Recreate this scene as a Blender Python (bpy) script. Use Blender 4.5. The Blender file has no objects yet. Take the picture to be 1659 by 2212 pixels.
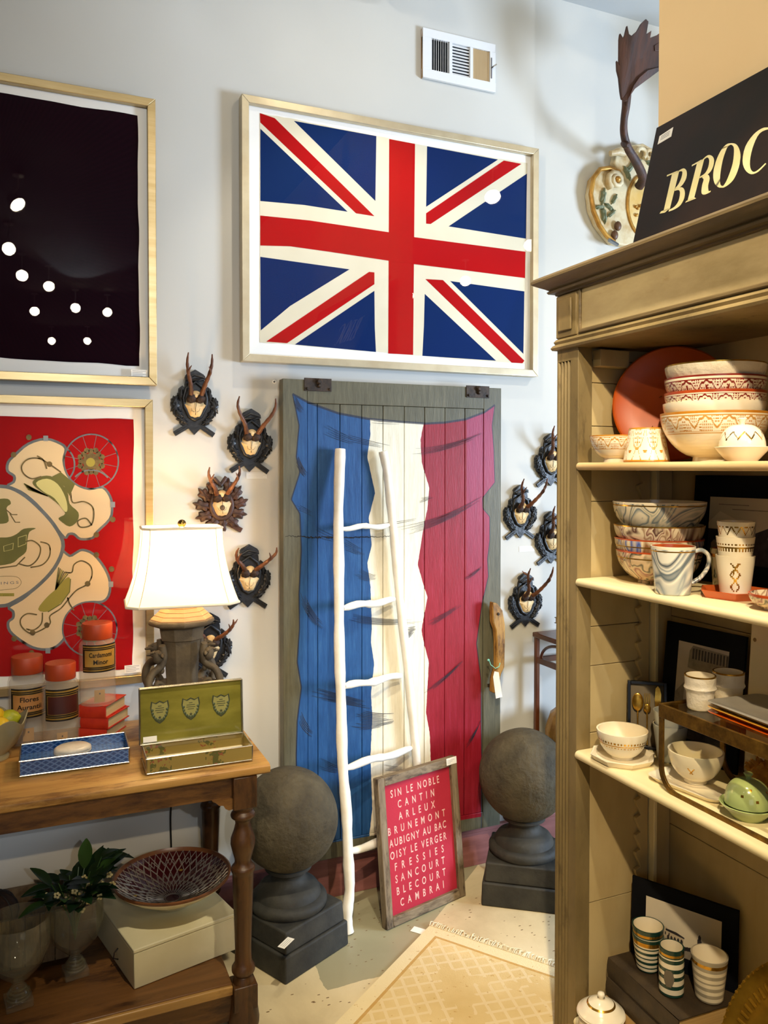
import bpy, bmesh, math, random
from math import sin, cos, pi, radians, atan2, sqrt, hypot
from mathutils import Matrix, Vector

random.seed(7)
SC = bpy.context.scene
COL = SC.collection

# ---------------------------------------------------------------- camera
F = 1740.0                      # focal length in pixels of the 1659x2212 frame
CXP = 829.5
PIT = radians(1.2)
CYP = 1010 + F * math.tan(PIT)
YAW = radians(23.3)
H = 1.59                        # eye height
WALL = 2.8                      # distance of the back wall
FW = Vector((sin(YAW) * cos(PIT), cos(YAW) * cos(PIT), -sin(PIT)))
RT = Vector((cos(YAW), -sin(YAW), 0))
UP = Vector((sin(YAW) * sin(PIT), cos(YAW) * sin(PIT), cos(PIT)))
cam_d = bpy.data.cameras.new('camera')
cam = bpy.data.objects.new('camera', cam_d)
COL.objects.link(cam)
cam.matrix_world = Matrix(((RT.x, UP.x, -FW.x, 0), (RT.y, UP.y, -FW.y, 0), (RT.z, UP.z, -FW.z, H), (0, 0, 0, 1)))
cam_d.sensor_fit = 'VERTICAL'
cam_d.sensor_height = 36
cam_d.sensor_width = 27
cam_d.lens = F / 2212 * 36
cam_d.shift_y = -(1106 - CYP) / 2212 * 1.0
cam_d.clip_start = 0.02
SC.camera = cam

# ---------------------------------------------------------------- view, world
SC.view_settings.view_transform = 'Standard'
SC.view_settings.look = 'None'
SC.view_settings.gamma = 1
SC.view_settings.use_curve_mapping = False
SC.view_settings.exposure = 0.55
SC.cycles.transparent_max_bounces = 24
SC.cycles.max_bounces = 9
SC.cycles.sample_clamp_indirect = 6
SC.cycles.use_denoising = True
SC.cycles.caustics_reflective = False
SC.cycles.caustics_refractive = False
w = bpy.data.worlds.new('world')
SC.world = w
w.use_nodes = True
w.node_tree.nodes['Background'].inputs[0].default_value = (0.55, 0.68, 1.0, 1)
w.node_tree.nodes['Background'].inputs[1].default_value = 0.12


# ---------------------------------------------------------------- lights of the room
def aim(o, tgt):
    d = Vector(tgt) - o.location
    o.rotation_euler = d.to_track_quat('-Z', 'Y').to_euler()


def area(name, loc, tgt, size, size_y, power, col):
    l = bpy.data.lights.new(name, 'AREA')
    l.shape = 'RECTANGLE'
    l.size, l.size_y, l.energy, l.color = size, size_y, power, col
    o = bpy.data.objects.new(name, l)
    COL.objects.link(o)
    o.location = loc
    aim(o, tgt)
    return o


COOL = (0.62, 0.78, 1.0)
WARM = (1.0, 0.76, 0.46)
NEUT = (1.0, 0.9, 0.74)
# window daylight from beyond the partition; second is an added fill behind the camera
area('window_daylight_right', (4.9, 0.1, 1.5), (1.4, 2.8, 2.1), 1.0, 1.2, 195, COOL)
area('fill_light_front', (-2.2, -4.6, 1.9), (0.9, 2.8, 1.7), 2.6, 2.2, 15, (0.78, 0.87, 1.0))
# ceiling spots, one of them added: (x, y), target, power, cone degrees, colour
SPOTS = [
    ((-0.10, -0.38), (1.62, 1.35, 1.0), 240, 50, (1.0, .79, .50)),
    ((-1.20, 0.60), (1.66, 1.55, 2.9), 95, 44, (1.0, .86, .64)),  # added spot without a known fixture, brightens the beige partition
    ((0.75, 0.95), (1.20, 2.25, 0.0), 125, 46, (1.0, .88, .66)),
    ((1.05, 2.08), (1.15, 2.8, 1.2), 20, 80, NEUT),
    ((-0.19, -1.58), (1.2, 2.8, 2.0), 60, 44, NEUT),
    ((-0.11, -2.52), (0.15, 2.5, 1.12), 190, 16, WARM),
    ((0.40, -3.91), (0.55, 2.8, 2.9), 165, 50, (.86, .92, 1)),
    ((2.71, 1.00), (2.0, 2.8, 0.9), 45, 60, NEUT),
]
BULBS = [(0.74, -4.04), (0.65, -6.3), (0.12, -2.9), (0.2, -6.5), (-0.01, -4.3), (3.57, 0.14), (3.69, -1.12), (3.48, -1.92)]


# ---------------------------------------------------------------- pixel rays onto real planes
def ray(px, py):
    return FW + RT * ((px - CXP) / F) - UP * ((py - CYP) / F)


def onY(px, py, y):
    d = ray(px, py)
    t = y / d.y
    return Vector((d.x * t, y, H + d.z * t))


def onX(px, py, x):
    d = ray(px, py)
    t = x / d.x
    return Vector((x, d.y * t, H + d.z * t))


def onZ(px, py, z):
    d = ray(px, py)
    t = (z - H) / d.z
    return Vector((d.x * t, d.y * t, z))


def onP(px, py, p, n):
    d = ray(px, py)
    o = Vector((0, 0, H))
    t = (Vector(p) - o).dot(n) / d.dot(n)
    return o + d * t


# ---------------------------------------------------------------- materials
def lin(c):
    if isinstance(c, str):
        c = [int(c[i:i + 2], 16) / 255 for i in (0, 2, 4)]
        c = [x / 12.92 if x <= 0.04045 else ((x + 0.055) / 1.055) ** 2.4 for x in c]
    return (c[0], c[1], c[2], 1)


class NT:
    def __init__(s, name):
        s.m = bpy.data.materials.new(name)
        s.m.use_nodes = True
        s.t = s.m.node_tree
        s.b = s.t.nodes['Principled BSDF']
        s.out = s.t.nodes['Material Output']

    def n(s, typ, **kw):
        nd = s.t.nodes.new(typ)
        for k, v in kw.items():
            setattr(nd, k, v)
        return nd

    def l(s, a, b):
        s.t.links.new(a, b)

    def val(s, inp, v):
        if hasattr(v, 'type') and hasattr(v, 'node'):
            s.l(v, inp)
        else:
            inp.default_value = v

    def math(s, op, a, b=None, c=None, clamp=False):
        nd = s.n('ShaderNodeMath', operation=op, use_clamp=clamp)
        s.val(nd.inputs[0], a)
        if b is not None:
            s.val(nd.inputs[1], b)
        if c is not None:
            s.val(nd.inputs[2], c)
        return nd.outputs[0]

    def mix(s, f, a, b, mode='MIX'):
        nd = s.n('ShaderNodeMix', data_type='RGBA', blend_type=mode)
        s.val(nd.inputs['Factor'], f)
        s.val(nd.inputs[6], a)
        s.val(nd.inputs[7], b)
        return nd.outputs[2]

    def obj(s):
        return s.n('ShaderNodeTexCoord').outputs['Object']

    def xyz(s, v=None):
        nd = s.n('ShaderNodeSeparateXYZ')
        s.l(v or s.obj(), nd.inputs[0])
        return nd.outputs

    def noise(s, scale, detail=5, stretch=(1, 1, 1), rough=0.55, dist=0.0, vec=None):
        mp = s.n('ShaderNodeMapping')
        mp.inputs['Scale'].default_value = stretch
        s.l(vec or s.obj(), mp.inputs[0])
        nz = s.n('ShaderNodeTexNoise')
        s.l(mp.outputs[0], nz.inputs['Vector'])
        nz.inputs['Scale'].default_value = scale
        nz.inputs['Detail'].default_value = detail
        nz.inputs['Roughness'].default_value = rough
        nz.inputs['Distortion'].default_value = dist
        return nz.outputs['Fac']

    def ramp(s, f, stops, interp='LINEAR'):
        nd = s.n('ShaderNodeValToRGB')
        nd.color_ramp.interpolation = interp
        el = nd.color_ramp.elements
        while len(el) > 1:
            el.remove(el[-1])
        for i, (p, c) in enumerate(stops):
            e = el[0] if i == 0 else el.new(p)
            e.position = p
            e.color = lin(c) if isinstance(c, str) or len(c) == 3 else c
        s.l(f, nd.inputs[0])
        return nd.outputs[0]

    def bump(s, h, strength=0.3, dist=0.01):
        nd = s.n('ShaderNodeBump')
        nd.inputs['Strength'].default_value = strength
        nd.inputs['Distance'].default_value = dist
        s.l(h, nd.inputs['Height'])
        s.l(nd.outputs[0], s.b.inputs['Normal'])

    def set(s, rough=0.5, metal=0.0, coat=0.0, spec=0.5, col=None):
        s.b.inputs['Roughness'].default_value = rough
        s.b.inputs['Metallic'].default_value = metal
        s.b.inputs['Coat Weight'].default_value = coat
        s.b.inputs['Specular IOR Level'].default_value = spec
        if col is not None:
            s.val(s.b.inputs['Base Color'], lin(col) if isinstance(col, str) else col)
        return s.m


_mc = {}


def M(name, c, c2=None, rough=0.55, metal=0.0, scale=12, stretch=(1, 1, 1), lo=0.35, hi=0.65, bump=0.0, bs=60, bd=0.004,
      coat=0.0, spec=0.5, detail=6, dist=0.0):
    if name in _mc:
        return _mc[name]
    t = NT(name)
    if c2:
        t.l(t.ramp(t.noise(scale, detail, stretch, dist=dist), [(lo, c), (hi, c2)]), t.b.inputs['Base Color'])
    else:
        t.b.inputs['Base Color'].default_value = lin(c)
    if bump:
        t.bump(t.noise(bs, 6, stretch), bump, bd)
    _mc[name] = t.set(rough, metal, coat, spec)
    return _mc[name]


def wood(name, c, c2, axis='x', c3=None, rough=0.5, scale=5, bump=0.25, coat=0.0):
    if name in _mc:
        return _mc[name]
    t = NT(name)
    st = {'x': (1, 11, 11), 'y': (11, 1, 11), 'z': (11, 11, 1)}[axis]
    a = t.noise(scale, 8, st, 0.62, 0.6)
    col = t.ramp(a, [(0.3, c), (0.7, c2)])
    if c3:
        b = t.ramp(t.noise(scale * 1.3, 7, tuple(v ** 0.6 for v in st), 0.7), [(0.5, (0, 0, 0)), (0.62, (1, 1, 1))])
        col = t.mix(b, col, lin(c3))
    t.l(col, t.b.inputs['Base Color'])
    t.bump(t.noise(scale * 4, 6, st), bump, 0.002)
    _mc[name] = t.set(rough, 0, coat)
    return _mc[name]


def glass(name, tint=(1, 1, 1), ior=1.45, rough=0.0, amount=1.0, haze=0.0):
    if name in _mc:
        return _mc[name]
    t = NT(name)
    t.t.nodes.remove(t.b)
    tr = t.n('ShaderNodeBsdfTransparent')
    tr.inputs[0].default_value = (*tint, 1)
    gl = t.n('ShaderNodeBsdfGlossy')
    gl.inputs['Roughness'].default_value = rough
    fr = t.n('ShaderNodeFresnel')
    fr.inputs[0].default_value = ior
    mx = t.n('ShaderNodeMixShader')
    geo = t.n('ShaderNodeNewGeometry')
    f = t.math('MULTIPLY', t.math('MULTIPLY', fr.outputs[0], amount), t.math('SUBTRACT', 1.0, geo.outputs['Backfacing']))
    t.l(f, mx.inputs[0])
    t.l(tr.outputs[0], mx.inputs[1])
    t.l(gl.outputs[0], mx.inputs[2])
    if haze:
        df = t.n('ShaderNodeBsdfDiffuse')
        df.inputs[0].default_value = (.85, .78, .66, 1)
        m2 = t.n('ShaderNodeMixShader')
        m2.inputs[0].default_value = haze
        t.l(mx.outputs[0], m2.inputs[1])
        t.l(df.outputs[0], m2.inputs[2])
        t.l(m2.outputs[0], t.out.inputs[0])
    else:
        t.l(mx.outputs[0], t.out.inputs[0])
    _mc[name] = t.m
    return t.m


def emit(name, col, s):
    t = NT(name)
    t.b.inputs['Base Color'].default_value = lin(col)
    t.b.inputs['Emission Color'].default_value = lin(col)
    t.b.inputs['Emission Strength'].default_value = s
    return t.m


def marble(name, base, cols, scale=9, seed=0.0, dist=2.2, veins=4.0):
    """swirled slip glaze: bands of a distorted noise"""
    t = NT(name)
    mp = t.n('ShaderNodeMapping')
    mp.inputs['Location'].default_value = (seed, seed * 1.7, seed * 0.6)
    mp.inputs['Scale'].default_value = (1, 1, 0.55)
    t.l(t.obj(), mp.inputs[0])
    nz = t.n('ShaderNodeTexNoise')
    t.l(mp.outputs[0], nz.inputs['Vector'])
    nz.inputs['Scale'].default_value = scale
    nz.inputs['Detail'].default_value = 1.5
    nz.inputs['Distortion'].default_value = dist
    f = t.math('FRACT', t.math('MULTIPLY', nz.outputs['Fac'], veins))
    n = len(cols)
    stops = [(0.0, base)]
    for i, c in enumerate(cols):
        p = 0.22 + 0.74 * i / n
        stops += [(p, c), (p + 0.30 / n, base)]
    t.l(t.ramp(f, stops), t.b.inputs['Base Color'])
    return t.set(0.18, 0, 0.3)


# ---------------------------------------------------------------- mesh gatherer
def frame_of(o, u, v):
    """matrix with columns u, v, w=u x v and origin o"""
    u, v = Vector(u).normalized(), Vector(v).normalized()
    w = u.cross(v)
    return Matrix(((u.x, v.x, w.x, o[0]), (u.y, v.y, w.y, o[1]), (u.z, v.z, w.z, o[2]), (0, 0, 0, 1)))


class G:
    def __init__(s):
        s.v, s.f, s.m, s.mats, s.T = [], [], [], [], Matrix()

    def mi(s, mat):
        if mat not in s.mats:
            s.mats.append(mat)
        return s.mats.index(mat)

    def add(s, vs, fs, mat):
        b = len(s.v)
        s.v += [tuple(s.T @ Vector(v)) for v in vs]
        s.f += [tuple(b + i for i in f) for f in fs]
        if callable(mat):
            s.m += [s.mi(mat(i)) for i in range(len(fs))]
        else:
            s.m += [s.mi(mat)] * len(fs)
        return s

    def box(s, x0, x1, y0, y1, z0, z1, mat):
        vs = [(x, y, z) for z in (z0, z1) for y in (y0, y1) for x in (x0, x1)]
        return s.add(vs, [(0, 2, 3, 1), (4, 5, 7, 6), (0, 1, 5, 4), (2, 6, 7, 3), (0, 4, 6, 2), (1, 3, 7, 5)], mat)

    def prism(s, poly, w0, w1, mat, side=None):
        """poly in (u, v), extruded from w0 to w1"""
        n = len(poly)
        vs = [(p[0], p[1], w0) for p in poly] + [(p[0], p[1], w1) for p in poly]
        fs = [tuple(range(n))[::-1], tuple(range(n, 2 * n))]
        s.add(vs, fs, mat)
        b = len(s.v) - 2 * n
        for i in range(n):
            j = (i + 1) % n
            s.f.append((b + i, b + j, b + n + j, b + n + i))
            s.m.append(s.mi(side or mat))
        return s

    def lathe(s, prof, seg=48, mat=None, sx=1.0, sy=1.0, fn=None, warp=None, close=False):
        """prof: list of (r, z). fn(theta, z, k) -> material; warp(theta, r, z) -> (r, z)"""
        vs, fs, ms = [], [], []
        n = len(prof)
        for i in range(seg):
            a = 2 * pi * i / seg
            for (r, z) in prof:
                if warp:
                    r, z = warp(a, r, z)
                vs.append((r * cos(a) * sx, r * sin(a) * sy, z))
        for i in range(seg):
            j = (i + 1) % seg
            for k in range(n - 1 if not close else n):
                k2 = (k + 1) % n
                fs.append((i * n + k, j * n + k, j * n + k2, i * n + k2))
                if fn:
                    ms.append(fn(2 * pi * (i + 0.5) / seg, (prof[k][1] + prof[k2][1]) / 2, k))
        if not close:
            if prof[0][0] > 1e-5:
                fs.append(tuple(i * n for i in range(seg))[::-1])
                ms.append(ms[0] if ms else None)
            if prof[-1][0] > 1e-5:
                fs.append(tuple(i * n + n - 1 for i in range(seg)))
                ms.append(ms[-2] if len(ms) > 1 else None)
        return s.add(vs, fs, (lambda i: ms[i]) if fn else mat)

    def tube(s, pts, rad, mat, seg=10, closed=False, flat=1.0):
        pts = [Vector(p) for p in pts]
        n = len(pts)
        if not hasattr(rad, '__len__'):
            rad = [rad] * n
        vs, fs = [], []
        up = None
        for i, p in enumerate(pts):
            if closed:
                t = pts[(i + 1) % n] - pts[i - 1]
            else:
                t = pts[min(i + 1, n - 1)] - pts[max(i - 1, 0)]
            if t.length < 1e-9:
                t = Vector((0, 0, 1))
            t.normalize()
            if up is None:
                up = Vector((0, 0, 1)) if abs(t.z) < 0.9 else Vector((0, -1, 0))
            a = t.cross(up)
            if a.length < 1e-6:
                a = t.orthogonal()
            a.normalize()
            up = a.cross(t).normalized()
            for k in range(seg):
                th = 2 * pi * k / seg
                vs.append(p + (a * cos(th) + up * sin(th) * flat) * rad[i])
        for i in range(n if closed else n - 1):
            j = (i + 1) % n
            for k in range(seg):
                l = (k + 1) % seg
                fs.append((i * seg + k, i * seg + l, j * seg + l, j * seg + k))
        if not closed:
            fs.append(tuple(range(seg))[::-1])
            fs.append(tuple(range((n - 1) * seg, n * seg)))
        return s.add(vs, fs, mat)

    def ball(s, c, r, mat, seg=20, rings=12, sc=(1, 1, 1), warp=None):
        vs, fs = [], []
        for i in range(rings + 1):
            ph = -pi / 2 + pi * i / rings
            for k in range(seg):
                th = 2 * pi * k / seg
                d = Vector((cos(ph) * cos(th), cos(ph) * sin(th), sin(ph)))
                q = r * (warp(d) if warp else 1)
                vs.append((c[0] + d.x * q * sc[0], c[1] + d.y * q * sc[1], c[2] + d.z * q * sc[2]))
        for i in range(rings):
            for k in range(seg):
                l = (k + 1) % seg
                fs.append((i * seg + k, i * seg + l, (i + 1) * seg + l, (i + 1) * seg + k))
        return s.add(vs, fs, mat)

    def stroke(s, pts, wd, w0, w1, mat):
        """a painted line of width wd along 2-D points, lying between w0 and w1"""
        pts = [Vector((p[0], p[1])) for p in pts]
        n = len(pts)
        if not hasattr(wd, '__len__'):
            wd = [wd] * n
        L, R = [], []
        for i, p in enumerate(pts):
            t = pts[min(i + 1, n - 1)] - pts[max(i - 1, 0)]
            if t.length < 1e-9:
                t = Vector((1, 0))
            t.normalize()
            nn = Vector((-t.y, t.x)) * wd[i] / 2
            L.append(p + nn)
            R.append(p - nn)
        for i in range(n - 1):
            s.prism([L[i], R[i], R[i + 1], L[i + 1]], w0, w1, mat)
        return s

    def build(s, name, parent=None, smooth=35, loc=None, rot=None, bev=0, seg=2, sub=0, merge=True):
        me = bpy.data.meshes.new(name)
        me.from_pydata([tuple(v) for v in s.v], [], s.f)
        for m in s.mats:
            me.materials.append(m)
        me.polygons.foreach_set('material_index', s.m)
        bm = bmesh.new()
        bm.from_mesh(me)
        if merge:
            bmesh.ops.remove_doubles(bm, verts=bm.verts, dist=1e-6)
        bmesh.ops.recalc_face_normals(bm, faces=bm.faces)
        bm.to_mesh(me)
        bm.free()
        if smooth:
            me.polygons.foreach_set('use_smooth', [True] * len(me.polygons))
            me.set_sharp_from_angle(angle=radians(smooth))
        me.update()
        o = bpy.data.objects.new(name, me)
        COL.objects.link(o)
        if parent is not None:
            o.parent = parent
        if loc is not None:
            o.location = loc
        if rot is not None:
            o.rotation_euler = rot
        if bev:
            md = o.modifiers.new('bevel', 'BEVEL')
            md.width, md.segments, md.limit_method, md.angle_limit = bev, seg, 'ANGLE', radians(40)
        if sub:
            md = o.modifiers.new('sub', 'SUBSURF')
            md.levels = md.render_levels = sub
        return o


def tag(o, label, cat, group=None, kind=None):
    o['label'] = label
    o['category'] = cat
    if group:
        o['group'] = group
    if kind:
        o['kind'] = kind
    return o


def thing(name, label, cat, loc=(0, 0, 0), rz=0.0, group=None, rx=0.0, ry=0.0):
    o = bpy.data.objects.new(name, None)
    COL.objects.link(o)
    o.location = loc
    o.rotation_euler = (rx, ry, rz)
    o.empty_display_size = 0.05
    return tag(o, label, cat, group)


def struct(g, name, bev=0, smooth=35):
    o = g.build(name, bev=bev, smooth=smooth)
    o['kind'] = 'structure'
    return o


def text_into(g, txt, u, v, h, mat, w=0.0005, cx=True, sx=1.0, bold=0.0, space=1.0, shear=0.0, xs=None, narrow=None):
    """letters as flat mesh in g's (u, v) plane; xs: fit to this width"""
    cu = bpy.data.curves.new('lettering', 'FONT')
    cu.body = txt
    cu.size = 1.0
    cu.offset = bold
    cu.space_character = space
    cu.shear = shear
    cu.resolution_u = 3
    to = bpy.data.objects.new('lettering', cu)
    COL.objects.link(to)
    if narrow:
        ww = []
        for sp in (1.0, 2.0):
            cu.space_character = sp
            bpy.context.view_layer.update()
            ww.append(to.dimensions.x)
        want = xs / (h / 0.73 * narrow)
        cu.space_character = max(.8, min(4, 1 + (want - ww[0]) / (ww[1] - ww[0])))
        bpy.context.view_layer.update()
    me = bpy.data.meshes.new_from_object(to.evaluated_get(bpy.context.evaluated_depsgraph_get()))
    X = [p.co.x for p in me.vertices]
    Y = [p.co.y for p in me.vertices]
    x0, x1, y0 = min(X), max(X), min(Y)
    k = h / 0.73
    kx = (xs / (x1 - x0)) if xs else k * sx
    off = -(x0 + x1) / 2 * kx if cx else -x0 * kx
    vs = [(u + off + p.co.x * kx, v + p.co.y * k, w) for p in me.vertices]
    g.add(vs, [tuple(p.vertices) for p in me.polygons], mat)
    bpy.data.objects.remove(to)
    bpy.data.meshes.remove(me)
    bpy.data.curves.remove(cu)


def catmull(pts, n=6, closed=False):
    pts = [Vector(p) for p in pts]
    N = len(pts)
    out = []
    rng = range(N if closed else N - 1)
    for i in rng:
        p0 = pts[(i - 1) % N] if closed or i > 0 else pts[0]
        p1 = pts[i]
        p2 = pts[(i + 1) % N]
        p3 = pts[(i + 2) % N] if closed or i + 2 < N else pts[-1]
        for k in range(n):
            t = k / n
            out.append(0.5 * ((2 * p1) + (p2 - p0) * t + (2 * p0 - 5 * p1 + 4 * p2 - p3) * t * t + (3 * p1 - p0 - 3 * p2 + p3) * t ** 3))
    if not closed:
        out.append(pts[-1])
    return out


def lerp_list(rs, n):
    out = []
    for i in range(n):
        t = i / (n - 1) * (len(rs) - 1)
        k = min(int(t), len(rs) - 2)
        out.append(rs[k] + (rs[k + 1] - rs[k]) * (t - k))
    return out


def resample(prof, step):
    out = []
    for a, b in zip(prof, prof[1:]):
        n = max(1, int(hypot(b[0] - a[0], b[1] - a[1]) / step))
        for k in range(n):
            out.append((a[0] + (b[0] - a[0]) * k / n, a[1] + (b[1] - a[1]) * k / n))
    out.append(prof[-1])
    return out


FACING = lambda x, y, z: frame_of((x, y, z), (1, 0, 0), (0, 0, 1))     # u = +X, v = +Z, w = -Y (out of the back wall)
# ================================================================ THE SETTING
def wall_mat():
    t = NT('painted_plaster')
    a = t.noise(1.1, 3)
    t.l(t.ramp(a, [(0.35, 'c4c3bd'), (0.65, 'cdccc6')]), t.b.inputs['Base Color'])
    t.bump(t.noise(90, 4), 0.06, 0.002)
    return t.set(0.62, 0, 0, 0.35)


def floor_mat():
    t = NT('worn_painted_concrete')
    base = t.ramp(t.noise(2.2, 7, rough=0.62, dist=0.4), [(0.32, 'b9a883'), (0.5, 'd3c39c'), (0.68, 'e0d2ae')])
    x, y, z = t.xyz()
    wob = t.math('MULTIPLY', t.math('SUBTRACT', t.noise(7, 5), .5), .05)
    # grey-green shade painted into the floor colour, straight-edged on the aisle side
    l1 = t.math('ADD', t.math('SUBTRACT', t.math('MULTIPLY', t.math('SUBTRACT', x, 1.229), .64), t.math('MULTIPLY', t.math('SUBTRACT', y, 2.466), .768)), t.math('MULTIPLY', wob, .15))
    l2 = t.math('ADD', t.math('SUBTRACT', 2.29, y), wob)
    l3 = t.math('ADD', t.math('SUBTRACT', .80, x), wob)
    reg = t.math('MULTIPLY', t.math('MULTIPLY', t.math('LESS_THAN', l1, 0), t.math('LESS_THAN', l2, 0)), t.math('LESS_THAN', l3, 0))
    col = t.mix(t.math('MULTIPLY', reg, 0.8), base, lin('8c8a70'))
    # chipped paint flecks, stretched
    vo = t.n('ShaderNodeTexVoronoi')
    vo.inputs['Scale'].default_value = 26
    mp = t.n('ShaderNodeMapping')
    mp.inputs['Scale'].default_value = (1, 2.4, 1)
    mp.inputs['Rotation'].default_value = (0, 0, 0.9)
    t.l(t.obj(), mp.inputs[0])
    t.l(mp.outputs[0], vo.inputs['Vector'])
    spot = t.math('LESS_THAN', t.math('ADD', vo.outputs['Distance'], t.math('MULTIPLY', t.noise(60, 4), 0.25)), 0.25)
    where = t.math('GREATER_THAN', t.noise(2.4, 3), 0.50)
    col = t.mix(t.math('MULTIPLY', spot, where), col, lin('6e5535'))
    t.l(col, t.b.inputs['Base Color'])
    t.bump(t.noise(14, 6), 0.12, 0.004)
    return t.set(0.42, 0, 0, 0.5)


WALLM = wall_mat()
CEIL = 3.53
ZS = 0.0
struct(G().box(-3.6, 6.2, WALL, WALL + 0.15, 0, CEIL, WALLM), 'wall_back')
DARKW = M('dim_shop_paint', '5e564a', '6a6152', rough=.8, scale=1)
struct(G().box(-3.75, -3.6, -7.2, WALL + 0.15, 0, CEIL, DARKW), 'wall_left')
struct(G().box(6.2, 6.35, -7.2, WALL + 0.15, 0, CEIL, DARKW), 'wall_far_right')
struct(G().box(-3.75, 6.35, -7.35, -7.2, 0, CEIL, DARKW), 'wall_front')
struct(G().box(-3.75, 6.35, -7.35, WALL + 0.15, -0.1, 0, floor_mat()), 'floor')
struct(G().box(-3.75, 6.35, -7.35, WALL + 0.15, CEIL, CEIL + 0.1, M('ceiling_paint', '4a4844', rough=0.8)), 'ceiling')
struct(G().box(-3.6, 6.2, 2.05, WALL, CEIL - .012, CEIL, M('soffit_paint', 'b4b8ba', rough=0.8)), 'trim_1')
# partition behind the cabinet, painted warm beige
struct(G().box(1.665, 1.738, -1.6, 1.852, 0, CEIL, M('beige_partition_paint', 'f0d3a2', 'ebcd9b', rough=0.75, scale=1.5)), 'wall_right')
g = G()
bb = M('dusty_rose_board', '9c6460', '7f4e4a', rough=0.55, scale=3, stretch=(1, 9, 9), bump=0.15)
g.box(-3.6, 6.2, WALL - 0.018, WALL, 0, 0.135, bb)
g.box(-3.6, 6.2, WALL - 0.024, WALL, 0.135, 0.15, bb)
struct(g, 'baseboard_back', bev=0.002)

# ceiling spots: housings hang from the ceiling, each with its own lamp
HOUS = M('spot_white_enamel', 'cfcabd', rough=0.4)
BULBM = emit('spot_bulb', 'fff0d0', 60)
BULBS_ALL = [(xy, t, p, c, col) for (xy, t, p, c, col) in SPOTS] + [(b, (b[0] * 0.4 + 0.5, 2.4 + b[1] * 0.2, 0.6), 0, 0, None) for b in BULBS]
spot_src = {}


def ceiling_spot(xy, tgt, power, cone, col, i):
    z = CEIL - 0.20
    d = (Vector(tgt) - Vector((xy[0], xy[1], z))).normalized()
    r = thing('ceiling_spotlight', 'white cone-shaped ceiling spotlight hanging near the shop ceiling', 'spotlight', (xy[0], xy[1], z),  # one of these hangs at the added spot, without a known fixture
              group='ceiling spotlights')
    if 'm' not in spot_src:
        g1 = G().lathe([(0.022, -0.10), (0.03, -0.09), (0.034, -0.05), (0.058, 0.0), (0.055, 0.0), (0.03, -0.045)], 28, HOUS)
        g2 = G().lathe([(0.0, -0.012), (0.052, -0.006)], 28, BULBM)
        g3 = G().tube([(0, 0, -0.09), (0, 0, -0.12)], 0.008, HOUS, 8)
        o1, o2 = g1.build('housing', r), g2.build('bulb', r)
        spot_src['m'] = (o1.data, o2.data)
        bpy.data.objects.remove(o1)
        bpy.data.objects.remove(o2)
    q = d.to_track_quat('Z', 'Y')
    for nm, me in zip(('housing', 'bulb'), spot_src['m']):
        o = bpy.data.objects.new(nm, me)
        COL.objects.link(o)
        o.parent = r
        o.rotation_mode = 'QUATERNION'
        o.rotation_quaternion = q
    G().tube([tuple(-d * 0.085), (0, 0, 0.12), (0, 0, 0.20)], 0.007, HOUS, 8).lathe([(0, 0.19), (0.035, 0.19), (0.035, 0.2), (0, 0.2)], 20, HOUS).build('stem', r)
    if power:
        l = bpy.data.lights.new('spot_lamp', 'SPOT')
        l.energy, l.spot_size, l.spot_blend, l.color, l.shadow_soft_size = power, radians(cone), 0.5, col, 0.03
        lo = bpy.data.objects.new('spot_lamp', l)
        COL.objects.link(lo)
        lo.parent = r
        lo.location = d * 0.02
        lo.rotation_mode = 'QUATERNION'
        lo.rotation_quaternion = d.to_track_quat('-Z', 'Y')


for i, a in enumerate(BULBS_ALL):
    ceiling_spot(*a, i)

# ================================================================ WALL: framed prints
GOLDF = M('champagne_frame_metal', 'b59d6c', 'c9b488', rough=0.32, metal=0.75, scale=4, stretch=(1, 1, 12))
WHITEF = M('pale_frame_face', 'd9c9a4', rough=0.4, metal=0.3)
MATB = M('white_mat_board', 'fbfaf6', rough=0.8)
PANE = glass('clear_pane', ior=1.45, amount=0.8)
LABW = M('white_paper_label', 'f3f1ea', rough=0.7)
INK = M('grey_ink', '6a6a72', rough=0.7)


def framed(name, label, x0, x1, z0, z1, fw=0.026, dep=0.045, cat='framed print', fm=None):
    """returns root, and a matrix for the mat board's face; local origin: bottom centre on the wall"""
    r = thing(name, label, cat, ((x0 + x1) / 2, WALL, z0))
    hw, h = (x1 - x0) / 2, z1 - z0
    fm = fm or GOLDF
    T = FACING(0, 0, 0)
    g = G()
    g.T = T
    o = [(-hw, 0), (hw, 0), (hw, h), (-hw, h)]
    n = [(-hw + fw, fw), (hw - fw, fw), (hw - fw, h - fw), (-hw + fw, h - fw)]
    for i in range(4):
        j = (i + 1) % 4
        g.prism([o[i], o[j], n[j], n[i]], 0.003, dep, fm)
    g.build('frame', r, bev=0.0015, merge=False)
    b = G()
    b.T = T
    b.prism([(-hw + fw * .7, fw * .7), (hw - fw * .7, fw * .7), (hw - fw * .7, h - fw * .7), (-hw + fw * .7, h - fw * .7)], 0.006, 0.022, MATB)
    b.build('mat_board', r)
    p = G()
    p.T = T
    p.prism([(-hw + fw, fw), (hw - fw, fw), (hw - fw, h - fw), (-hw + fw, h - fw)], 0.036, 0.038, PANE)
    p.build('glass_pane', r)
    return r, T


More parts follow.
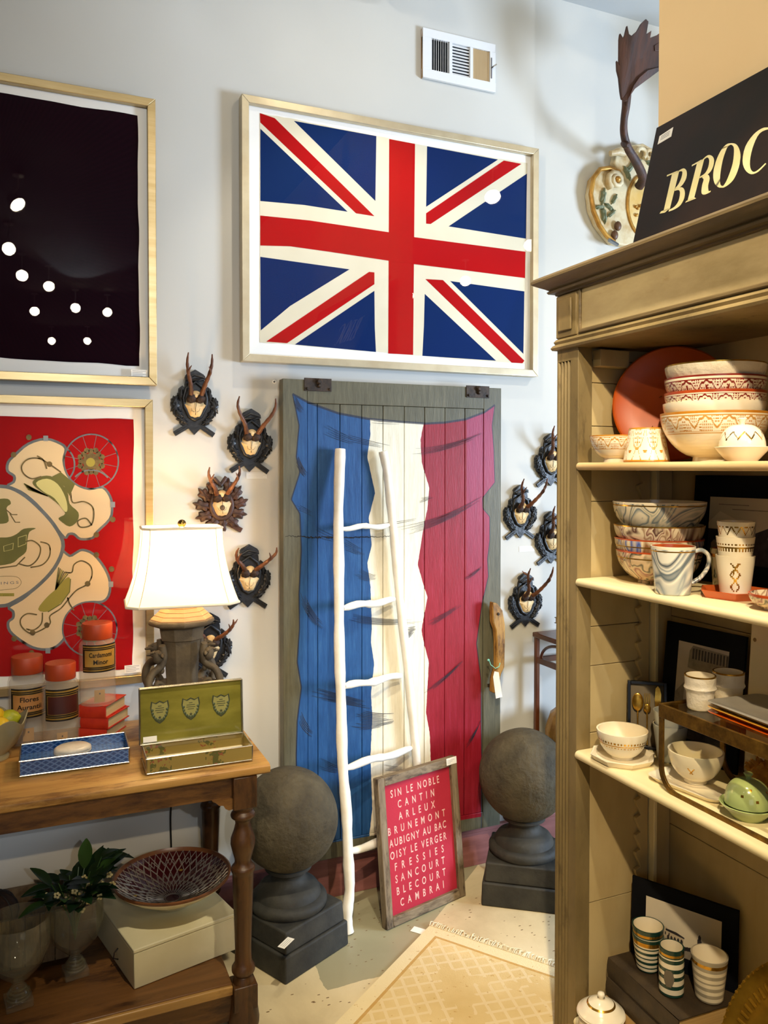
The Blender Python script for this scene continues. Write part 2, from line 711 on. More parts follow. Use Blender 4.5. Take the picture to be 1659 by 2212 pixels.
def price_label(r, T, u, v, w=0.05, h=0.026, d=0.0385):
    g = G()
    g.T = T
    g.prism([(u, v), (u + w, v), (u + w, v + h), (u, v + h)], d, d + 0.0006, LABW)
    for k in range(4):
        a = v + h - 0.005 - k * 0.0052
        g.prism([(u + w * .08, a), (u + w * (.9 - .2 * (k % 2)), a), (u + w * (.9 - .2 * (k % 2)), a + .0011), (u + w * .08, a + .0011)], d + .0006, d + .0008, INK)
    g.build('price_label', r)


def px_local(r, y):
    """pixel list -> local (u, v) on the plane Y=y of a thing whose u, v are X, Z"""
    def f(pts, ox=0, oy=0, s=1):
        out = []
        for (a, b) in pts:
            p = onY(ox + a * s, oy + b * s, y)
            out.append((p.x - r.location.x, p.z - r.location.z))
        return out
    return f


# -- the British flag
r, T = framed('framed_flag', 'framed red, white and blue Union flag behind glass above the painted door', 0.655, 1.866, 1.958, 2.873, cat='framed flag', fm=M('silver_champagne_metal', 'c4b596', 'd2c6a8', rough=.35, metal=.5))
fl = px_local(r, WALL - 0.024)
K = 700 / 1659
def P2(*pts):
    return fl(pts, 500, 180, K)
CREAM = M('aged_cream_cloth', 'e4ddc6', 'ddd5bc', rough=0.75, spec=.1, scale=5)
FBLUE = M('flag_blue_cloth', '03215a', '062657', rough=0.75, spec=.1, scale=2, bump=0.1, bs=3)
FRED = M('flag_red_cloth', 'b00206', 'a60409', rough=0.7, spec=.1, scale=2)
g = G()
g.T = T
def wavy(pts, amp=0.002, n=14):
    out = []
    for i, p in enumerate(pts):
        q = pts[(i + 1) % len(pts)]
        for k in range(n):
            t = k / n
            a = amp * (sin(17 * t + i * 2) + 0.6 * sin(31 * t + i)) * (0.5 if k == 0 else 1)
            d = Vector((q[0] - p[0], q[1] - p[1])).normalized()
            out.append((p[0] + (q[0] - p[0]) * t - d.y * a, p[1] + (q[1] - p[1]) * t + d.x * a))
    return out
g.prism(wavy(P2((145, 152), (330, 185), (742, 268), (1000, 320), (1515, 408), (1500, 1436), (930, 1392), (330, 1338), (145, 1326)), 0.0012, 6), 0.022, 0.0232, CREAM)
for q in [((320, 192), (742, 270), (737, 602)), ((148, 232), (148, 602), (370, 622), (595, 657)), ((1002, 322), (1365, 390), (997, 632)),
          ((1513, 462), (1508, 795), (1112, 732)), ((148, 888), (605, 952), (300, 1140), (150, 1265)), ((732, 1062), (734, 1250), (740, 1375), (325, 1337)),
          ((990, 1078), (1355, 1420), (978, 1395), (986, 1240)), ((1120, 1012), (1500, 1065), (1495, 1385))]:
    g.prism(P2(*q), 0.0232, 0.0236, FBLUE)
for q in [((146, 152), (222, 178), (732, 680), (638, 665), (148, 200)), ((1395, 395), (1485, 412), (1020, 720), (997, 718), (997, 665)),
          ((732, 968), (732, 1028), (285, 1330), (178, 1322), (705, 965)), ((993, 1002), (1083, 1007), (1500, 1420), (1490, 1433), (1435, 1430)),
          ((808, 285), (940, 310), (930, 1390), (803, 1383))]:
    g.prism(P2(*q), 0.0232, 0.0238, FRED)
g.prism(P2((148, 677), (400, 702), (803, 762), (932, 787), (1505, 862), (1503, 997), (1200, 958), (930, 925), (798, 907), (500, 862), (300, 834), (148, 830)), 0.0238, 0.0242, FRED)
g.build('flag', r)
a = fl([(1146, 362)])[0]
price_label(r, T, a[0], a[1], 0.02, 0.045, 0.0385)

# -- dark print upper left
r, T = framed('framed_dark_print', 'very dark burgundy pleated textile in a pale gold frame, upper left of the wall', -0.62, 0.368, 1.862, 2.802)
g = G()
g.T = T
DARKP = NT('dark_burgundy_silk')
xs_ = DARKP.xyz()
ang = DARKP.math('ARCTAN2', DARKP.math('SUBTRACT', xs_[2], 0.47), DARKP.math('ADD', xs_[0], 0.05))
rays = DARKP.math('SINE', DARKP.math('MULTIPLY', ang, 190))
DARKP.l(DARKP.mix(DARKP.math('MULTIPLY_ADD', rays, 0.12, DARKP.math('MULTIPLY', DARKP.noise(3, 3), 0.6)), lin('0e020a'), lin('230714')), DARKP.b.inputs['Base Color'])
DARKP = DARKP.set(0.8, 0, 0, 0.05)
hw = (0.368 + 0.62) / 2
g.prism(wavy([(-hw + .075, .075), (hw - .053, .064), (hw - .055, .885), (-hw + .075, .885)], 0.0015, 20), 0.022, 0.0235, DARKP)
g.build('pleated_textile', r)
price_label(r, T, hw - .082, .028, 0.052, 0.022, 0.0385)

# -- red carriage print below it (a generic design of the same kind and colours)
r, T = framed('framed_red_print', 'red silk scarf print with carriages and cream scalloped panels, framed, behind the table lamp', -0.63, 0.354, 0.877, 1.815)
fl = px_local(r, WALL - 0.024)
K3 = 280 / 1191
def P3(*pts):
    return fl(pts, 0, 900, K3)
SRED = M('scarlet_silk', '98070e', 'a20d10', rough=0.6, spec=.1, scale=2)
SCREAM = M('cream_silk', 'e6cfa6', 'e2c8a0', rough=0.6, spec=.1, scale=2)
SGREY = M('slate_grey_silk', '5d6469', '70767a', rough=0.6, scale=30)
OLIVE = M('olive_silk', '5f5f22', '6f6c2c', rough=0.6, scale=9)
MOSS = M('moss_yellow_silk', '9a8f35', rough=0.6)
BRONZE = M('bronze_silk', '7a6534', '54461f', rough=0.6, scale=60)
STRAW = M('straw_silk', 'd8cf86', rough=0.6)
g = G()
g.T = T
hw = (0.354 + 0.63) / 2
g.prism(wavy([(-hw + .075, .075), (hw - .068, .045), (hw - .060, .872), (-hw + .075, .872)], 0.0015, 20), 0.022, 0.0232, SRED)
lobes = {
    'up': [(70, 640), (125, 600), (130, 545), (70, 500), (75, 420), (140, 350), (260, 250), (420, 205), (560, 250), (605, 300), (585, 400), (620, 530), (700, 620), (820, 665), (940, 650),
           (1010, 730), (1030, 830), (1010, 940), (890, 1060), (850, 1115), (740, 1125), (680, 1080), (630, 1080), (590, 1110), (470, 960), (330, 800), (190, 690)],
    'low': [(560, 1240), (640, 1280), (700, 1250), (760, 1225), (860, 1265), (960, 1390), (1010, 1520), (1000, 1640), (940, 1700), (820, 1705), (700, 1740), (610, 1830), (585, 1930), (600, 2020),
            (520, 2110), (420, 2140), (300, 2120), (180, 2050), (90, 1970), (75, 1890), (120, 1850), (120, 1790), (80, 1750), (200, 1680), (330, 1570), (470, 1410)],
}
for nm, pts in lobes.items():
    c = [tuple(p) for p in catmull([(p[0], p[1]) for p in pts], 3, True)]
    q = P3(*c)
    g.prism(q, 0.0232, 0.0235, SCREAM)
    g.stroke(q + [q[0]], 0.008, 0.0235, 0.0237, SGREY)
# central oval panel, running out of the frame on the left
cen = catmull([(-700, 1190), (-620, 900), (-300, 700), (0, 640), (190, 700), (380, 860), (520, 1030), (580, 1190), (500, 1390), (330, 1570), (150, 1690), (0, 1740), (-300, 1690), (-620, 1480)], 4, True)
q = P3(*[tuple(p) for p in cen])
g.prism(q, 0.0237, 0.0239, SCREAM)
g.stroke(q + [q[0]], 0.011, 0.0239, 0.0241, SGREY)
# wheels with spokes and a rosette
def circ(cx, cy, rx, n=40, a0=0, a1=2 * pi):
    return [(cx + rx * cos(a0 + (a1 - a0) * i / n), cy + rx * sin(a0 + (a1 - a0) * i / n)) for i in range(n + 1)]
for cx_, cy_ in ((838, 412), (825, 1950)):
    g.prism(P3(*circ(cx_, cy_, 248)[:-1]), 0.0241, 0.0242, SRED)
    g.stroke(P3(*circ(cx_, cy_, 250)), 0.0045, 0.0242, 0.0245, SGREY)
    for k in range(12):
        a = 2 * pi * k / 12 + .2
        g.stroke(P3((cx_ + 100 * cos(a), cy_ + 100 * sin(a)), (cx_ + 246 * cos(a), cy_ + 246 * sin(a))), 0.0014, 0.0242, 0.0244, SGREY)
    for k in range(16):
        a = 2 * pi * k / 16
        rr = 95 + 14 * (k % 2)
        g.prism(P3(*circ(cx_ + rr * cos(a), cy_ + rr * sin(a), 26, 8)[:-1]), 0.0242, 0.0246, BRONZE)
    g.prism(P3(*circ(cx_, cy_, 78, 20)[:-1]), 0.0246, 0.0248, BRONZE)
    g.prism(P3(*circ(cx_ - 6, cy_ + 8, 42, 12)[:-1]), 0.0248, 0.025, MOSS)
g.stroke(P3(*circ(838, 690, 200, 20, -2.4, -.7)), 0.005, 0.0246, 0.0248, SGREY)
g.stroke(P3(*circ(500, 440, 185, 20, -1.1, .8)), 0.005, 0.0246, 0.0248, SGREY)
# saddle-cloth shapes, tassels, looped reins
def poly(pts, m, w=0.0242, sm=True):
    g.prism(P3(*([tuple(p) for p in catmull(pts, 3, True)] if sm else pts)), w, w + 0.0002, m)
poly([(300, 600), (360, 555), (460, 545), (550, 600), (620, 690), (640, 800), (720, 880), (710, 960), (640, 1010), (560, 960), (540, 930), (600, 890), (540, 810), (440, 730), (330, 650)], OLIVE)
poly([(560, 510), (690, 620), (640, 730), (590, 640), (480, 550)], OLIVE, 0.0243, False)
poly([(330, 610), (430, 570), (530, 620), (600, 740), (620, 850), (590, 870), (500, 750), (400, 690)], STRAW, 0.0245)
for k in range(7):
    g.stroke(P3((440, 730), (220 + 6 * k, 640 + 9 * k - 26)), 0.0032, 0.0246, 0.0248, [OLIVE, BRONZE, MOSS][k % 3])
poly([(640, 1480), (640, 1600), (560, 1710), (440, 1790), (350, 1770), (430, 1660), (520, 1580), (590, 1500)], MOSS)
g.stroke(P3((648, 1490), (640, 1610), (560, 1720), (440, 1795)), 0.003, 0.0244, 0.0246, OLIVE)
for k in range(7):
    g.stroke(P3((510, 1590), (540 + 14 * k, 1385 + 10 * k)), 0.0034, 0.0246, 0.0248, [OLIVE, BRONZE, MOSS][k % 3])
reins = [[(560, 510), (460, 440), (360, 385), (260, 390), (200, 450), (215, 520), (290, 570), (380, 550)], [(340, 360), (400, 400), (430, 480)],
         [(650, 700), (670, 790), (770, 780), (850, 830), (860, 930), (830, 1000), (740, 1015), (715, 960), (790, 935), (845, 1000)],
         [(600, 1430), (660, 1430), (680, 1360), (750, 1325), (830, 1370), (845, 1460), (800, 1540), (710, 1590), (650, 1650), (560, 1760), (460, 1830), (460, 1900), (380, 1960), (280, 1990), (200, 1930), (190, 1860), (250, 1810), (340, 1820)],
         [(390, 1800), (380, 1900), (310, 1960), (240, 1950)], [(620, 1660), (640, 1720), (680, 1780)],
         [(230, 1150), (300, 1140), (370, 1200), (350, 1300), (270, 1370), (170, 1350)], [(370, 1150), (450, 1180), (455, 1280), (390, 1360), (280, 1385)]]
for q in reins:
    c = catmull(q, 5)
    g.stroke(P3(*[tuple(p) for p in c]), 0.0042, 0.0246, 0.0248, BRONZE)
for (x_, y_) in ((455, 437), (300, 1985), (430, 1915), (805, 1535), (265, 190), (125, 350), (1035, 945), (885, 1085), (885, 1270), (1025, 1400), (130, 2040), (290, 2170)):
    g.prism(P3(*circ(x_, y_, 26, 12)[:-1]), 0.0248, 0.0252, BRONZE)
for (x_, y_) in ((420, 200), (1035, 808), (1018, 1540), (440, 2150)):
    g.prism(P3((x_ - 22, y_ - 25), (x_ + 22, y_ - 25), (x_ + 22, y_ + 25), (x_ - 22, y_ + 25)), 0.0248, 0.025, M('pale_slate_silk', '8d9499', rough=0.6))
# little carriage and coach body of the middle panel
poly([(-260, 1160), (-150, 1110), (60, 1110), (150, 1080), (220, 1030), (330, 1025), (270, 1060), (250, 1150), (240, 1240), (170, 1300), (100, 1350), (-80, 1370), (-240, 1330)], OLIVE, 0.0243)
for q in ([(30, 1190), (125, 1160), (120, 1220), (35, 1240)], [(165, 1110), (245, 1085), (240, 1170), (165, 1200)], [(-170, 1190), (-20, 1170), (-20, 1240), (-160, 1250)]):
    g.prism(P3(*q), 0.0245, 0.0247, STRAW)
    g.prism(P3(*[(a * .9 + sum(p[0] for p in q) / 40, b * .9 + sum(p[1] for p in q) / 40) for a, b in q]), 0.0247, 0.0249, OLIVE)
g.stroke(P3((-300, 1400), (0, 1390), (150, 1370), (230, 1290)), 0.004, 0.0247, 0.0249, BRONZE)
poly([(-120, 880), (-40, 770), (70, 755), (100, 800), (60, 840), (80, 960), (0, 985), (-110, 975)], OLIVE, 0.0243)
g.stroke(P3((50, 850), (110, 900), (160, 900)), 0.003, 0.0245, 0.0247, BRONZE)
g.stroke(P3((90, 890), (140, 970), (185, 970)), 0.003, 0.0245, 0.0247, BRONZE)
q = catmull([(-160, 1490), (-60, 1475), (60, 1465), (160, 1475), (195, 1525), (150, 1575), (40, 1590), (-60, 1600)], 5)
g.stroke(P3(*[tuple(p) for p in q]), 0.0012, 0.0245, 0.0247, BRONZE)
a = P3((90, 1538))[0]
text_into(g, 'INGS', a[0], a[1], 0.0085, INK, w=0.0246, space=1.4, xs=0.05)
g.prism(P3((-110, 1622), (130, 1622), (130, 1650), (-110, 1650)), 0.0245, 0.0247, MOSS)
a = P3((70, 1648))[0]
text_into(g, 'PARIS', a[0], a[1] + .0005, 0.005, OLIVE, w=0.0249, space=1.2, xs=0.024)
g.build('silk_print', r)
price_label(r, T, hw - .095, .035, 0.052, 0.026, 0.0385)

# ================================================================ vent grille
r = thing('wall_vent', 'white three-section louvred air vent high on the wall above the flag', 'vent', (1.519, WALL, 3.075))
VW = M('vent_white_enamel', 'e2e4e6', rough=0.4)
T = FACING(0, 0, 0)
g = G(); g.T = T
hw, h = .160, .187
secs = [(-.123, -.046), (-.033, .045), (.058, .134)]
zb, zt = .034, .155
o_ = [(-hw, 0), (hw, 0), (hw, h), (-hw, h)]
g.prism([(-hw, 0), (hw, 0), (hw, zb), (-hw, zb)], .006, .018, VW)
g.prism([(-hw, zt), (hw, zt), (hw, h), (-hw, h)], .006, .018, VW)
xs_ = [-hw] + [v for s_ in secs for v in s_] + [hw]
for i in range(0, len(xs_), 2):
    g.prism([(xs_[i], zb), (xs_[i + 1], zb), (xs_[i + 1], zt), (xs_[i], zt)], .006, .018, VW)
g.prism([(-hw, 0), (-hw + .004, 0), (-hw + .004, h), (-hw, h)], 0, .0175, M('vent_edge_brass', 'a8814e', rough=.5))
g.build('face_plate', r, bev=.0012)
g = G(); g.T = T
g.prism([(-hw + .01, .02), (hw - .01, .02), (hw - .01, .17), (-hw + .01, .17)], .0, .002, M('duct_black', '101820', rough=.9))
g.build('duct_backing', r)
for si, (a, b) in enumerate(secs):
    for k in range(8 if si != 1 else 10):
        g = G()
        if si == 1:
            v = zb + (zt - zb) * (k + .5) / 10
            g.T = T @ Matrix.Translation((0, v, .010)) @ Matrix.Rotation(radians(-28), 4, 'X')
            g.box(a, b, -.0045, .0045, -.0008, .0008, VW)
        else:
            u = a + (b - a) * (k + .5) / 8
            g.T = T @ Matrix.Translation((u, 0, .010)) @ Matrix.Rotation(radians(62 if si == 0 else -30), 4, 'Y')
            g.box(-.0048, .0048, zb, zt, -.0008, .0008, VW if si == 0 else M('vent_warm_enamel', 'c9b28c', rough=.5))
        g.build('louvre', r)
g = G(); g.T = T
g.box(.139, .142, .05, .13, .018, .021, INK).tube([(.14, .09, .02), (.14, .09, .035), (.15, .097, .042)], .0025, M('lever_steel', '6d6d6d', rough=.3, metal=1), 8)
g.build('lever', r)

# a wall screw beside the door
g = G(); g.T = FACING(0, 0, 0)
g.lathe([(0, 0), (.007, 0), (.007, .003), (0, .004)], 16, LABW).lathe([(0, .004), (.002, .004), (.002, .0045), (0, .0046)], 10, INK)
tag(g.build('wall_anchor', loc=(onY(592, 825, 2.8).x, WALL, onY(592, 825, 2.8).z)), 'small white wall anchor beside the top left corner of the painted door', 'wall anchor')
for (px_, py_, nm) in ((517, 1034, 'left'), (1106, 1192, 'right')):
    p = onY(px_ + 15, py_, 2.8)
    g = G(); g.T = FACING(0, 0, 0)
    g.prism([(0, 0), (.075, 0), (.075, .022), (0, .022)], 0, .0012, M('clear_film_label', 'dedfdc', rough=.5))
    for k in range(3):
        g.prism([(.003, .018 - k * .006), (.06 + .01 * (k % 2), .018 - k * .006), (.06 + .01 * (k % 2), .0188 - k * .006), (.003, .0188 - k * .006)], .0012, .0014, M('pale_ink', 'a9a9ad'))
    tag(g.build('wall_label', loc=(p.x, WALL, p.z)), 'tiny printed paper label on the wall to the %s of the painted door' % nm, 'label')
# ================================================================ THE PAINTED DOOR
DY = 2.73                                   # its front face
D0 = onY(611, 1862, DY)
D0 = Vector((0.790, DY, 0.172))
DW, DH = 0.888, 1.729
def dl(a, b):
    p = onY(a, b, DY)
    return (p.x - D0.x, p.z - D0.z)


def door_paint():
    t = NT('tricolour_door_paint')
    x, y, z = t.xyz()
    def curve(pts, along, lo, hi):
        nd = t.n('ShaderNodeFloatCurve')
        c = nd.mapping.curves[0]
        nd.mapping.extend = 'HORIZONTAL'
        pts = sorted(((p[0] - lo) / (hi - lo), p[1] / 2) for p in pts)
        c.points[0].location = (pts[0][0], pts[0][1])
        c.points[1].location = (pts[-1][0], pts[-1][1])
        for p in pts[1:-1]:
            c.points.new(p[0], p[1])
        for q in c.points:
            q.handle_type = 'VECTOR'
        nd.mapping.update()
        mr = t.math('DIVIDE', t.math('SUBTRACT', along, lo), hi - lo)
        t.l(mr, nd.inputs['Value'])
        return t.math('MULTIPLY', nd.outputs[0], 2.0)
    def zc(px):
        return curve([(dl(a, b)[1], dl(a, b)[0]) for a, b in px], z, 0.0, DH)
    left = zc([(632, 851), (646, 919), (640, 987), (648, 1020), (629, 1079), (648, 1110), (651, 1190), (646, 1282), (647, 1356), (642, 1430), (651, 1485), (642, 1558), (640, 1635), (642, 1720), (640, 1850)])
    bw = zc([(800, 900), (801, 938), (794, 987), (800, 1014), (811, 1065), (797, 1119), (804, 1178), (794, 1217), (801, 1265), (804, 1353), (802, 1388), (809, 1435), (802, 1500), (805, 1548), (801, 1635), (805, 1747), (796, 1830)])
    wr = zc([(919, 900), (909, 950), (912, 1000), (928, 1054), (924, 1097), (914, 1150), (903, 1220), (915, 1262), (924, 1290), (911, 1362), (918, 1396), (927, 1430), (921, 1539), (929, 1587), (931, 1650), (931, 1800)])
    rr = zc([(1069, 875), (1063, 919), (1067, 974), (1069, 1042), (1043, 1075), (1044, 1100), (1058, 1116), (1058, 1168), (1053, 1208), (1055, 1245), (1043, 1297), (1030, 1391), (1040, 1470), (1040, 1571), (1041, 1640), (1040, 1800)])
    tp = curve([dl(a, b) for a, b in [(632, 851), (665, 869), (732, 893), (797, 905), (861, 911), (920, 915), (960, 913), (1006, 906), (1046, 891), (1069, 875)]], x, 0.0, DW)
    gr = lambda a, b: t.math('GREATER_THAN', a, b)
    jit = t.math('MULTIPLY', t.math('SUBTRACT', t.noise(60, 4), 0.5), 0.004)
    xj = t.math('ADD', x, jit)
    inside = t.math('MULTIPLY', t.math('MULTIPLY', gr(xj, left), t.math('LESS_THAN', xj, rr)), t.math('MULTIPLY', t.math('LESS_THAN', z, tp), gr(z, t.math('MULTIPLY_ADD', x, -0.02, 0.062))))
    wear = t.noise(7, 8, (10, 1, 1), 0.7)
    blue = t.ramp(wear, [(0.3, '173f70'), (0.55, '235084'), (0.78, '3a6592')])
    white = t.ramp(wear, [(0.3, 'd8cfb4'), (0.6, 'e9e3cf'), (0.8, 'f0ecdd')])
    redc = t.ramp(wear, [(0.3, '7c0e1c'), (0.55, '8e1828'), (0.8, '9a304a')])
    grey = t.ramp(wear, [(0.3, '4c4a3a'), (0.55, '5f5c4a'), (0.75, '706a54')])
    col = t.mix(gr(xj, bw), blue, white)
    col = t.mix(gr(xj, wr), col, redc)
    # pinkish faded patch on the right
    pkz = t.n('ShaderNodeMapRange')
    t.l(z, pkz.inputs[0])
    pkz.inputs[1].default_value = .75
    pkz.inputs[2].default_value = 1.45
    pk = t.math('MULTIPLY', gr(x, 0.735), t.math('MULTIPLY', pkz.outputs[0], 0.38))
    col = t.mix(t.math('MULTIPLY', pk, gr(xj, wr)), col, lin('a9517e'))
    col = t.mix(inside, grey, col)
    # dark outline
    ab = lambda a, b, wd: t.math('LESS_THAN', t.math('ABSOLUTE', t.math('SUBTRACT', a, b)), wd)
    out = t.math('MAXIMUM', t.math('MULTIPLY', ab(x, left, .0026), t.math('LESS_THAN', z, tp)), t.math('MULTIPLY', ab(z, tp, .0042), t.math('MULTIPLY', gr(x, left), t.math('LESS_THAN', x, rr))))
    out = t.math('MAXIMUM', out, t.math('MULTIPLY', ab(x, rr, .0018), t.math('LESS_THAN', z, tp)))
    col = t.mix(t.math('MULTIPLY', out, 0.85), col, lin('1c2438'))
    # rubbed streaks and grime
    st = t.ramp(t.noise(9, 7, (14, 1, 0.8), 0.75), [(0.66, (0, 0, 0)), (0.70, (1, 1, 1))])
    col = t.mix(t.math('MULTIPLY', st, 0.4), col, lin('6b5138'))
    # damp-stained lower end of the boards
    t.l(col, t.b.inputs['Base Color'])
    t.bump(t.noise(26, 7, (9, 1, 1)), 0.3, 0.002)
    return t.set(0.45, 0, 0, 0.4)


DP = door_paint()
door = thing('painted_door', 'tall old plank door painted as a blue, white and red draped flag, hung on the wall under the Union flag', 'door', D0)
DT = -0.035        # thickness goes towards the wall: local y from 0 (front) to +0.035
gx = [dl(a, 900)[0] for a in (664, 686, 735, 782, 828, 874, 918, 962, 1005, 1045)]
rail = dl(860, 877)[1]
for a, b in ((0, gx[0]), (gx[-1], DW)):
    G().box(a + .0006, b - .0006, 0, .045, 0, DH, DP).build('stile', door, bev=0.0015)
G().box(gx[0], gx[-1], 0, .045, rail, DH, DP).build('top_rail', door, bev=0.0015)
G().box(gx[0], gx[-1], 0.001, .045, 0, dl(860, 1790)[1], DP).build('bottom_rail', door, bev=0.0015)
for i in range(len(gx) - 1):
    G().box(gx[i] + .0011, gx[i + 1] - .0011, 0.0025 + 0.0006 * (i % 2), .03, dl(860, 1790)[1] + .001, rail - .001, DP).build('plank', door, bev=0.0012)
G().box(gx[0], gx[-1], .031, .04, .02, DH - .02, M('door_back_board', '2e2a22', rough=.8)).build('back_board', door)
# painted drapery strokes, in thin dark paint
INKP = M('black_brush_paint', '1e2130', rough=0.6)
g = G()
g.T = frame_of((0, 0, 0), (1, 0, 0), (0, 0, 1))
rnd = random.Random(3)
def hatch(a, b, c, n, spread, wd=0.0013):
    wd *= .9
    pa, pb, pc = dl(*a), dl(*b), dl(*c)
    for k in range(n):
        o = (k - n / 2) * spread * 2.0 / n
        s_, e_ = rnd.uniform(0, .25), rnd.uniform(.7, 1)
        pts = []
        for i in range(9):
            t = s_ + (e_ - s_) * i / 8
            q0 = (1 - t) ** 2; q1 = 2 * t * (1 - t); q2 = t * t
            pts.append((q0 * pa[0] + q1 * pb[0] + q2 * pc[0] + o * .3, q0 * pa[1] + q1 * pb[1] + q2 * pc[1] + o * (1 - .5 * t)))
        ws = [wd * (.35 + .65 * sin(pi * i / 8)) for i in range(9)]
        g.stroke(pts, ws, 0.0, 0.0006, INKP)
for h_ in [((700, 923), (740, 945), (775, 955), 5, .02), ((735, 938), (790, 955), (845, 965), 4, .014), ((795, 908), (830, 912), (870, 914), 2, .008), ((880, 975), (960, 975), (1045, 935), 6, .016),
           ((635, 1090), (660, 1100), (680, 1113), 4, .012), ((675, 1140), (705, 1158), (740, 1166), 4, .02), ((740, 1140), (850, 1130), (900, 1120), 2, .01), ((850, 1150), (960, 1130), (1040, 1075), 8, .022),
           ((905, 1080), (920, 1077), (940, 1072), 4, .012), ((740, 1170), (765, 1185), (790, 1195), 6, .02), ((770, 1232), (795, 1250), (815, 1246), 7, .02), ((1000, 1250), (1025, 1240), (1045, 1220), 4, .012),
           ((650, 1275), (668, 1335), (708, 1360), 6, .02, .0022), ((755, 1330), (800, 1348), (915, 1340), 8, .016), ((920, 1350), (960, 1330), (1005, 1300), 5, .016), ((875, 1370), (885, 1365), (902, 1358), 8, .03, .0022),
           ((670, 1492), (740, 1510), (810, 1525), 8, .02, .002), ((765, 1548), (800, 1562), (855, 1550), 12, .04, .0024), ((917, 1495), (960, 1470), (1005, 1420), 5, .014), ((648, 1540), (655, 1570), (678, 1585), 5, .02, .0026),
           ((690, 1645), (720, 1660), (735, 1662), 6, .02), ((830, 1655), (855, 1662), (885, 1658), 4, .012), ((1008, 1605), (1030, 1585), (1040, 1550), 6, .02), ((636, 855), (642, 880), (658, 890), 6, .016, .002), ((640, 985), (650, 1015), (664, 1028), 6, .016, .0026)]:
    hatch(*h_)
pts = []
for k in range(90):
    t = k / 89
    a = dl(616 + t * 226, 1158 + 3 * sin(t * 3))
    pts.append((a[0], a[1] + rnd.uniform(-.003, .003)))
g.stroke(pts, [.0012 + .005 * max(0, sin(pi * min(1, t / 80))) * rnd.random() for t in range(90)], 0.0, 0.0007, M('charred_crack', '17110c', rough=.9))
g.build('painted_creases', door)
# hanger brackets
IRON = M('rusty_iron', '2e2a28', '4a3d33', rough=0.6, metal=0.6, scale=40, bump=0.4, bs=60)
for (a, b) in ((687, 832), (1032, 847)):
    p = dl(a, b)
    g = G()
    g.T = frame_of((p[0], 0, p[1]), (1, 0, 0), (0, 0, 1))
    g.box(-.052, .050, -.022, .024, 0, .004, IRON)
    br = g.build('hanger_bracket', door, bev=.001)
    for (u, v, rr_) in ((-.042, -.014, .005), (.042, -.014, .005), (0, .012, .011), (.002, -.002, .008)):
        g = G()
        g.T = frame_of((p[0] + u, -.004, p[1] + v), (1, 0, 0), (0, 0, 1))
        g.lathe([(0, 0), (rr_, 0), (rr_, rr_ * .4), (rr_ * .5, rr_ * 1.1), (0, rr_ * 1.2)], 12, IRON)
        g.build('bolt', br)
# worn wooden pull handle with a hole, tied swing tag
HW_ = wood('worn_ochre_wood', '8a6428', 'b98d42', 'z', '5a3c18', rough=.5)
hp = [dl(*q) for q in ((1052, 1297), (1062, 1300), (1073, 1315), (1078, 1345), (1078, 1380), (1077, 1435), (1070, 1450), (1058, 1492), (1051, 1490), (1052, 1462), (1060, 1432), (1060, 1380), (1058, 1356), (1052, 1340), (1051, 1310))]
g = G()
g.T = frame_of((0, 0, 0), (1, 0, 0), (0, 0, 1))
g.prism(hp, .018, .046, HW_)
hnd = g.build('pull_handle', door, bev=.004)
hnd['label'] = 'worn ochre wooden pull handle'
g = G()
a = dl(1063, 1322)
g.T = frame_of((a[0], -.046, a[1]), (1, 0, 0), (0, 0, 1))
g.lathe([(0, 0), (.006, 0), (.005, .004), (0, .005)], 12, IRON)
b_ = dl(1066, 1440)
g.T = frame_of((0, 0, 0), (1, 0, 0), (0, 0, 1))
for q in (a, dl(1056, 1480)):
    g.box(q[0] - .006, q[0] + .006, q[1] - .006, q[1] + .006, 0, .02, IRON)
g.build('handle_bolt', hnd)
sw = thing('swing_tag', 'white swing price tag tied with aqua string to the wooden door handle', 'price tag', onY(1072, 1440, DY - .05))
g = G()
ax = sw.location
g.tube([onY(a_, b_, DY - .049 - .004 * (i_ % 2)) - ax for i_, (a_, b_) in enumerate(((1056, 1425), (1060, 1436), (1070, 1444), (1078, 1440), (1080, 1432)))], .0018, M('aqua_string', '7cc6b4', rough=.7), 6)
g.ball(onY(1055, 1426, DY - .052) - ax, .005, _mc['aqua_string'], 10, 6)
g.build('string', sw)
g = G()
q = [onY(a_, b_, DY - .052) - ax for a_, b_ in ((1068, 1450), (1077, 1452), (1085, 1505), (1071, 1509), (1065, 1462))]
g.T = frame_of((0, 0, 0), (1, 0, 0), (0, 0, 1))
g.prism([(v.x, v.z) for v in q], -q[0].y, -q[0].y + .0012, LABW)
g.build('paper_tag', sw)

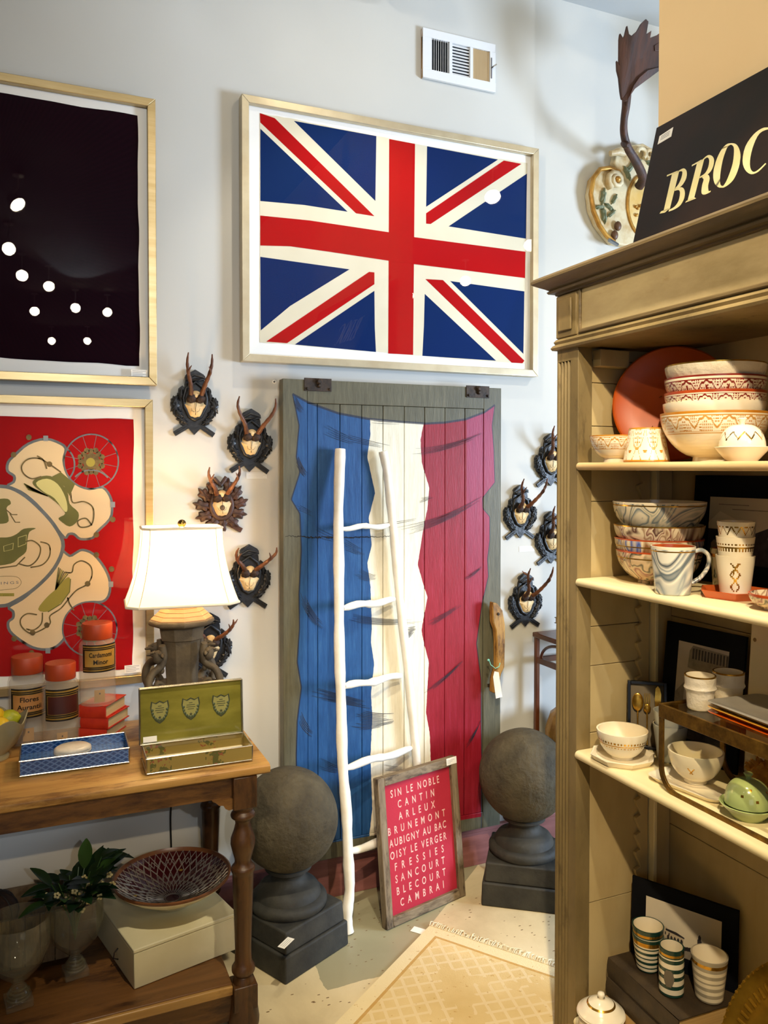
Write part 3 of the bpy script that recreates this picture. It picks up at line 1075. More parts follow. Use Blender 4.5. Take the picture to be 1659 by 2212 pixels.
# ================================================================ WHITE LADDER
LAD = M('chalk_white_bamboo', 'f4f0e6', 'e9e2d2', rough=0.6, scale=14, bump=0.25, bs=30, bd=.004)
ladder = thing('wooden_ladder', 'white painted rustic pole ladder leaning on the painted door', 'ladder', onZ(755, 2015, 0))
L0 = ladder.location.copy()
def lad(px, py, right=False):
    if right:
        return onY(px, py, 2.7) - L0
    # plane of the ladder: from its feet on the floor to the door face
    p0 = Vector((0, L0.y + .0, 0)); 
    top = Vector((0, 2.695, 1.655))
    d = (top - Vector((0, L0.y, 0)))
    n = Vector((1, 0, 0)).cross(d).normalized()
    # the ladder turns slightly: right pole stands nearer the wall
    n = (Matrix.Rotation(radians(10), 3, 'Z') @ n)
    return onP(px, py, Vector((L0.x, L0.y, 0)), n) - L0
for nm, ctr, rr_ in (('left', [(735, 970), (731, 1100), (732, 1250), (733, 1400), (737, 1530), (740, 1650), (748, 1750), (752, 1850), (755, 1920), (750, 1970), (752, 2013)], .0185),
                     ('right', [(827, 975), (836, 1020), (845, 1100), (854, 1190), (864, 1300), (878, 1420), (888, 1520), (896, 1600), (904, 1680), (918, 1800), (926, 1880)], .0155)):
    c = catmull([lad(*q, nm == 'right') for q in ctr], 5)
    k = rr_
    rs = [k * (1 + .07 * sin(i * .9) + .04 * sin(i * 2.3)) for i in range(len(c))]
    if nm == 'right':
        c[-1] = Vector((c[-1].x, c[-1].y, max(c[-1].z, .0)))
    G().tube(c, rs, LAD, 14).build('rail', ladder, smooth=60)
for a, b, r0 in (((738, 1141), (842, 1135), .0095), ((742, 1312), (852, 1296), .0125), ((745, 1483), (866, 1459), .0125), ((748, 1657), (888, 1618), .013), ((756, 1838), (905, 1795), .014)):
    pa, pb = lad(*a), lad(*b, True)
    n = 12
    pts = [pa.lerp(pb, i / n) + Vector((0, 0, .004 * sin(i * .8 + a[1]))) for i in range(n + 1)]
    rs = [r0 * (1 + .10 * sin(i * 1.1 + a[1]) + (.25 if i in (6,) else 0)) for i in range(n + 1)]
    rs[0] *= .7; rs[-1] *= .7
    G().tube(pts, rs, LAD, 12).build('rung', ladder, smooth=60)

# ================================================================ TOWN-NAME BANNER in a wooden frame
b0, b1 = onZ(830, 2008, 0), onZ(1000, 1932, 0)
bu = (b1 - b0).normalized()
bw_ = (b1 - b0).length
nn = Vector((bu.y, -bu.x, 0))                     # towards the camera
lean = radians(6)
bv = (Vector((0, 0, 1)) * cos(lean) - nn * sin(lean)).normalized()
bh = .565
b0 = b0 + Vector((0, 0, .002))
bt = thing('town_name_sign', 'red cloth sign listing French towns in a weathered wooden frame, propped against the ladder', 'sign', b0)
T = frame_of((0, 0, 0), bu, bv)
GWOOD = wood('weathered_grey_wood', '5c4a34', '8e7d62', 'z', '3c2e1e', rough=.7)
GWOODX = wood('weathered_grey_wood_across', '5c4a34', '8e7d62', 'x', '3c2e1e', rough=.7)
def bp(px, py):
    p = onP(px, py, b0, bu.cross(bv)) - b0
    return (p.dot(bu), p.dot(bv))
TL, TR, BR_, BL_ = bp(806, 1682), bp(980, 1633), bp(1000, 1931), (0, 0)
fwid = .030
bw_, bh = (TR[0] + BR_[0]) / 2, (TL[1] + TR[1]) / 2
for nm, q, m in (('frame_stile', (0, fwid, 0, bh), GWOOD), ('frame_stile', (bw_ - fwid, bw_, 0, bh), GWOOD), ('frame_rail', (fwid, bw_ - fwid, 0, fwid * 1.05), GWOODX), ('frame_rail', (fwid, bw_ - fwid, bh - fwid, bh), GWOODX)):
    g = G(); g.T = T
    g.box(q[0], q[1], q[2], q[3], -.012, .016, m)
    g.build(nm, bt, bev=.002)
g = G(); g.T = T
CLOTH = M('faded_red_cloth', 'a81830', 'b42038', rough=.8, scale=3, bump=.15, bs=220)
g.box(fwid, bw_ - fwid, fwid, bh - fwid, 0, .003, CLOTH)
cl = g.build('red_cloth', bt)
CHK = M('chalky_pink_lettering', 'dfa79c', 'e8bdb0', rough=.8, scale=30)
rows = [('SIN LE NOBLE', 842, 949, 1711), ('CANTIN', 858, 938, 1736), ('ARLEUX', 860, 940, 1764), ('BRUNEMONT', 837, 963, 1798), ('AUBIGNY AU BAC', 840, 965, 1824),
        ('OISY LE VERGER', 842, 966, 1850), ('FRESSIES', 852, 960, 1877), ('SANCOURT', 853, 962, 1902), ('BLECOURT', 856, 964, 1927), ('CAMBRAI', 864, 960, 1952)]
g = G(); g.T = T
for i, (tx, xa, xb, yb) in enumerate(rows):
    pu = bp(xa, yb)
    pe = bp(xb, yb)
    v = bh - fwid - .050 - i * (bh - 2 * fwid - .058) / 9.35
    text_into(g, tx, (pu[0] + pe[0]) / 2, v, .027, CHK, w=.0034, xs=(pe[0] - pu[0]), bold=.014, narrow=.66)
g.build('lettering', cl)
g = G(); g.T = T
g.box(bw_ - .052, bw_ - .002, bh - .024, bh + .001, .0165, .0172, LABW)
for k in range(3):
    g.box(bw_ - .049, bw_ - .012 - .01 * k, bh - .008 - k * .005, bh - .0072 - k * .005, .0172, .0174, INK)
g.build('price_label', bt)

# ================================================================ STONE BALL FINIALS
STONE = NT('dark_cast_stone')
n1 = STONE.noise(9, 8, rough=.65)
STONE.l(STONE.ramp(n1, [(0.3, '322d23'), (0.55, '4c4535'), (0.75, '5c5542')]), STONE.b.inputs['Base Color'])
vo = STONE.n('ShaderNodeTexVoronoi'); vo.inputs['Scale'].default_value = 14
STONE.l(STONE.obj(), vo.inputs['Vector'])
pit = STONE.math('MULTIPLY', STONE.math('LESS_THAN', vo.outputs['Distance'], .16), -1.0)
crk = STONE.math('LESS_THAN', STONE.noise(11, 3, (1, 1, 2.4), .6, 1.2), .34)
STONE.bump(STONE.math('ADD', STONE.math('ADD', STONE.math('MULTIPLY', STONE.noise(48, 7), .9), STONE.math('MULTIPLY', STONE.math('ADD', STONE.math('MULTIPLY', crk, -1.2), pit), .8)), STONE.noise(7, 4)), .8, .009)
STONE = STONE.set(.75, 0, 0, .3)
DSTONE = M('dark_plinth_stone', '232320', '35342e', rough=.7, scale=14, bump=.4, bs=60)


def finial(label, loc, rz, s, seed):
    r = thing('ball_finial', label, 'finial', loc, rz, 'stone ball finials on square plinths')
    rnd = random.Random(seed)
    hb = s * .142
    def sq(z0, z1, a0, a1, nm):
        g = G()
        g.add([(sx * a, sy * a, z) for z, a in ((z0, a0), (z1, a1)) for sx, sy in ((-1, -1), (1, -1), (1, 1), (-1, 1))], [(3, 2, 1, 0), (4, 5, 6, 7), (0, 1, 5, 4), (1, 2, 6, 5), (2, 3, 7, 6), (3, 0, 4, 7)], DSTONE)
        return g.build(nm, r, bev=.006, seg=3)
    sq(0, .082 * s, hb, hb * .985, 'plinth')
    sq(.082 * s, .150 * s, hb * .93, hb * .9, 'upper_plinth')
    z = .150 * s
    g = G()
    pr = [(0, z), (.122, z), (.128, z + .008), (.128, z + .022), (.120, z + .032), (.108, z + .036), (.104, z + .050), (.096, z + .062), (.082, z + .070), (.072, z + .074), (.060, z + .084), (.054, z + .098), (.056, z + .108), (.070, z + .116), (.078, z + .122), (.078, z + .132), (.066, z + .140), (0, z + .142)]
    g.lathe([(a * s, z + (b - z) * s) for a, b in pr], 56, DSTONE)
    g.build('moulded_neck', r, smooth=50)
    zc = z + .128 * s + .152 * s
    ph = [(rnd.uniform(-1, 1), rnd.uniform(-1, 1), rnd.uniform(-1, 1)) for _ in range(7)]
    def wp(d):
        return 1 + .006 * sum(sin(5 * (d.x * a + d.y * b + d.z * c) + 3 * a) for a, b, c in ph) / 3
    G().ball((0, 0, zc), .165 * s, STONE, 72, 44, warp=wp).build('stone_ball', r, smooth=80)
    return r


fa, fb = onZ(617, 2127, 0), onZ(753, 2038, 0)
du = (fb - fa).normalized()
ang = atan2(du.y, du.x)
ctr = fa + du * .138 + Vector((-du.y, du.x, 0)) * .138
fin = finial('dark stone ball finial on a square plinth beside the wooden table', (ctr.x, ctr.y, 0), ang, 1.0, 2)
p = onP(625, 2035, ctr + Vector((du.y, -du.x, 0)) * .135, Vector((du.y, -du.x, 0)))
t_ = thing('paper_tag', 'small white paper label lying on the plinth of the left stone ball', 'price tag', (0, 0, 0))
t_.location = onZ(618, 2037, .1505)
g = G().box(-.028, .028, -.012, .012, 0, .001, LABW)
for k in range(3):
    g.box(-.022, .018, -.007 + .006 * k, -.0062 + .006 * k, .001, .0012, INK)
g.build('label_card', t_).rotation_euler = (0, 0, ang + .25)
fa, fb = onZ(1035, 1948, 0), onZ(1203, 1968, 0)
du = (fb - fa).normalized()
ang = atan2(du.y, du.x)
ctr = fa + du * .145 + Vector((-du.y, du.x, 0)) * .14
finial('dark stone ball finial on a square plinth beside the cabinet, right of the town sign', (ctr.x - .004, ctr.y - .022, 0), ang, 1.02, 5)

# ================================================================ RUG
c0, c1, c2 = onZ(928, 2003, 0), onZ(1203, 2095, 0), onZ(690, 2212, 0)
ru = (c1 - c0).normalized()
rv = Vector((ru.y, -ru.x, 0))
if rv.dot(c2 - c0) < 0:
    rv = -rv
rug = thing('woven_rug', 'pale gold woven rug with white fringe on the concrete floor', 'rug', c0)
RUG = NT('gold_wool_weave')
x, y, z = RUG.xyz()
RT_ = frame_of((0, 0, 0), ru, rv)
def dotc(v):
    return RUG.math('ADD', RUG.math('MULTIPLY', x, v.x), RUG.math('MULTIPLY', y, v.y))
uu, vv = dotc(ru), dotc(rv)
RL, RW = 1.5, 1.25
a1 = RUG.math('PINGPONG', RUG.math('ADD', uu, vv), .030)
a2 = RUG.math('PINGPONG', RUG.math('SUBTRACT', uu, vv), .030)
dia = RUG.math('MULTIPLY', RUG.math('LESS_THAN', RUG.math('MINIMUM', a1, a2), .007), RUG.math('GREATER_THAN', RUG.noise(4, 3), .42))
ed = RUG.math('MINIMUM', RUG.math('MINIMUM', uu, RUG.math('SUBTRACT', RW, uu)), vv)
bord = RUG.math('MULTIPLY', RUG.math('GREATER_THAN', ed, .045), RUG.math('LESS_THAN', ed, .055))
base = RUG.ramp(RUG.noise(5, 6), [(.3, 'cdb27a'), (.7, 'dcc592')])
col = RUG.mix(RUG.math('MULTIPLY', dia, .4), base, lin('e6d8b6'))
col = RUG.mix(RUG.math('LESS_THAN', ed, .045), col, lin('e0cfa4'))
col = RUG.mix(RUG.math('MULTIPLY', bord, .8), col, lin('b98f48'))
spk = RUG.math('GREATER_THAN', RUG.noise(70, 2), .70)
col = RUG.mix(RUG.math('MULTIPLY', spk, .5), col, lin('a8792c'))
RUG.l(col, RUG.b.inputs['Base Color'])
RUG.bump(RUG.math('ADD', RUG.noise(220, 3), RUG.math('MULTIPLY', dia, .6)), .5, .003)
RUG = RUG.set(.9, 0, 0, .2)
g = G()
n = 24
vs, fs = [], []
for i in range(n + 1):
    for j in range(n + 1):
        a, b = RW * i / n, RL * j / n
        q = ru * a + rv * b
        vs.append((q.x, q.y, .006 + .0015 * sin(a * 14) * sin(b * 9)))
for i in range(n):
    for j in range(n):
        fs.append((i * (n + 1) + j, (i + 1) * (n + 1) + j, (i + 1) * (n + 1) + j + 1, i * (n + 1) + j + 1))
m0 = len(vs)
vs += [(v[0], v[1], .0005) for v in vs]
fs += [tuple(m0 + i for i in f)[::-1] for f in fs]
edge = [i * (n + 1) for i in range(n + 1)] + [n * (n + 1) + j for j in range(1, n + 1)] + [i * (n + 1) + n for i in range(n - 1, -1, -1)] + [j for j in range(n - 1, 0, -1)]
for i in range(len(edge)):
    a, b = edge[i], edge[(i + 1) % len(edge)]
    fs.append((a, b, m0 + b, m0 + a))
g.add(vs, fs, RUG)
g.build('woven_field', rug, smooth=60)
g = G()
FR = M('ivory_fringe', 'e9dcbc', 'd9c79c', rough=.9)
rnd = random.Random(9)
for k in range(230):
    a = RW * k / 230
    q = ru * a
    L_ = rnd.uniform(.025, .045)
    sk = rnd.uniform(-.015, .015)
    m_ = q - rv * L_ * .5 + ru * rnd.uniform(-.006, .006)
    e_ = q - rv * L_ + ru * sk
    g.tube([(q.x, q.y, .006), (m_.x, m_.y, .007 + rnd.uniform(0, .004)), (e_.x, e_.y, .002)], [.0022, .0018, .0012], FR, 5)
o = g.build('fringe', rug)
o['kind'] = 'stuff'
t_ = thing('paper_tag', 'white paper price tag lying on the floor at the corner of the rug', 'price tag', onZ(903, 2010, .001))
g = G().box(-.022, .022, -.016, .016, 0, .001, LABW)
g.build('label_card', t_).rotation_euler = (0, 0, -.9)

# ================================================================ ROE ANTLER TROPHIES
BLK = M('black_carved_wood', '0e0f12', '1d1f24', rough=.42, scale=20, bump=.5, bs=50, coat=.1)
BRN = M('brown_carved_wood', '2c170c', '4b2a16', rough=.5, scale=20, bump=.5, bs=50)
BONE = M('aged_skull_bone', 'd8b47a', 'ecd2a0', rough=.6, scale=22, bump=.4, bs=60)
ANT = M('brown_antler_horn', '4a2a18', '7a4a2c', rough=.5, scale=30, stretch=(1, 1, .4), bump=.6, bs=90, bd=.003)
ANTD = M('dark_antler_burr', '20120a', '3c2414', rough=.7, scale=60, bump=1.0, bs=140, bd=.004)
half = [(0, 0), (85, 90), (170, 130), (190, 180), (230, 215), (250, 265), (240, 300), (268, 330), (262, 375), (284, 400), (262, 440), (225, 432), (200, 415), (188, 560), (150, 590), (128, 560), (118, 640), (95, 690), (122, 705), (100, 735), (0, 790)]


def leaf(g, c, ang, ln, wd, m, lob=4):
    """a carved oak leaf: a lobed dome lying in the (u, v) plane"""
    top, n = [], 26
    for k in range(n):
        a = 2 * pi * k / n
        rr_ = 1 + .20 * cos(a * lob * 2)
        x_, y_ = cos(a) * ln * rr_ / 2, sin(a) * wd * rr_ / 2
        top.append((c[0] + x_ * cos(ang) - y_ * sin(ang), c[1] + x_ * sin(ang) + y_ * cos(ang)))
    b = [(p[0], p[1], .006) for p in top] + [(c[0] + (p[0] - c[0]) * .82, c[1] + (p[1] - c[1]) * .82, .016) for p in top] + [(c[0] + (p[0] - c[0]) * .4, c[1] + (p[1] - c[1]) * .4, .020) for p in top] + [(c[0], c[1], .019)]
    fs = []
    for k in range(n):
        l = (k + 1) % n
        fs += [(k, l, n + l, n + k), (n + k, n + l, 2 * n + l, 2 * n + k), (2 * n + k, 2 * n + l, 3 * n)]
    g.add(b, fs, m)
    dx, dy = cos(ang) * ln * .45, sin(ang) * ln * .45
    g.tube([(c[0] - dx, c[1] - dy, .018), (c[0], c[1], .0215), (c[0] + dx, c[1] + dy, .016)], .0018, m, 6)


def trophy(px, py, label, s=1.0, rot=0.0, brown=False, spread=1.0, up=1.0, tines=1, fwd=1.0, bend=0.0):
    p = onY(px, py, WALL - .01)
    r = thing('antler_trophy', label, 'antler trophy', (p.x, WALL, p.z), group='roe antler trophies on the wall')
    r.rotation_euler = (0, rot, 0)
    r.scale = (s, s, s)
    T = frame_of((0, 0, 0), (1, 0, 0), (0, 0, 1))
    cm = BRN if brown else BLK
    k = 1 / 3552.
    zc = -400 * k                     # origin at the middle of the board
    g = G(); g.T = T
    if not brown:
        pl = [(a * k, b * k + zc) for a, b in half] + [(-a * k, b * k + zc) for a, b in half[::-1][1:-1]]
        g.prism(pl, .001, .012, cm)
        for s_ in (-1, 1):
            for (a, b, an, ln, wd) in ((225, 350, 100, 190, 85), (185, 250, 60, 170, 80), (140, 170, 35, 150, 70), (165, 480, 95, 150, 60), (235, 405, 110, 110, 70)):
                leaf(g, (s_ * (a + 8) * k, b * k + zc), radians(an if s_ > 0 else 180 - an), ln * k * 1.12, wd * k * 1.2, cm)
        # arch hood and knotted top
        g.tube([(x_ * k, y_ * k + zc, .014) for x_, y_ in ((-125, 330), (-140, 440), (-110, 560), (0, 640), (110, 560), (140, 440), (125, 330), (70, 220), (0, 180), (-70, 220))], .0065, cm, 10, closed=True)
        g.prism([(x_ * k, y_ * k + zc) for x_, y_ in ((-130, 690), (-15, 785), (110, 715), (118, 670), (20, 650), (-100, 640))], .010, .022, cm)
        g.tube([(x_ * k, y_ * k + zc, .022) for x_, y_ in ((-110, 665), (-20, 720), (100, 690), (20, 670), (-90, 650))], .0045, cm, 8)
    else:
        g.tube([(.036 * cos(a) * 1.0, .046 * sin(a), .012) for a in [2 * pi * i / 28 for i in range(28)]], .010, cm, 10, closed=True)
        g.prism([(.040 * cos(2 * pi * i / 24), .05 * sin(2 * pi * i / 24)) for i in range(24)], .001, .009, cm)
        for i in range(11):
            a = radians(-90 + (i - 5) * 31)
            rr_ = .064
            leaf(g, (rr_ * cos(a), rr_ * 1.05 * sin(a) + .0), a + (.3 if i > 5 else -.3), .060, .036, cm, 3)
        for s_ in (-1, 1):
            g.tube([(0, .07, .016), (s_ * .022, .098, .014)], .007, cm, 8)
    board = g.build('carved_board', r, bev=0, smooth=40)
    g = G(); g.T = T
    for s_ in (-1, 1):
        g.T = T @ Matrix.Translation((s_ * .040, zc + .018 if not brown else -.075, .003)) @ Matrix.Rotation(radians(-33 * s_), 4, 'Z')
        g.box(-.032, .032, -.0085, .0085, -.001, .008, cm)
        g.box(-.028, .028, -.001, .001, .008, .0095, cm)
    g.build('ribbon_tails', r, bev=.001)
    # skull plate
    oz = zc + 315 * k if not brown else -.006
    g = G(); g.T = T
    sk = [(0, -.032), (.010, -.029), (.016, -.030), (.023, -.019), (.028, -.004), (.031, .002), (.043, .015), (.031, .018), (.028, .030), (.016, .040), (0, .041)]
    sk = [(a, b + oz) for a, b in sk] + [(-a, b + oz) for a, b in sk[::-1][1:-1]]
    n = len(sk)
    vs = [(a, b, .012) for a, b in sk] + [(a * .93, oz + (b - oz) * .93, .019) for a, b in sk] + [(a * .35, oz + (b - oz) * .4, .027) for a, b in sk] + [(0, oz, .027)]
    fs = []
    for i in range(n):
        j = (i + 1) % n
        fs += [(i, j, n + j, n + i), (n + i, n + j, 2 * n + j, 2 * n + i), (2 * n + i, 2 * n + j, 3 * n)]
    g.add(vs, fs, BONE)
    g.ball((0, oz + .045, .028), .012, BONE, 14, 8, sc=(1.5, 1.3, 1))
    if brown:
        g.ball((0, oz - .001, .026), .010, M('bronze_seal', '57452c', rough=.6, bump=.8, bs=150), 16, 8, sc=(1, 1, .35))
    for s_ in (-1, 1):
        g.ball((s_ * .014, oz + .002, .0235), .004, ANTD, 8, 6, sc=(.6, 1.3, .5))
    g.tube([(0, oz + .03, .0285), (.001, oz + .012, .0292), (-.001, oz - .004, .0285), (.001, oz - .022, .024)], .0008, ANTD, 5)
    for s_ in (-1, 1):
        g.tube([(s_ * .004, oz - .012, .0275), (s_ * .012, oz - .008, .025), (s_ * .016, oz + .008, .0245)], .0007, ANTD, 5)
    g.build('skull_plate', r, smooth=50)
    # antlers
    for s_ in (-1, 1):
        g = G(); g.T = T
        bx, bz = s_ * .015, oz + .038
        P = [(bx, bz, .026), (bx + s_ * .004 * spread, bz + .010, .038 * fwd), (bx + s_ * .012 * spread, bz + .035 * up, .062 * fwd), (bx + s_ * .026 * spread, bz + .065 * up, .078 * fwd),
             (bx + s_ * .034 * spread + bend, bz + .095 * up, .088 * fwd), (bx + s_ * .032 * spread + bend * 1.4, bz + .122 * up, .098 * fwd)]
        c = catmull(P, 5)
        rr_ = lerp_list([.0092, .0084, .0072, .0062, .0050, .0018], len(c))
        rr_ = [q * (1 + .12 * sin(i * 2.1)) for i, q in enumerate(rr_)]
        g.tube(c, rr_, ANT, 10)
        q = c[int(len(c) * .55)]
        if tines:
            g.tube(catmull([q, q + Vector((s_ * .004, .012, .016)), q + Vector((-s_ * .004, .030, .026))], 4), lerp_list([.005, .0038, .0012], 9), ANT, 8)
        if tines > 1:
            q = c[int(len(c) * .8)]
            g.tube(catmull([q, q + Vector((s_ * .010, .006, -.010)), q + Vector((s_ * .018, .016, -.016))], 4), lerp_list([.004, .0032, .001], 9), ANT, 8)
        an = g.build('antler', r, smooth=60)
        g = G(); g.T = T
        g.lathe([(0, -.004), (.013, -.003), (.0165, .003), (.016, .009), (.012, .014), (.009, .016), (0, .016)], 18, ANTD, warp=lambda a_, r_, z_: (r_ * (1 + .10 * sin(7 * a_)), z_))
        o = g.build('burr', an, smooth=60)
        o.location = (bx, -.026, bz - .002)
        o.rotation_euler = (radians(38), 0, 0)
    return r


trophy(421, 868, 'black carved trophy with upright antlers, topmost of the left group', 1.0, 0.02, spread=.75, up=1.15, tines=1)
trophy(541, 950, 'black carved trophy with wide antlers, just left of the painted door top', 1.0, 0.03, spread=1.5, up=1.05, tines=0)
trophy(478, 1092, 'brown carved oak-leaf wreath trophy with round cream skull plate, above the lamp', 1.0, -.05, True, spread=1.1, up=.85, tines=1)
trophy(537, 1243, 'black carved trophy with curved antlers, right of the lit lampshade', 1.0, .03, spread=1.6, up=.75, tines=1, bend=.006)
trophy(452, 1392, 'black carved trophy partly hidden behind the stone lamp base', 1.0, .05, spread=1.4, up=.7, tines=2)
trophy(1190, 992, 'black carved trophy half hidden by the cabinet, uppermost of the right group', .98, 0, spread=.9, tines=1)
trophy(1124, 1104, 'black carved trophy with forked antlers, between the door and the cabinet', .98, 0, spread=1.25, tines=1, fwd=1.25)
trophy(1191, 1160, 'black carved trophy mostly hidden by the cabinet post, middle of the right group', .98, 0, spread=.9, tines=1)
trophy(1135, 1294, 'black carved trophy with long forked antlers, lowest of the right group', 1.0, 0, spread=1.2, tines=2, fwd=1.3, up=1.05)

# ================================================================ FALLOW ANTLER ON A GILT CARTOUCHE
p = onY(1368, 430, WALL - .02)
tr = thing('fallow_trophy', 'large palmate fallow antlers on a cream and gilt rococo carved cartouche, high on the wall', 'antler trophy', (p.x, WALL, p.z))
T = frame_of((0, 0, 0), (1, 0, 0), (0, 0, 1))
CART = M('cream_gilt_carving', 'cdbf9c', 'a8823f', rough=.5, scale=12, lo=.45, hi=.7, bump=.6, bs=40)
GILT = M('old_gilt', '9a6a24', 'c99a4a', rough=.4, metal=.5, scale=20)
SAGE = M('sage_green_carving', '5c6a54', '7d8268', rough=.6, scale=20, bump=.4)
def cp(px, py, y=WALL - .03):
    q = onY(px, py, y)
    return (q.x - p.x, q.z - p.z)
g = G(); g.T = T
KK = 419 / 1495
lft = [cp(1240 + a * KK, b * KK) for a, b in ((250, 1190), (330, 1160), (300, 1260), (350, 1330), (355, 1400), (300, 1300), (200, 1290), (130, 1380), (110, 1500), (125, 1620), (170, 1730), (230, 1810), (290, 1880), (400, 1900))]
cx_ = 0.04
full = [(-.10, .20)] + lft[2:] + [(2 * cx_ - a, b) for a, b in lft[::-1][:-2]] + [(2 * cx_ + .10, .20), (cx_, .24)]
g.prism(full, .002, .035, CART)
g.build('cartouche_board', tr, bev=.008, seg=3)
g = G(); g.T = T
for sgn in (1, -1):
    mx = lambda q: (q[0], q[1], q[2]) if sgn > 0 else (2 * cx_ - q[0], q[1], q[2])
    rim = [cp(1240 + a * KK, b * KK) for a, b in ((340, 1330), (260, 1300), (190, 1310), (140, 1380), (120, 1500), (140, 1630), (185, 1740), (240, 1820), (300, 1870))]
    g.tube([mx((a, b, .038)) for a, b in rim], .010, GILT, 10)
    c_ = cp(1240 + 300 * KK, 1400 * KK)
    sp = [(c_[0] + (.012 + .026 * t / 14) * cos(t * .75), c_[1] + (.012 + .026 * t / 14) * sin(t * .75), .062 - .0015 * t) for t in range(15)]
    g.tube([mx(q) for q in sp], [.006 + .0007 * i for i in range(15)], CART, 10)
    g.ball(mx((c_[0], c_[1], .06)), .014, GILT, 14, 10)
    c_ = cp(1240 + 270 * KK, 1200 * KK)
    g.tube([mx((c_[0] - .01, c_[1], .05)), mx((c_[0] + .03, c_[1] + .012, .055)), mx((c_[0] + .07, c_[1] + .01, .05))], [.012, .015, .013], CART, 12)
    c_ = cp(1240 + 560 * KK, 1190 * KK)
    g.tube([mx((c_[0] + .022 * cos(t * .7), c_[1] + .022 * sin(t * .7) - .01, .05)) for t in range(7)], .009, CART, 10)
g.build('gilt_scrollwork', tr, smooth=60)
g = G(); g.T = T
for sgn in (1, -1):
    for i, (a, b, an, ln) in enumerate(((215, 1520, 80, .07), (190, 1600, 10, .05), (260, 1600, 150, .05), (220, 1660, 100, .07), (280, 1650, 40, .05), (300, 1540, 60, .05), (430, 1290, 50, .07), (400, 1340, 120, .06), (470, 1250, 20, .06))):
        q = cp(1240 + a * KK, b * KK)
        if sgn < 0:
            q = (2 * cx_ - q[0], q[1]); an = 180 - an
        g.T = T @ Matrix.Translation((0, 0, .028))
        leaf(g, q, radians(an), ln, ln * .35, SAGE, 3)
g.build('green_leaves', tr, smooth=50)
for sgn in (1, -1):
    for (a, b) in ((320, 1750), (295, 1820)):
        g = G(); g.T = T
        q = cp(1240 + a * KK, b * KK)
        g.ball((q[0] if sgn > 0 else 2 * cx_ - q[0], q[1], .045), .016, M('brown_acorn', '5a3c24', rough=.5), 14, 10, sc=(1, 1.3, .8))
        g.build('acorn', tr, smooth=60)
g = G(); g.T = T
g.tube([(cx_ + .085 * cos(a), -.03 + .13 * sin(a), .036) for a in [2 * pi * i / 36 for i in range(36)]], .007, GILT, 8, closed=True)
g.prism([(cx_ + .08 * cos(2 * pi * i / 32), -.03 + .125 * sin(2 * pi * i / 32)) for i in range(32)], .03, .042, M('cream_medallion', 'dcc48c', 'c9a458', rough=.5, scale=8))
for i in range(12):
    g.ball((cx_ - .02 + .03 * cos(i * 1.3), -.06 + .028 * sin(i * 1.9), .046), .007, GILT, 8, 6)
g.build('medallion', tr, smooth=50)
g = G(); g.T = T
q = cp(1308, 528)
g.tube([(q[0] - .005, q[1] + .01, .06), (q[0] + .05, q[1] - .0, .045)], .008, M('steel_pin', '8c8f92', rough=.3, metal=1), 10)
g.build('steel_pin', tr)
# the palmate antlers: outline from a beam that widens into a blade with points, curved out from the wall
HORN = M('dark_palmate_horn', '2a1710', '4d2a18', rough=.55, scale=9, stretch=(3, 3, .5), bump=.5, bs=40)
def ab(a, b, y):
    q = onY(1240 + a * KK, b * KK, WALL - y)
    return Vector((q.x - p.x, -y, q.z - p.z))
for sgn in (1, -1):
    mx = lambda v: v if sgn > 0 else Vector((2 * cx_ + .07 - v.x, v.y, v.z))
    g = G()
    beam = [ab(500, 1440, .06), ab(530, 1370, .10), ab(480, 1250, .15), ab(415, 1140, .19), ab(385, 1030, .22), ab(385, 930, .24), ab(400, 820, .26), ab(405, 740, .27), ab(410, 640, .28)]
    c = catmull([mx(v) for v in beam], 6)
    g.tube(c, lerp_list([.020, .019, .018, .016, .015, .014, .016, .018, .016], len(c)), HORN, 14)
    g.tube([mx(v) for v in (ab(375, 1105, .19), ab(395, 1112, .21), ab(420, 1120, .235))], [.010, .016, .008], HORN, 10)
    out = [(360, 700), (350, 600), (335, 540), (332, 465), (350, 500), (352, 300), (358, 255), (382, 295), (395, 265), (412, 195), (425, 260), (445, 275), (490, 235), (520, 180), (555, 145), (575, 165), (550, 200), (540, 235), (560, 260), (598, 235), (588, 290), (640, 270),
           (680, 240), (665, 320), (620, 350), (625, 390), (700, 400), (690, 440), (720, 500), (640, 520), (570, 540), (510, 590), (460, 660), (430, 740), (405, 780), (370, 760)]
    m_ = len(out)
    fr_, bk = [], []
    for a, b in out:
        dep_ = .27 + .05 * (1 - abs(a - 480) / 300) + .04 * max(0, (700 - b) / 700)
        fr_.append(mx(ab(a, b, dep_ + .004)))
        bk.append(mx(ab(a, b, dep_ + .004) + Vector((0, .010, 0))))
    # fill: a fan through a centre line keeps the blade curved
    cl_ = [(400, 700), (430, 560), (470, 420), (500, 320), (540, 430)]
    bmx = bmesh.new()
    vf = [bmx.verts.new(v) for v in fr_]
    vb = [bmx.verts.new(v) for v in bk]
    for i in range(m_):
        j = (i + 1) % m_
        bmx.faces.new((vf[i], vf[j], vb[j], vb[i]))
    f1 = bmx.faces.new(vf)
    f2 = bmx.faces.new(vb[::-1])
    bmesh.ops.triangulate(bmx, faces=[f1, f2])
    bmx.verts.index_update()
    vs = [tuple(v.co) for v in bmx.verts]
    fs = [tuple(v.index for v in f.verts) for f in bmx.faces]
    bmx.free()
    g.add(vs, fs, HORN)
    g.build('palmate_antler', tr, smooth=70, bev=.002)
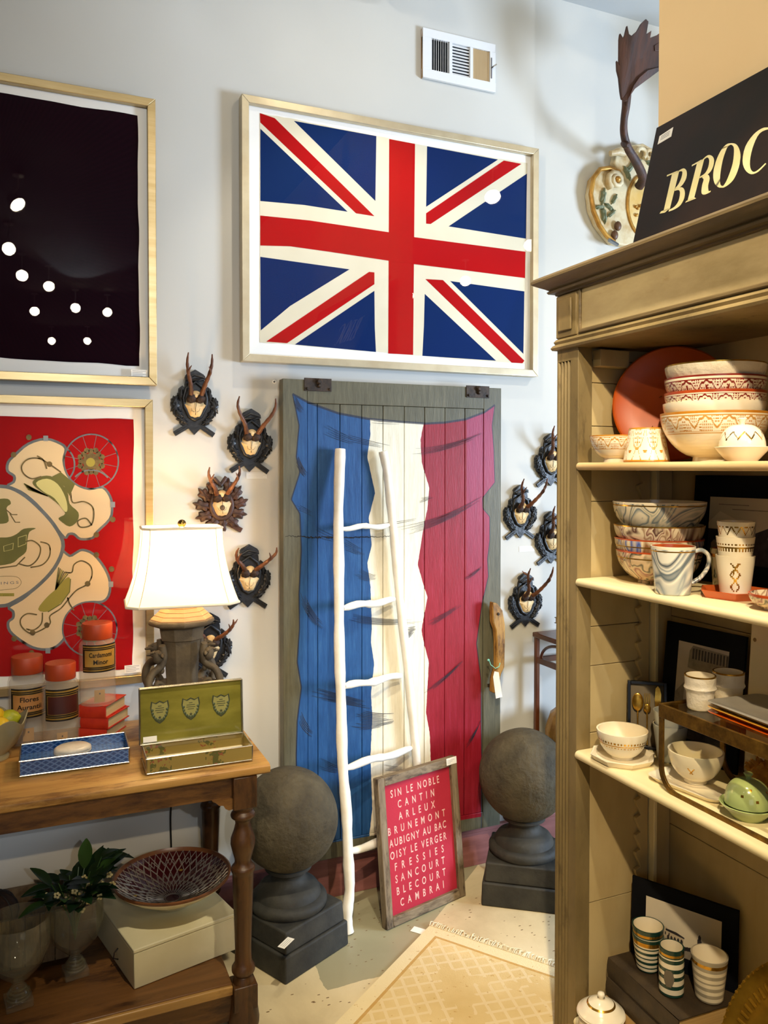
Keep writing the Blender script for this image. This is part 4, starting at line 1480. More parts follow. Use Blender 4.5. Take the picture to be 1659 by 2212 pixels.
# ================================================================ CONSOLE TABLE
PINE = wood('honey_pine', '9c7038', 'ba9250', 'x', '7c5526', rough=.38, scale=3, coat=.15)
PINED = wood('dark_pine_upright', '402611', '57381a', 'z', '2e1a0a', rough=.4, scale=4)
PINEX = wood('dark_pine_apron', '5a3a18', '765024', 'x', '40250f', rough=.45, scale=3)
TX0, TX1, TY0, TY1, TZ = -1.25, .600, 2.205, 2.772, .75
tb = thing('console_table', 'long honey pine console table with turned legs and a lower shelf against the left wall', 'table', ((TX0 + TX1) / 2, TY0, 0))
O = tb.location
def lx(a): return a - O.x
def ly(a): return a - O.y
g = G()
pr = [(TY0 + .012, .722), (TY0 + .003, .728), (TY0, .736), (TY0 + .002, .745), (TY0 + .010, .75), (TY1, .75), (TY1, .722)]
g.T = Matrix(((0, 0, 1, 0), (1, 0, 0, 0), (0, 1, 0, 0), (0, 0, 0, 1)))
g.prism([(ly(a), b) for a, b in pr], lx(TX0), lx(TX1), PINE)
g.T = Matrix()
g.box(lx(TX0), lx(TX1) - .02, .026, .0265, .7500, .7503, PINED)
top = g.build('table_top', tb, bev=.003)
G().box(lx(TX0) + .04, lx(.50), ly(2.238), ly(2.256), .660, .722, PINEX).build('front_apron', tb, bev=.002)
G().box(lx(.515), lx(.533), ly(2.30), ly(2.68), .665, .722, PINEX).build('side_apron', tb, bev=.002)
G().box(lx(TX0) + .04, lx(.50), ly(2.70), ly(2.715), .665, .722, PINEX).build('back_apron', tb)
g = G()
g.T = frame_of((lx(.498), ly(2.240), .662), (-1, 0, 0), (0, 0, 1))
g.prism([(0, 0), (0, -.030), (.012, -.032), (.022, -.026), (.028, -.016), (.040, -.014), (.050, -.004), (.058, 0)], -.016, 0, PINEX)
g.build('apron_bracket', tb)
legp = [(.016, .142), (.026, .146), (.033, .154), (.033, .166), (.028, .174), (.024, .182), (.023, .22), (.024, .26), (.026, .32), (.0285, .38), (.030, .43), (.030, .438), (.034, .444), (.034, .454), (.026, .462), (.023, .470), (.024, .480), (.030, .500), (.035, .520), (.034, .538), (.026, .560),
        (.021, .580), (.023, .590), (.034, .598), (.035, .606), (.030, .613), (.026, .618), (.031, .626), (.034, .632)]
for (x_, y_) in ((.530, 2.247), (.530, 2.715), (TX0 + .07, 2.247), (TX0 + .07, 2.715)):
    g = G()
    h_ = .034
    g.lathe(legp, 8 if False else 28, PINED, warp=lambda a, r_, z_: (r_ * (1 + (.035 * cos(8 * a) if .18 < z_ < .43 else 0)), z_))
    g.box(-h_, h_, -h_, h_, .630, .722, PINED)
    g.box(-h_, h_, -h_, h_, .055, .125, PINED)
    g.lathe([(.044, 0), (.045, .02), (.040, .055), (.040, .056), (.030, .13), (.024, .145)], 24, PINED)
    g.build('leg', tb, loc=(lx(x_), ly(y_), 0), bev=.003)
g = G()
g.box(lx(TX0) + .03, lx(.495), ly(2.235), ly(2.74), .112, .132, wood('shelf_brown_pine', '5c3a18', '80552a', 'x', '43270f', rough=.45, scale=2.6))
g.build('lower_shelf', tb, bev=.003)
G().box(lx(TX0) + .05, lx(.495), ly(2.222), ly(2.236), .104, .130, PINE).build('shelf_moulding', tb, bev=.004, seg=3)
G().box(lx(TX0) + .05, lx(.495), ly(2.240), ly(2.252), .02, .104, PINEX).build('shelf_apron', tb, bev=.002)
G().box(lx(.10), lx(.115), ly(2.234), ly(2.240), .02, .100, wood('pale_divider', '9a8660', 'b09a70', 'z')).build('drawer_divider', tb, bev=.001)

# ---------------------------------------------------------------- lamp
lampX, lampY = .410, 2.545
lm = thing('table_lamp', 'lit table lamp with cream bell shade on a carved stone pagoda base', 'lamp', (lampX, lampY, .75), radians(-4))
LST = M('brown_carved_stone', '4a4032', '6a5c46', rough=.75, scale=18, bump=.6, bs=50)
g = G()
g.box(-.092, .092, -.075, .075, 0, .10, LST).box(-.085, .085, -.068, .068, .10, .118, LST)
for a in (-.04, .045):
    g.box(a, a + .003, -.0765, -.07, .0, .098, M('dark_joint', '241d14', rough=.9))
g.box(-.078, .078, -.063, .063, .118, .172, LST)
g.build('stone_plinth', lm, bev=.004)
g = G()
g.add(*(lambda rs: ([(r_ * cos(radians(22.5 + 45 * k)), r_ * .8 * sin(radians(22.5 + 45 * k)), z_) for r_, z_ in rs for k in range(8)],
      [tuple(range(8))[::-1]] + [(i * 8 + k, i * 8 + (k + 1) % 8, (i + 1) * 8 + (k + 1) % 8, (i + 1) * 8 + k) for i in range(len(rs) - 1) for k in range(8)] + [tuple(range((len(rs) - 1) * 8, len(rs) * 8))]))
      ([(.050, .172), (.058, .30), (.060, .305), (.066, .308), (.072, .345), (.082, .352)]), LST)
g.build('tapered_column', lm, smooth=20)
CLAY = M('terracotta_tiles', 'b5835a', 'c79a70', rough=.7, scale=10)
g = G()
rs = [(.094, .352), (.101, .357), (.101, .366), (.094, .372)]
g.lathe([(0, .352)] + [(a, b) for a, b in rs] + [(0, .372)], 8, LST, sy=.85)
g.T = Matrix.Rotation(radians(22.5), 4, 'Z')
g.build('eaves', lm, bev=.003, smooth=20)
g = G()
prof = [(.0, .371)]
n = 5
for i in range(n):
    r0 = .094 - (.094 - .034) * i / n
    r1 = .094 - (.094 - .034) * (i + 1) / n
    z0 = .371 + .058 * i / n
    prof += [(r0, z0), (r0, z0 + .0022), (r1 + .0015, z0 + .058 / n)]
prof += [(.034, .429), (0, .429)]
g.lathe(prof, 8, CLAY, sy=.85)
g.build('tiled_roof', lm, smooth=15)
for sx_ in (-1, 1):
    for sy_ in (-1, 1):
        g = G()
        b = Vector((sx_ * .066, sy_ * .052, 0))
        d_ = Vector((sx_ * .8, sy_ * .6, 0))
        pts = [b + d_ * q + Vector((0, 0, z_)) for q, z_ in ((-.004, .300), (-.008, .270), (-.004, .245), (.012, .232), (.034, .222), (.048, .196), (.046, .164), (.028, .142), (.004, .144), (-.006, .164), (.004, .184), (.018, .188), (.024, .176))]
        g.tube(catmull(pts, 4), lerp_list([.010, .013, .012, .011, .011, .012, .012, .011, .010, .009, .008, .007, .005], 49), LST, 10, flat=1.5)
        for k in range(7):
            t_ = k / 6
            q = b + d_ * (.016 + .036 * cos(2.1 - 3.0 * t_)) + Vector((0, 0, .184 + .046 * sin(2.1 - 3.0 * t_)))
            g.ball(q, .0085, LST, 8, 6, sc=(1, 1, 1.2))
        for k in range(5):
            a_ = -.9 + .45 * k
            g.tube([b + d_ * .004 + Vector((0, 0, .262)), b + Vector((-sy_ * sin(a_) * .020, sx_ * sin(a_) * .020, 0)) + d_ * .016 + Vector((0, 0, .262 + .022 * cos(a_))), b + Vector((-sy_ * sin(a_) * .030, sx_ * sin(a_) * .030, 0)) + d_ * .024 + Vector((0, 0, .258 + .024 * cos(a_)))], [.006, .007, .003], LST, 6)
        pts = [b + d_ * q + Vector((0, 0, z_)) for q, z_ in ((.024, .140), (.032, .118), (.022, .096), (.004, .094), (.0, .108), (.012, .116))]
        g.tube(catmull(pts, 4), lerp_list([.010, .013, .013, .011, .009, .006], 21), LST, 10)
        for k in range(4):
            q = b + d_ * (.018 + .006 * (k % 2)) + Vector((.006 * cos(k * 2), .004 * sin(k * 3), .156 + .009 * k))
            g.ball(q, .007, LST, 8, 6)
        g.ball(b + d_ * .012 + Vector((0, 0, .268)), .016, LST, 12, 8, sc=(1, 1, 1.3), warp=lambda d: 1 + .12 * sin(9 * d.x) * sin(8 * d.z))
        g.build('scroll_bracket', lm, smooth=60)
# shade
SHADE = NT('lit_cream_linen')
SHADE.b.inputs['Base Color'].default_value = lin('f4e8cc')
tl_ = SHADE.n('ShaderNodeBsdfTranslucent')
tl_.inputs[0].default_value = lin('fbe9c4')
em = SHADE.n('ShaderNodeEmission')
em.inputs[0].default_value = (1, .87, .62, 1)
em.inputs[1].default_value = .5
mx = SHADE.n('ShaderNodeMixShader')
mx.inputs[0].default_value = .55
ad = SHADE.n('ShaderNodeAddShader')
SHADE.l(SHADE.b.outputs[0], mx.inputs[1])
SHADE.l(tl_.outputs[0], mx.inputs[2])
SHADE.l(mx.outputs[0], ad.inputs[0])
SHADE.l(em.outputs[0], ad.inputs[1])
SHADE.l(ad.outputs[0], SHADE.out.inputs[0])
SHADE = SHADE.m
TRIM = M('cream_shade_trim', 'f0e6d0', rough=.7)
zs0, zs1 = .425, .655
def ring_pts(hx, hy, cut, z_):
    return [(hx - cut, -hy, z_), (hx, -hy + cut, z_), (hx, hy - cut, z_), (hx - cut, hy, z_), (-hx + cut, hy, z_), (-hx, hy - cut, z_), (-hx, -hy + cut, z_), (-hx + cut, -hy, z_)]
rings, N_ = [], 14
for i in range(N_ + 1):
    t_ = i / N_
    k_ = (1 - t_) ** 1.9
    rings.append(ring_pts(.119 + .047 * k_, .075 + .035 * k_, .022 + .012 * k_, zs0 + (zs1 - zs0) * t_))
g = G()
vs = [v for r_ in rings for v in r_]
g.add(vs, [(i * 8 + k, i * 8 + (k + 1) % 8, (i + 1) * 8 + (k + 1) % 8, (i + 1) * 8 + k) for i in range(N_) for k in range(8)], SHADE)
shd = g.build('lamp_shade', lm, smooth=30)
for nm, rg, rr_ in (('lower_trim', rings[0], .0042), ('upper_trim', rings[-1], .0038)):
    G().tube(rg, rr_, TRIM, 8, closed=True).build(nm, shd)
for k in range(8):
    G().tube([rings[i][k] for i in range(N_ + 1)], .0012, TRIM, 6).build('edge_piping', shd)
g = G()
BRS = M('aged_brass', '7a6236', '9a8048', rough=.3, metal=1)
g.tube([(0, 0, .42), (0, 0, zs1 + .004)], .004, BRS, 8).ball((0, -0.02, zs1 + .012), .013, BRS, 18, 12)
g.tube([(-.118, 0, zs1 - .004), (0, 0, zs1 - .002), (.118, 0, zs1 - .004)], .0018, BRS, 6)
g.build('finial_and_harp', lm)
g = G().ball((0, 0, .53), .026, emit('lamp_bulb', 'ffd9a0', 5), 16, 10, sc=(1, 1, 1.3))
g.build('bulb', lm)
l = bpy.data.lights.new('lamp_light', 'POINT')
l.energy, l.color, l.shadow_soft_size = 5.5, (1.0, .66, .32), .03
lo = bpy.data.objects.new('lamp_light', l)
COL.objects.link(lo); lo.parent = lm; lo.location = (0, 0, .60)
CORD = M('black_flex', '0b0b0b', rough=.5)
g = G()
p0 = Vector((.405, 2.62, .70))
g.tube(catmull([(lampX, lampY + .07, .775), (.41, 2.68, .756), (.41, 2.755, .754), (.412, 2.784, .752), (.411, 2.787, .70), (.408, 2.787, .60), (.414, 2.787, .50), (.408, 2.787, .40), (.410, 2.787, .28), (.409, 2.787, .165)], 6), .003, CORD, 8)
o = g.build('power_cord', lm)
o.matrix_parent_inverse = Matrix.Translation(-lm.location) if False else Matrix()
o.location = (0, 0, 0)
o.data.transform(lm.matrix_basis.inverted() if False else (Matrix.Translation((lampX, lampY, .75)) @ Matrix.Rotation(radians(-4), 4, 'Z')).inverted())

# ---------------------------------------------------------------- display boxes on the table
SIL = M('silver_came', 'b8b4a4', 'd8d2bc', rough=.25, metal=1, scale=30)
OGL = glass('olive_tinted_glass', (.80, .78, .52), ior=1.5)
def corner_box(name, label, cat, fl_, fr_, depth, h, zb, skew=0):
    """open box from its front bottom corners; local x along the front, y inwards"""
    d = (fr_ - fl_)
    w_ = d.length
    a = atan2(d.y, d.x)
    return thing(name, label, cat, (fl_.x, fl_.y, zb), a), w_
def came_box(r, w_, dp, h, base, wallm, bt=.009):
    e = .0022
    for (a, b) in (((0, 0), (w_, 0)), ((w_, 0), (w_, dp)), ((w_, dp), (0, dp)), ((0, dp), (0, 0))):
        g = G()
        for z_ in (.006, h):
            g.tube([(a[0], a[1], z_), (b[0], b[1], z_)], e, SIL, 8)
        g.tube([(a[0], a[1], .006), (a[0], a[1], h)], e, SIL, 8)
        if b == (0, 0):
            g.ball((a[0], a[1], .004), .004, SIL, 8, 6)
        g.build('silver_edge', r)
        g = G()
        if a[0] == b[0]:
            g.box(a[0] - .0008, a[0] + .0008, min(a[1], b[1]), max(a[1], b[1]), .006, h, wallm)
        else:
            g.box(min(a[0], b[0]), max(a[0], b[0]), a[1] - .0008, a[1] + .0008, .006, h, wallm)
        g.build('side_panel', r)
    for (a, b) in ((.005, .005), (w_ - .005, .005), (.005, dp - .005), (w_ - .005, dp - .005)):
        G().ball((a, b, .0045), .0045, SIL, 10, 6).build('ball_foot', r)
    G().box(0, w_, 0, dp, .006, bt, base).build('base_panel', r)

fl_, fr_ = onZ(317, 1677, .75), onZ(545, 1645, .75)
r, w_ = corner_box('glass_casket', 'open olive glass casket with upright lid showing three shield labels', 'glass box', fl_, fr_, .12, .046, .75)
FLOR = NT('painted_floral_glass')
nz = FLOR.noise(45, 4)
x, y, z = FLOR.xyz()
wv = FLOR.math('GREATER_THAN', FLOR.math('SINE', FLOR.math('MULTIPLY', x, 42)), .35)
cc = FLOR.mix(FLOR.math('MULTIPLY', wv, FLOR.math('GREATER_THAN', nz, .52)), lin('8f7c42'), lin('5a5a30'))
cc = FLOR.mix(FLOR.math('MULTIPLY', wv, FLOR.math('GREATER_THAN', FLOR.noise(70, 2), .62)), cc, lin('8a5038'))
FLOR.l(cc, FLOR.b.inputs['Base Color'])
FLOR.set(.15, 0, .5)
FLOR.b.inputs['Alpha'].default_value = .93
dp = .128
came_box(r, w_, dp, .046, M('olive_gold_base', 'b59a4a', 'c9b06a', rough=.3), FLOR.m)
G().box(.010, w_ - .01, dp * .35, dp * .72, .009, .020, M('cream_card', 'f2e6c6', rough=.6)).build('cream_card', r, bev=.001)
g = G().box(.07, w_ - .09, dp * .5, dp * .54, .020, .0204, M('red_script', 'b04a2a'))
g.build('card_lettering', r)
# lid
T = Matrix.Translation((-.005, dp + .004, .046)) @ frame_of((0, 0, 0), (1, 0, 0), (0, sin(radians(4)), cos(radians(4))))
lw, lh = w_ + .004, .158
g = G(); g.T = T
for (a, b) in (((0, 0), (lw, 0)), ((lw, 0), (lw, lh)), ((lw, lh), (0, lh)), ((0, lh), (0, 0))):
    for wz in (0, .012):
        g.tube([(a[0], a[1], wz), (b[0], b[1], wz)], .0022, SIL, 8)
    g.tube([(a[0], a[1], 0), (a[0], a[1], .012)], .002, SIL, 6)
    g.prism([(min(a[0], b[0]), min(a[1], b[1])), (max(a[0], b[0]) + .001, min(a[1], b[1])), (max(a[0], b[0]) + .001, max(a[1], b[1]) + .001), (min(a[0], b[0]), max(a[1], b[1]) + .001)], 0, .012, SIL)
lid = g.build('lid_frame', r)
g = G(); g.T = T
g.prism([(.002, .002), (lw - .002, .002), (lw - .002, lh - .002), (.002, lh - .002)], .001, .003, M('olive_gold_glass', '6f6a28', '8f863a', rough=.12, scale=5, stretch=(1, 1, 3)))
g.build('lid_glass', lid)
SH1, SH2, SH3 = M('shield_olive_ink', '33381c', rough=.5), M('shield_olive', '8c8748', rough=.5), M('shield_wreath', '3f4a2a', rough=.5)
for k in range(3):
    g = G(); g.T = T @ Matrix.Translation((lw * (.19 + .30 * k), lh * .56, .0031))
    out = [(-.024, .030), (-.012, .024), (0, .030), (.012, .024), (.024, .030), (.027, .012), (.022, -.012), (.012, -.028), (0, -.036), (-.012, -.028), (-.022, -.012), (-.027, .012)]
    g.prism(out, 0, .0005, SH1)
    g.prism([(a * .86, b * .86) for a, b in out], .0005, .0008, SH2)
    for i in range(11):
        a = pi * (1 + i / 10)
        g.ball((.021 * cos(a), .004 + .030 * sin(a), .001), .0042, SH3, 8, 4, sc=(1, 1, .3))
    for i, ww in enumerate((.010, .024, .026, .018)):
        g.prism([(-ww / 2, .014 - i * .006), (ww / 2, .014 - i * .006), (ww / 2, .0158 - i * .006), (-ww / 2, .0158 - i * .006)], .0009, .0011, SH1)
    st = [(.0055 * (1 if i % 2 == 0 else .42) * cos(pi / 2 + i * pi / 5), -.018 + .0055 * (1 if i % 2 == 0 else .42) * sin(pi / 2 + i * pi / 5)) for i in range(10)]
    g.prism(st, .0009, .0013, SH1)
    g.build('shield_emblem', lid)
g = G(); g.T = T
g.prism([(.008, .006), (.046, .006), (.046, .022), (.008, .022)], .0125, .013, LABW)
g.build('price_label', lid)

fl_, fr_ = onZ(42, 1682, .75), onZ(279, 1650, .75)
r, w_ = corner_box('blue_tray', 'blue scale-patterned rectangular tray with silver edges, front of the table', 'tray', fl_, fr_, .13, .047, .75)
BT = NT('blue_scale_pattern')
x, y, z = BT.xyz()
a1 = BT.math('PINGPONG', BT.math('ADD', x, BT.math('MULTIPLY', BT.math('ADD', z, y), 1.6)), .011)
a2 = BT.math('PINGPONG', BT.math('SUBTRACT', x, BT.math('MULTIPLY', BT.math('ADD', z, y), 1.6)), .011)
BT.l(BT.ramp(BT.math('MULTIPLY', BT.math('MINIMUM', a1, a2), 90), [(.10, '4f76ac'), (.3, '1d4c8c'), (.9, '0c3268')]), BT.b.inputs['Base Color'])
BT = BT.set(.12, 0, .6)
dp = .145
came_box(r, w_, dp, .046, BT, BT, .019)
g = G().lathe([(0, .0), (.040, .0), (.049, .004), (.051, .010), (.051, .013), (.049, .014), (.051, .016), (.050, .022), (.042, .027), (0, .029)], 56, M('ivory_porcelain', 'e6e0d2', 'd8d2c6', rough=.25, scale=40, coat=.3), sy=.8)
o = tag(g.build('trinket_box', smooth=50), 'round ivory lidded trinket box resting in the blue tray', 'trinket box')
q = onZ(157, 1622, .78)
o.location = (q.x, q.y, .7693)
o.rotation_euler = (0, 0, .1)

# ---------------------------------------------------------------- books and apothecary jars
RBK = M('red_book_cloth', 'b32412', 'c43318', rough=.5, scale=30)
PGE = M('cream_page_edges', 'd8c69c', 'c8b486', rough=.8, scale=3, stretch=(1, 1, 120))
def book(name, label, w_, d_, h_, loc, rz, cov=None, pg=None, group=None, dirn=1):
    """spine along local -y side; pages show on the +x and -x ends"""
    r = thing(name, label, 'book', loc, rz, group)
    t_ = .0025
    cov = cov or RBK
    g = G()
    g.box(0, w_, 0, d_, 0, t_, cov).box(0, w_, 0, d_, h_ - t_, h_, cov)
    n_ = 8
    pr = [(-.004 * sin(pi * i / n_), h_ * i / n_) for i in range(n_ + 1)] + [(.003, h_), (.003, 0)]
    g.T = Matrix(((0, 0, 1, 0), (1, 0, 0, 0), (0, 1, 0, 0), (0, 0, 0, 1)))
    g.prism(pr, 0, w_, cov)
    g.build('cover', r, bev=.0008)
    G().box(.004, w_ - .004, .003, d_ - .004, t_, h_ - t_, pg or PGE).build('pages', r)
    return r
fc = Vector((.190, 2.600, .75))
books_z = .75
lbl = ['red cloth book at the bottom of the stack under the tall jar', 'red cloth book in the middle of the stack under the tall jar', 'red cloth book on top of the stack, tall jar standing on it']
ba = radians(-32)
for k, (hh, dx, da) in enumerate(((.033, 0, .02), (.034, .004, -.03), (.037, -.002, 0))):
    b_ = book('book', lbl[k], .092, .135, hh, (0, 0, books_z), 0, group='red books under the tall jar')
    # spine faces the camera's left-front: local y axis points away to the right
    b_.rotation_euler = (0, 0, ba + da)
    off = Matrix.Rotation(ba + da, 3, 'Z') @ Vector((.092, 0, 0))
    b_.location = (fc.x - off.x + dx, fc.y - off.y, books_z)
    g = G()
    g.T = Matrix.Translation((.125, 0, 0)) @ Matrix.Rotation(0, 4, 'Z')
    books_z += hh + .0006
bk_top = books_z
JG = glass('clear_jar_glass', (.995, .99, .98), ior=1.35, amount=.6, haze=.10)
ORC = M('burnt_orange_lid', 'a03a18', 'ac4018', rough=.5)
BLKL = M('black_label_band', '17120e', rough=.4)
GLDL = M('gold_label_foil', '9c7a34', 'b8964a', rough=.35, metal=.4, scale=30)
TANL = M('tan_label', 'c08a4e', 'a8713c', rough=.5, scale=12)
MARL = M('maroon_label', '3d1512', '4c1c16', rough=.5)
KRFT = M('kraft_tag', 'b98d4c', rough=.7)
def jar(px, zb, y_, hgt, rad, label, lines, center=TANL, lab_z=(.32, .66)):
    p = onY(px, 1500, y_)
    r = thing('apothecary_jar', label, 'jar', (p.x, y_, zb), group='orange-lidded apothecary jars')
    fac = atan2(-p.x, y_)   # turn the label towards the aisle
    hb = hgt * .80
    g = G().lathe([(rad - .004, .004), (rad - .002, .0), (rad, .006), (rad, hb - .022), (rad - .004, hb - .008), (rad - .012, hb), (rad - .012, hb + .006), (rad - .015, hb + .006), (rad - .015, hb - .002), (rad - .004, hb - .024), (rad - .003, .009), (0, .007)], 56, JG)
    g.build('glass_body', r, smooth=50)
    g = G().lathe([(0, hb + .002), (rad * .80, hb + .002), (rad * .82, hb + .004), (rad * .83, hgt - .003), (rad * .80, hgt), (0, hgt)], 48, ORC)
    g.build('lid', r, smooth=40)
    # curved label on the front: nested bands
    lz0, lz1 = hgt * lab_z[0], hgt * lab_z[1]
    a_m = -pi / 2 + .12
    def patch(g, a0, a1, z0, z1, rr_, m):
        n_ = 20
        vs = []
        for i in range(n_ + 1):
            a = a_m + a0 + (a1 - a0) * i / n_
            vs += [(rr_ * cos(a), rr_ * sin(a), z0), (rr_ * cos(a), rr_ * sin(a), z1)]
        g.add(vs, [(2 * i, 2 * i + 2, 2 * i + 3, 2 * i + 1) for i in range(n_)], m)
    g = G()
    H_ = lz1 - lz0
    for k, (aa, zz, m) in enumerate(((1.05, 0, BLKL), (1.02, .05, GLDL), (1.02, .10, BLKL), (.98, .14, GLDL), (.97, .16, BLKL), (.88, .20, GLDL), (.85, .22, center))):
        patch(g, -aa, aa, lz0 + zz * H_, lz1 - zz * H_, rad + .0004 + .0003 * k, m)
    lb = g.build('paper_label', r)
    if lines:
        for k, tx in enumerate(lines):
            g = G()
            text_into(g, tx, 0, lz0 + H_ * (.56 - .26 * k), H_ * .17, BLKL, w=0, bold=.02, xs=rad * (.155 * len(tx)) if len(tx) < 9 else rad * 1.22)
            g.v = [((rad + .0030) * cos(a_m + v[0] / rad), (rad + .0030) * sin(a_m + v[0] / rad), v[1]) for v in g.v]
            g.build('label_lettering', lb)
    g = G()
    patch(g, -.38, .25, hgt * .05, hgt * .20, rad - .005, KRFT)
    patch(g, -.10, -.02, hgt * .145, hgt * .165, rad - .0042, BLKL)
    g.build('inside_tag', r)
    return r
jar(59, .7505, 2.695, .262, .055, 'apothecary jar with orange lid and tan label, leftmost behind the lemon bowl', ['Flores', 'Aurantii'])
jar(131, .7505, 2.618, .250, .053, 'apothecary jar with orange lid and dark maroon label, middle of the three', None, MARL, (.34, .72))
jar(211, bk_top, 2.660, .250, .055, 'tallest-standing apothecary jar with orange lid and gold label, on the red books', ['Cardamomi', 'Minor'], M('gold_ochre_label', 'b08a3e', '96702c', rough=.5, scale=12), (.42, .76))

# ---------------------------------------------------------------- bowl of lemons
pb = onZ(-14, 1640, .75)
r = thing('scalloped_bowl', 'grey-green glazed bowl with wavy rim at the left edge of the table', 'bowl', (pb.x - .004, pb.y + .008, .7505))
SGZ = M('grey_olive_glaze', '8c8566', 'a39a78', rough=.25, scale=8, coat=.3)
pr = [(0, .0), (.045, 0), (.046, .008), (.040, .014), (.070, .045), (.088, .085), (.094, .112), (.091, .113), (.084, .086), (.066, .050), (.035, .022), (0, .018)]
def wv(a, r_, z_):
    k_ = max(0, (z_ - .06) / .05)
    return (r_ * (1 + .05 * k_ * sin(5 * a)), z_ + k_ * .012 * sin(5 * a + .5))
G().lathe(pr, 72, SGZ, warp=wv).build('bowl_body', r, smooth=60)
bx_, by_ = pb.x - .004, pb.y + .008
LEM = M('lemon_peel', 'e0b81a', 'f0cc30', rough=.4, scale=30, bump=.2, bs=200)
LIM = M('lime_peel', '98a01e', 'b4b82a', rough=.4, scale=30, bump=.2, bs=200)
for i, (a, b, c, m, lab, rz_) in enumerate(((.022, -.026, .098, LEM, 'yellow lemon at the front of the wavy bowl', .4), (.044, .020, .104, LIM, 'yellow-green lime at the right of the wavy bowl', 1.3),
                                           (.004, .010, .118, LEM, 'yellow lemon heaped on top in the wavy bowl', 2.2), (-.03, -.03, .085, LEM, 'yellow lemon at the left of the wavy bowl', -.6))):
    g = G().lathe([(0, -.036), (.003, -.035), (.006, -.031), (.015, -.026), (.024, -.014), (.027, 0), (.024, .014), (.015, .026), (.007, .031), (.003, .034), (0, .035)], 28, m)
    o = tag(g.build('lemon' if m is LEM else 'lime', smooth=70), lab, 'fruit', 'citrus fruit in the wavy bowl')
    o.location = (bx_ + a, by_ + b, .75 + c)
    o.rotation_euler = (radians(80), .2, rz_)

# ---------------------------------------------------------------- lower shelf: white box, patterned bowl, vases, crate
SZ = .133
a0, a1_ = onZ(290, 2138, SZ), onZ(545, 2043, SZ)
u_ = (a1_ - a0).normalized()
ang = atan2(u_.y, u_.x) + radians(2)
r = thing('cream_box', 'cream painted wooden box lying on the lower shelf of the table', 'box', (a0.x, a0.y, SZ), ang)
CRM = M('cream_painted_wood', 'd9cda0', 'e6dcb6', rough=.6, scale=4)
wbx, dbx, hbx = .315, .335, .112
G().box(0, wbx, 0, dbx, 0, hbx - .012, CRM).build('box_body', r, bev=.002)
G().box(-.0015, wbx + .0015, -.0015, dbx + .0015, hbx - .0115, hbx, CRM).build('box_lid', r, bev=.003)
g = G().tube([(-.001, .13, .055), (-.012, .13, .045), (-.014, .13, .03), (-.001, .13, .022)], .002, IRON, 6)
g.build('metal_clasp', r)
bc = r.location + Matrix.Rotation(ang, 3, 'Z') @ Vector((.182, .170, 0))
r = thing('star_pattern_bowl', 'wide maroon bowl with silver star lattice inside, on the cream box', 'bowl', (bc.x, bc.y, SZ + hbx + .0005), .3)
MAR = M('maroon_enamel', '3d0d12', '521418', rough=.2, coat=.4, scale=14)
RIMB = M('copper_brown_rim', '8a5630', '6e4224', rough=.35)
OUTC = M('cream_glaze_outside', 'd8c9a0', 'e4d8b4', rough=.35, coat=.2)
R_ = .176
def hb_(rr_):
    return .012 + .075 * (rr_ / R_) ** 1.9
pr = [(0, 0), (.055, 0), (.060, .004)] + [(q, hb_(q) - .006) for q in (.08, .11, .14, .165)] + [(R_, .083), (R_ + .002, .090), (R_ - .003, .092)]
g = G()
inner = [(q, hb_(q)) for q in (.168, .15, .13, .11, .09, .07, .05, .03, .012, 0)]
allp = pr + inner
g.lathe(allp, 96, fn=lambda a, z_, k: OUTC if k < 7 else (RIMB if k < 10 else MAR))
g.build('bowl_body', r, smooth=60)
SLV = M('silver_grey_inlay', 'a39c94', 'b9b0a2', rough=.35, metal=.3)
g = G()
def bp3(rr_, a):
    return (rr_ * cos(a), rr_ * sin(a), hb_(rr_) + .0012)
N = 16
for (r0, r1, n_, ph) in ((.028, .078, 16, 0), (.028, .078, 16, .5), (.066, .100, 16, 0), (.066, .100, 16, .5), (.088, .130, 16, .25), (.088, .130, 16, .75), (.112, .150, 16, 0), (.112, .150, 16, .5), (.130, .168, 24, 0), (.130, .168, 24, .5)):
    pts = []
    for i in range(n_):
        a = 2 * pi * (i + ph) / n_
        for t_ in (0, .5):
            rr_ = r0 if t_ == 0 else r1
            q0, q1 = (r0, a), (r1, a + pi / n_)
            if t_ == .5:
                q0, q1 = (r1, a + pi / n_), (r0, a + 2 * pi / n_)
            for s_ in (0, .5):
                pts.append(bp3(q0[0] + (q1[0] - q0[0]) * s_, q0[1] + (q1[1] - q0[1]) * s_))
    g.tube(pts, .0015, SLV, 5, closed=True)
for rr_ in (.022, .026):
    g.tube([bp3(rr_, 2 * pi * i / 32) for i in range(32)], .001, SLV, 5, closed=True)
for k in (2, 7, 12):
    g.ball(bp3(.112, 2 * pi * k / 16 + .1), .007, M('gold_star_inlay', 'b8963c', rough=.4), 8, 4, sc=(1, 1, .3))
g.build('star_lattice', r)

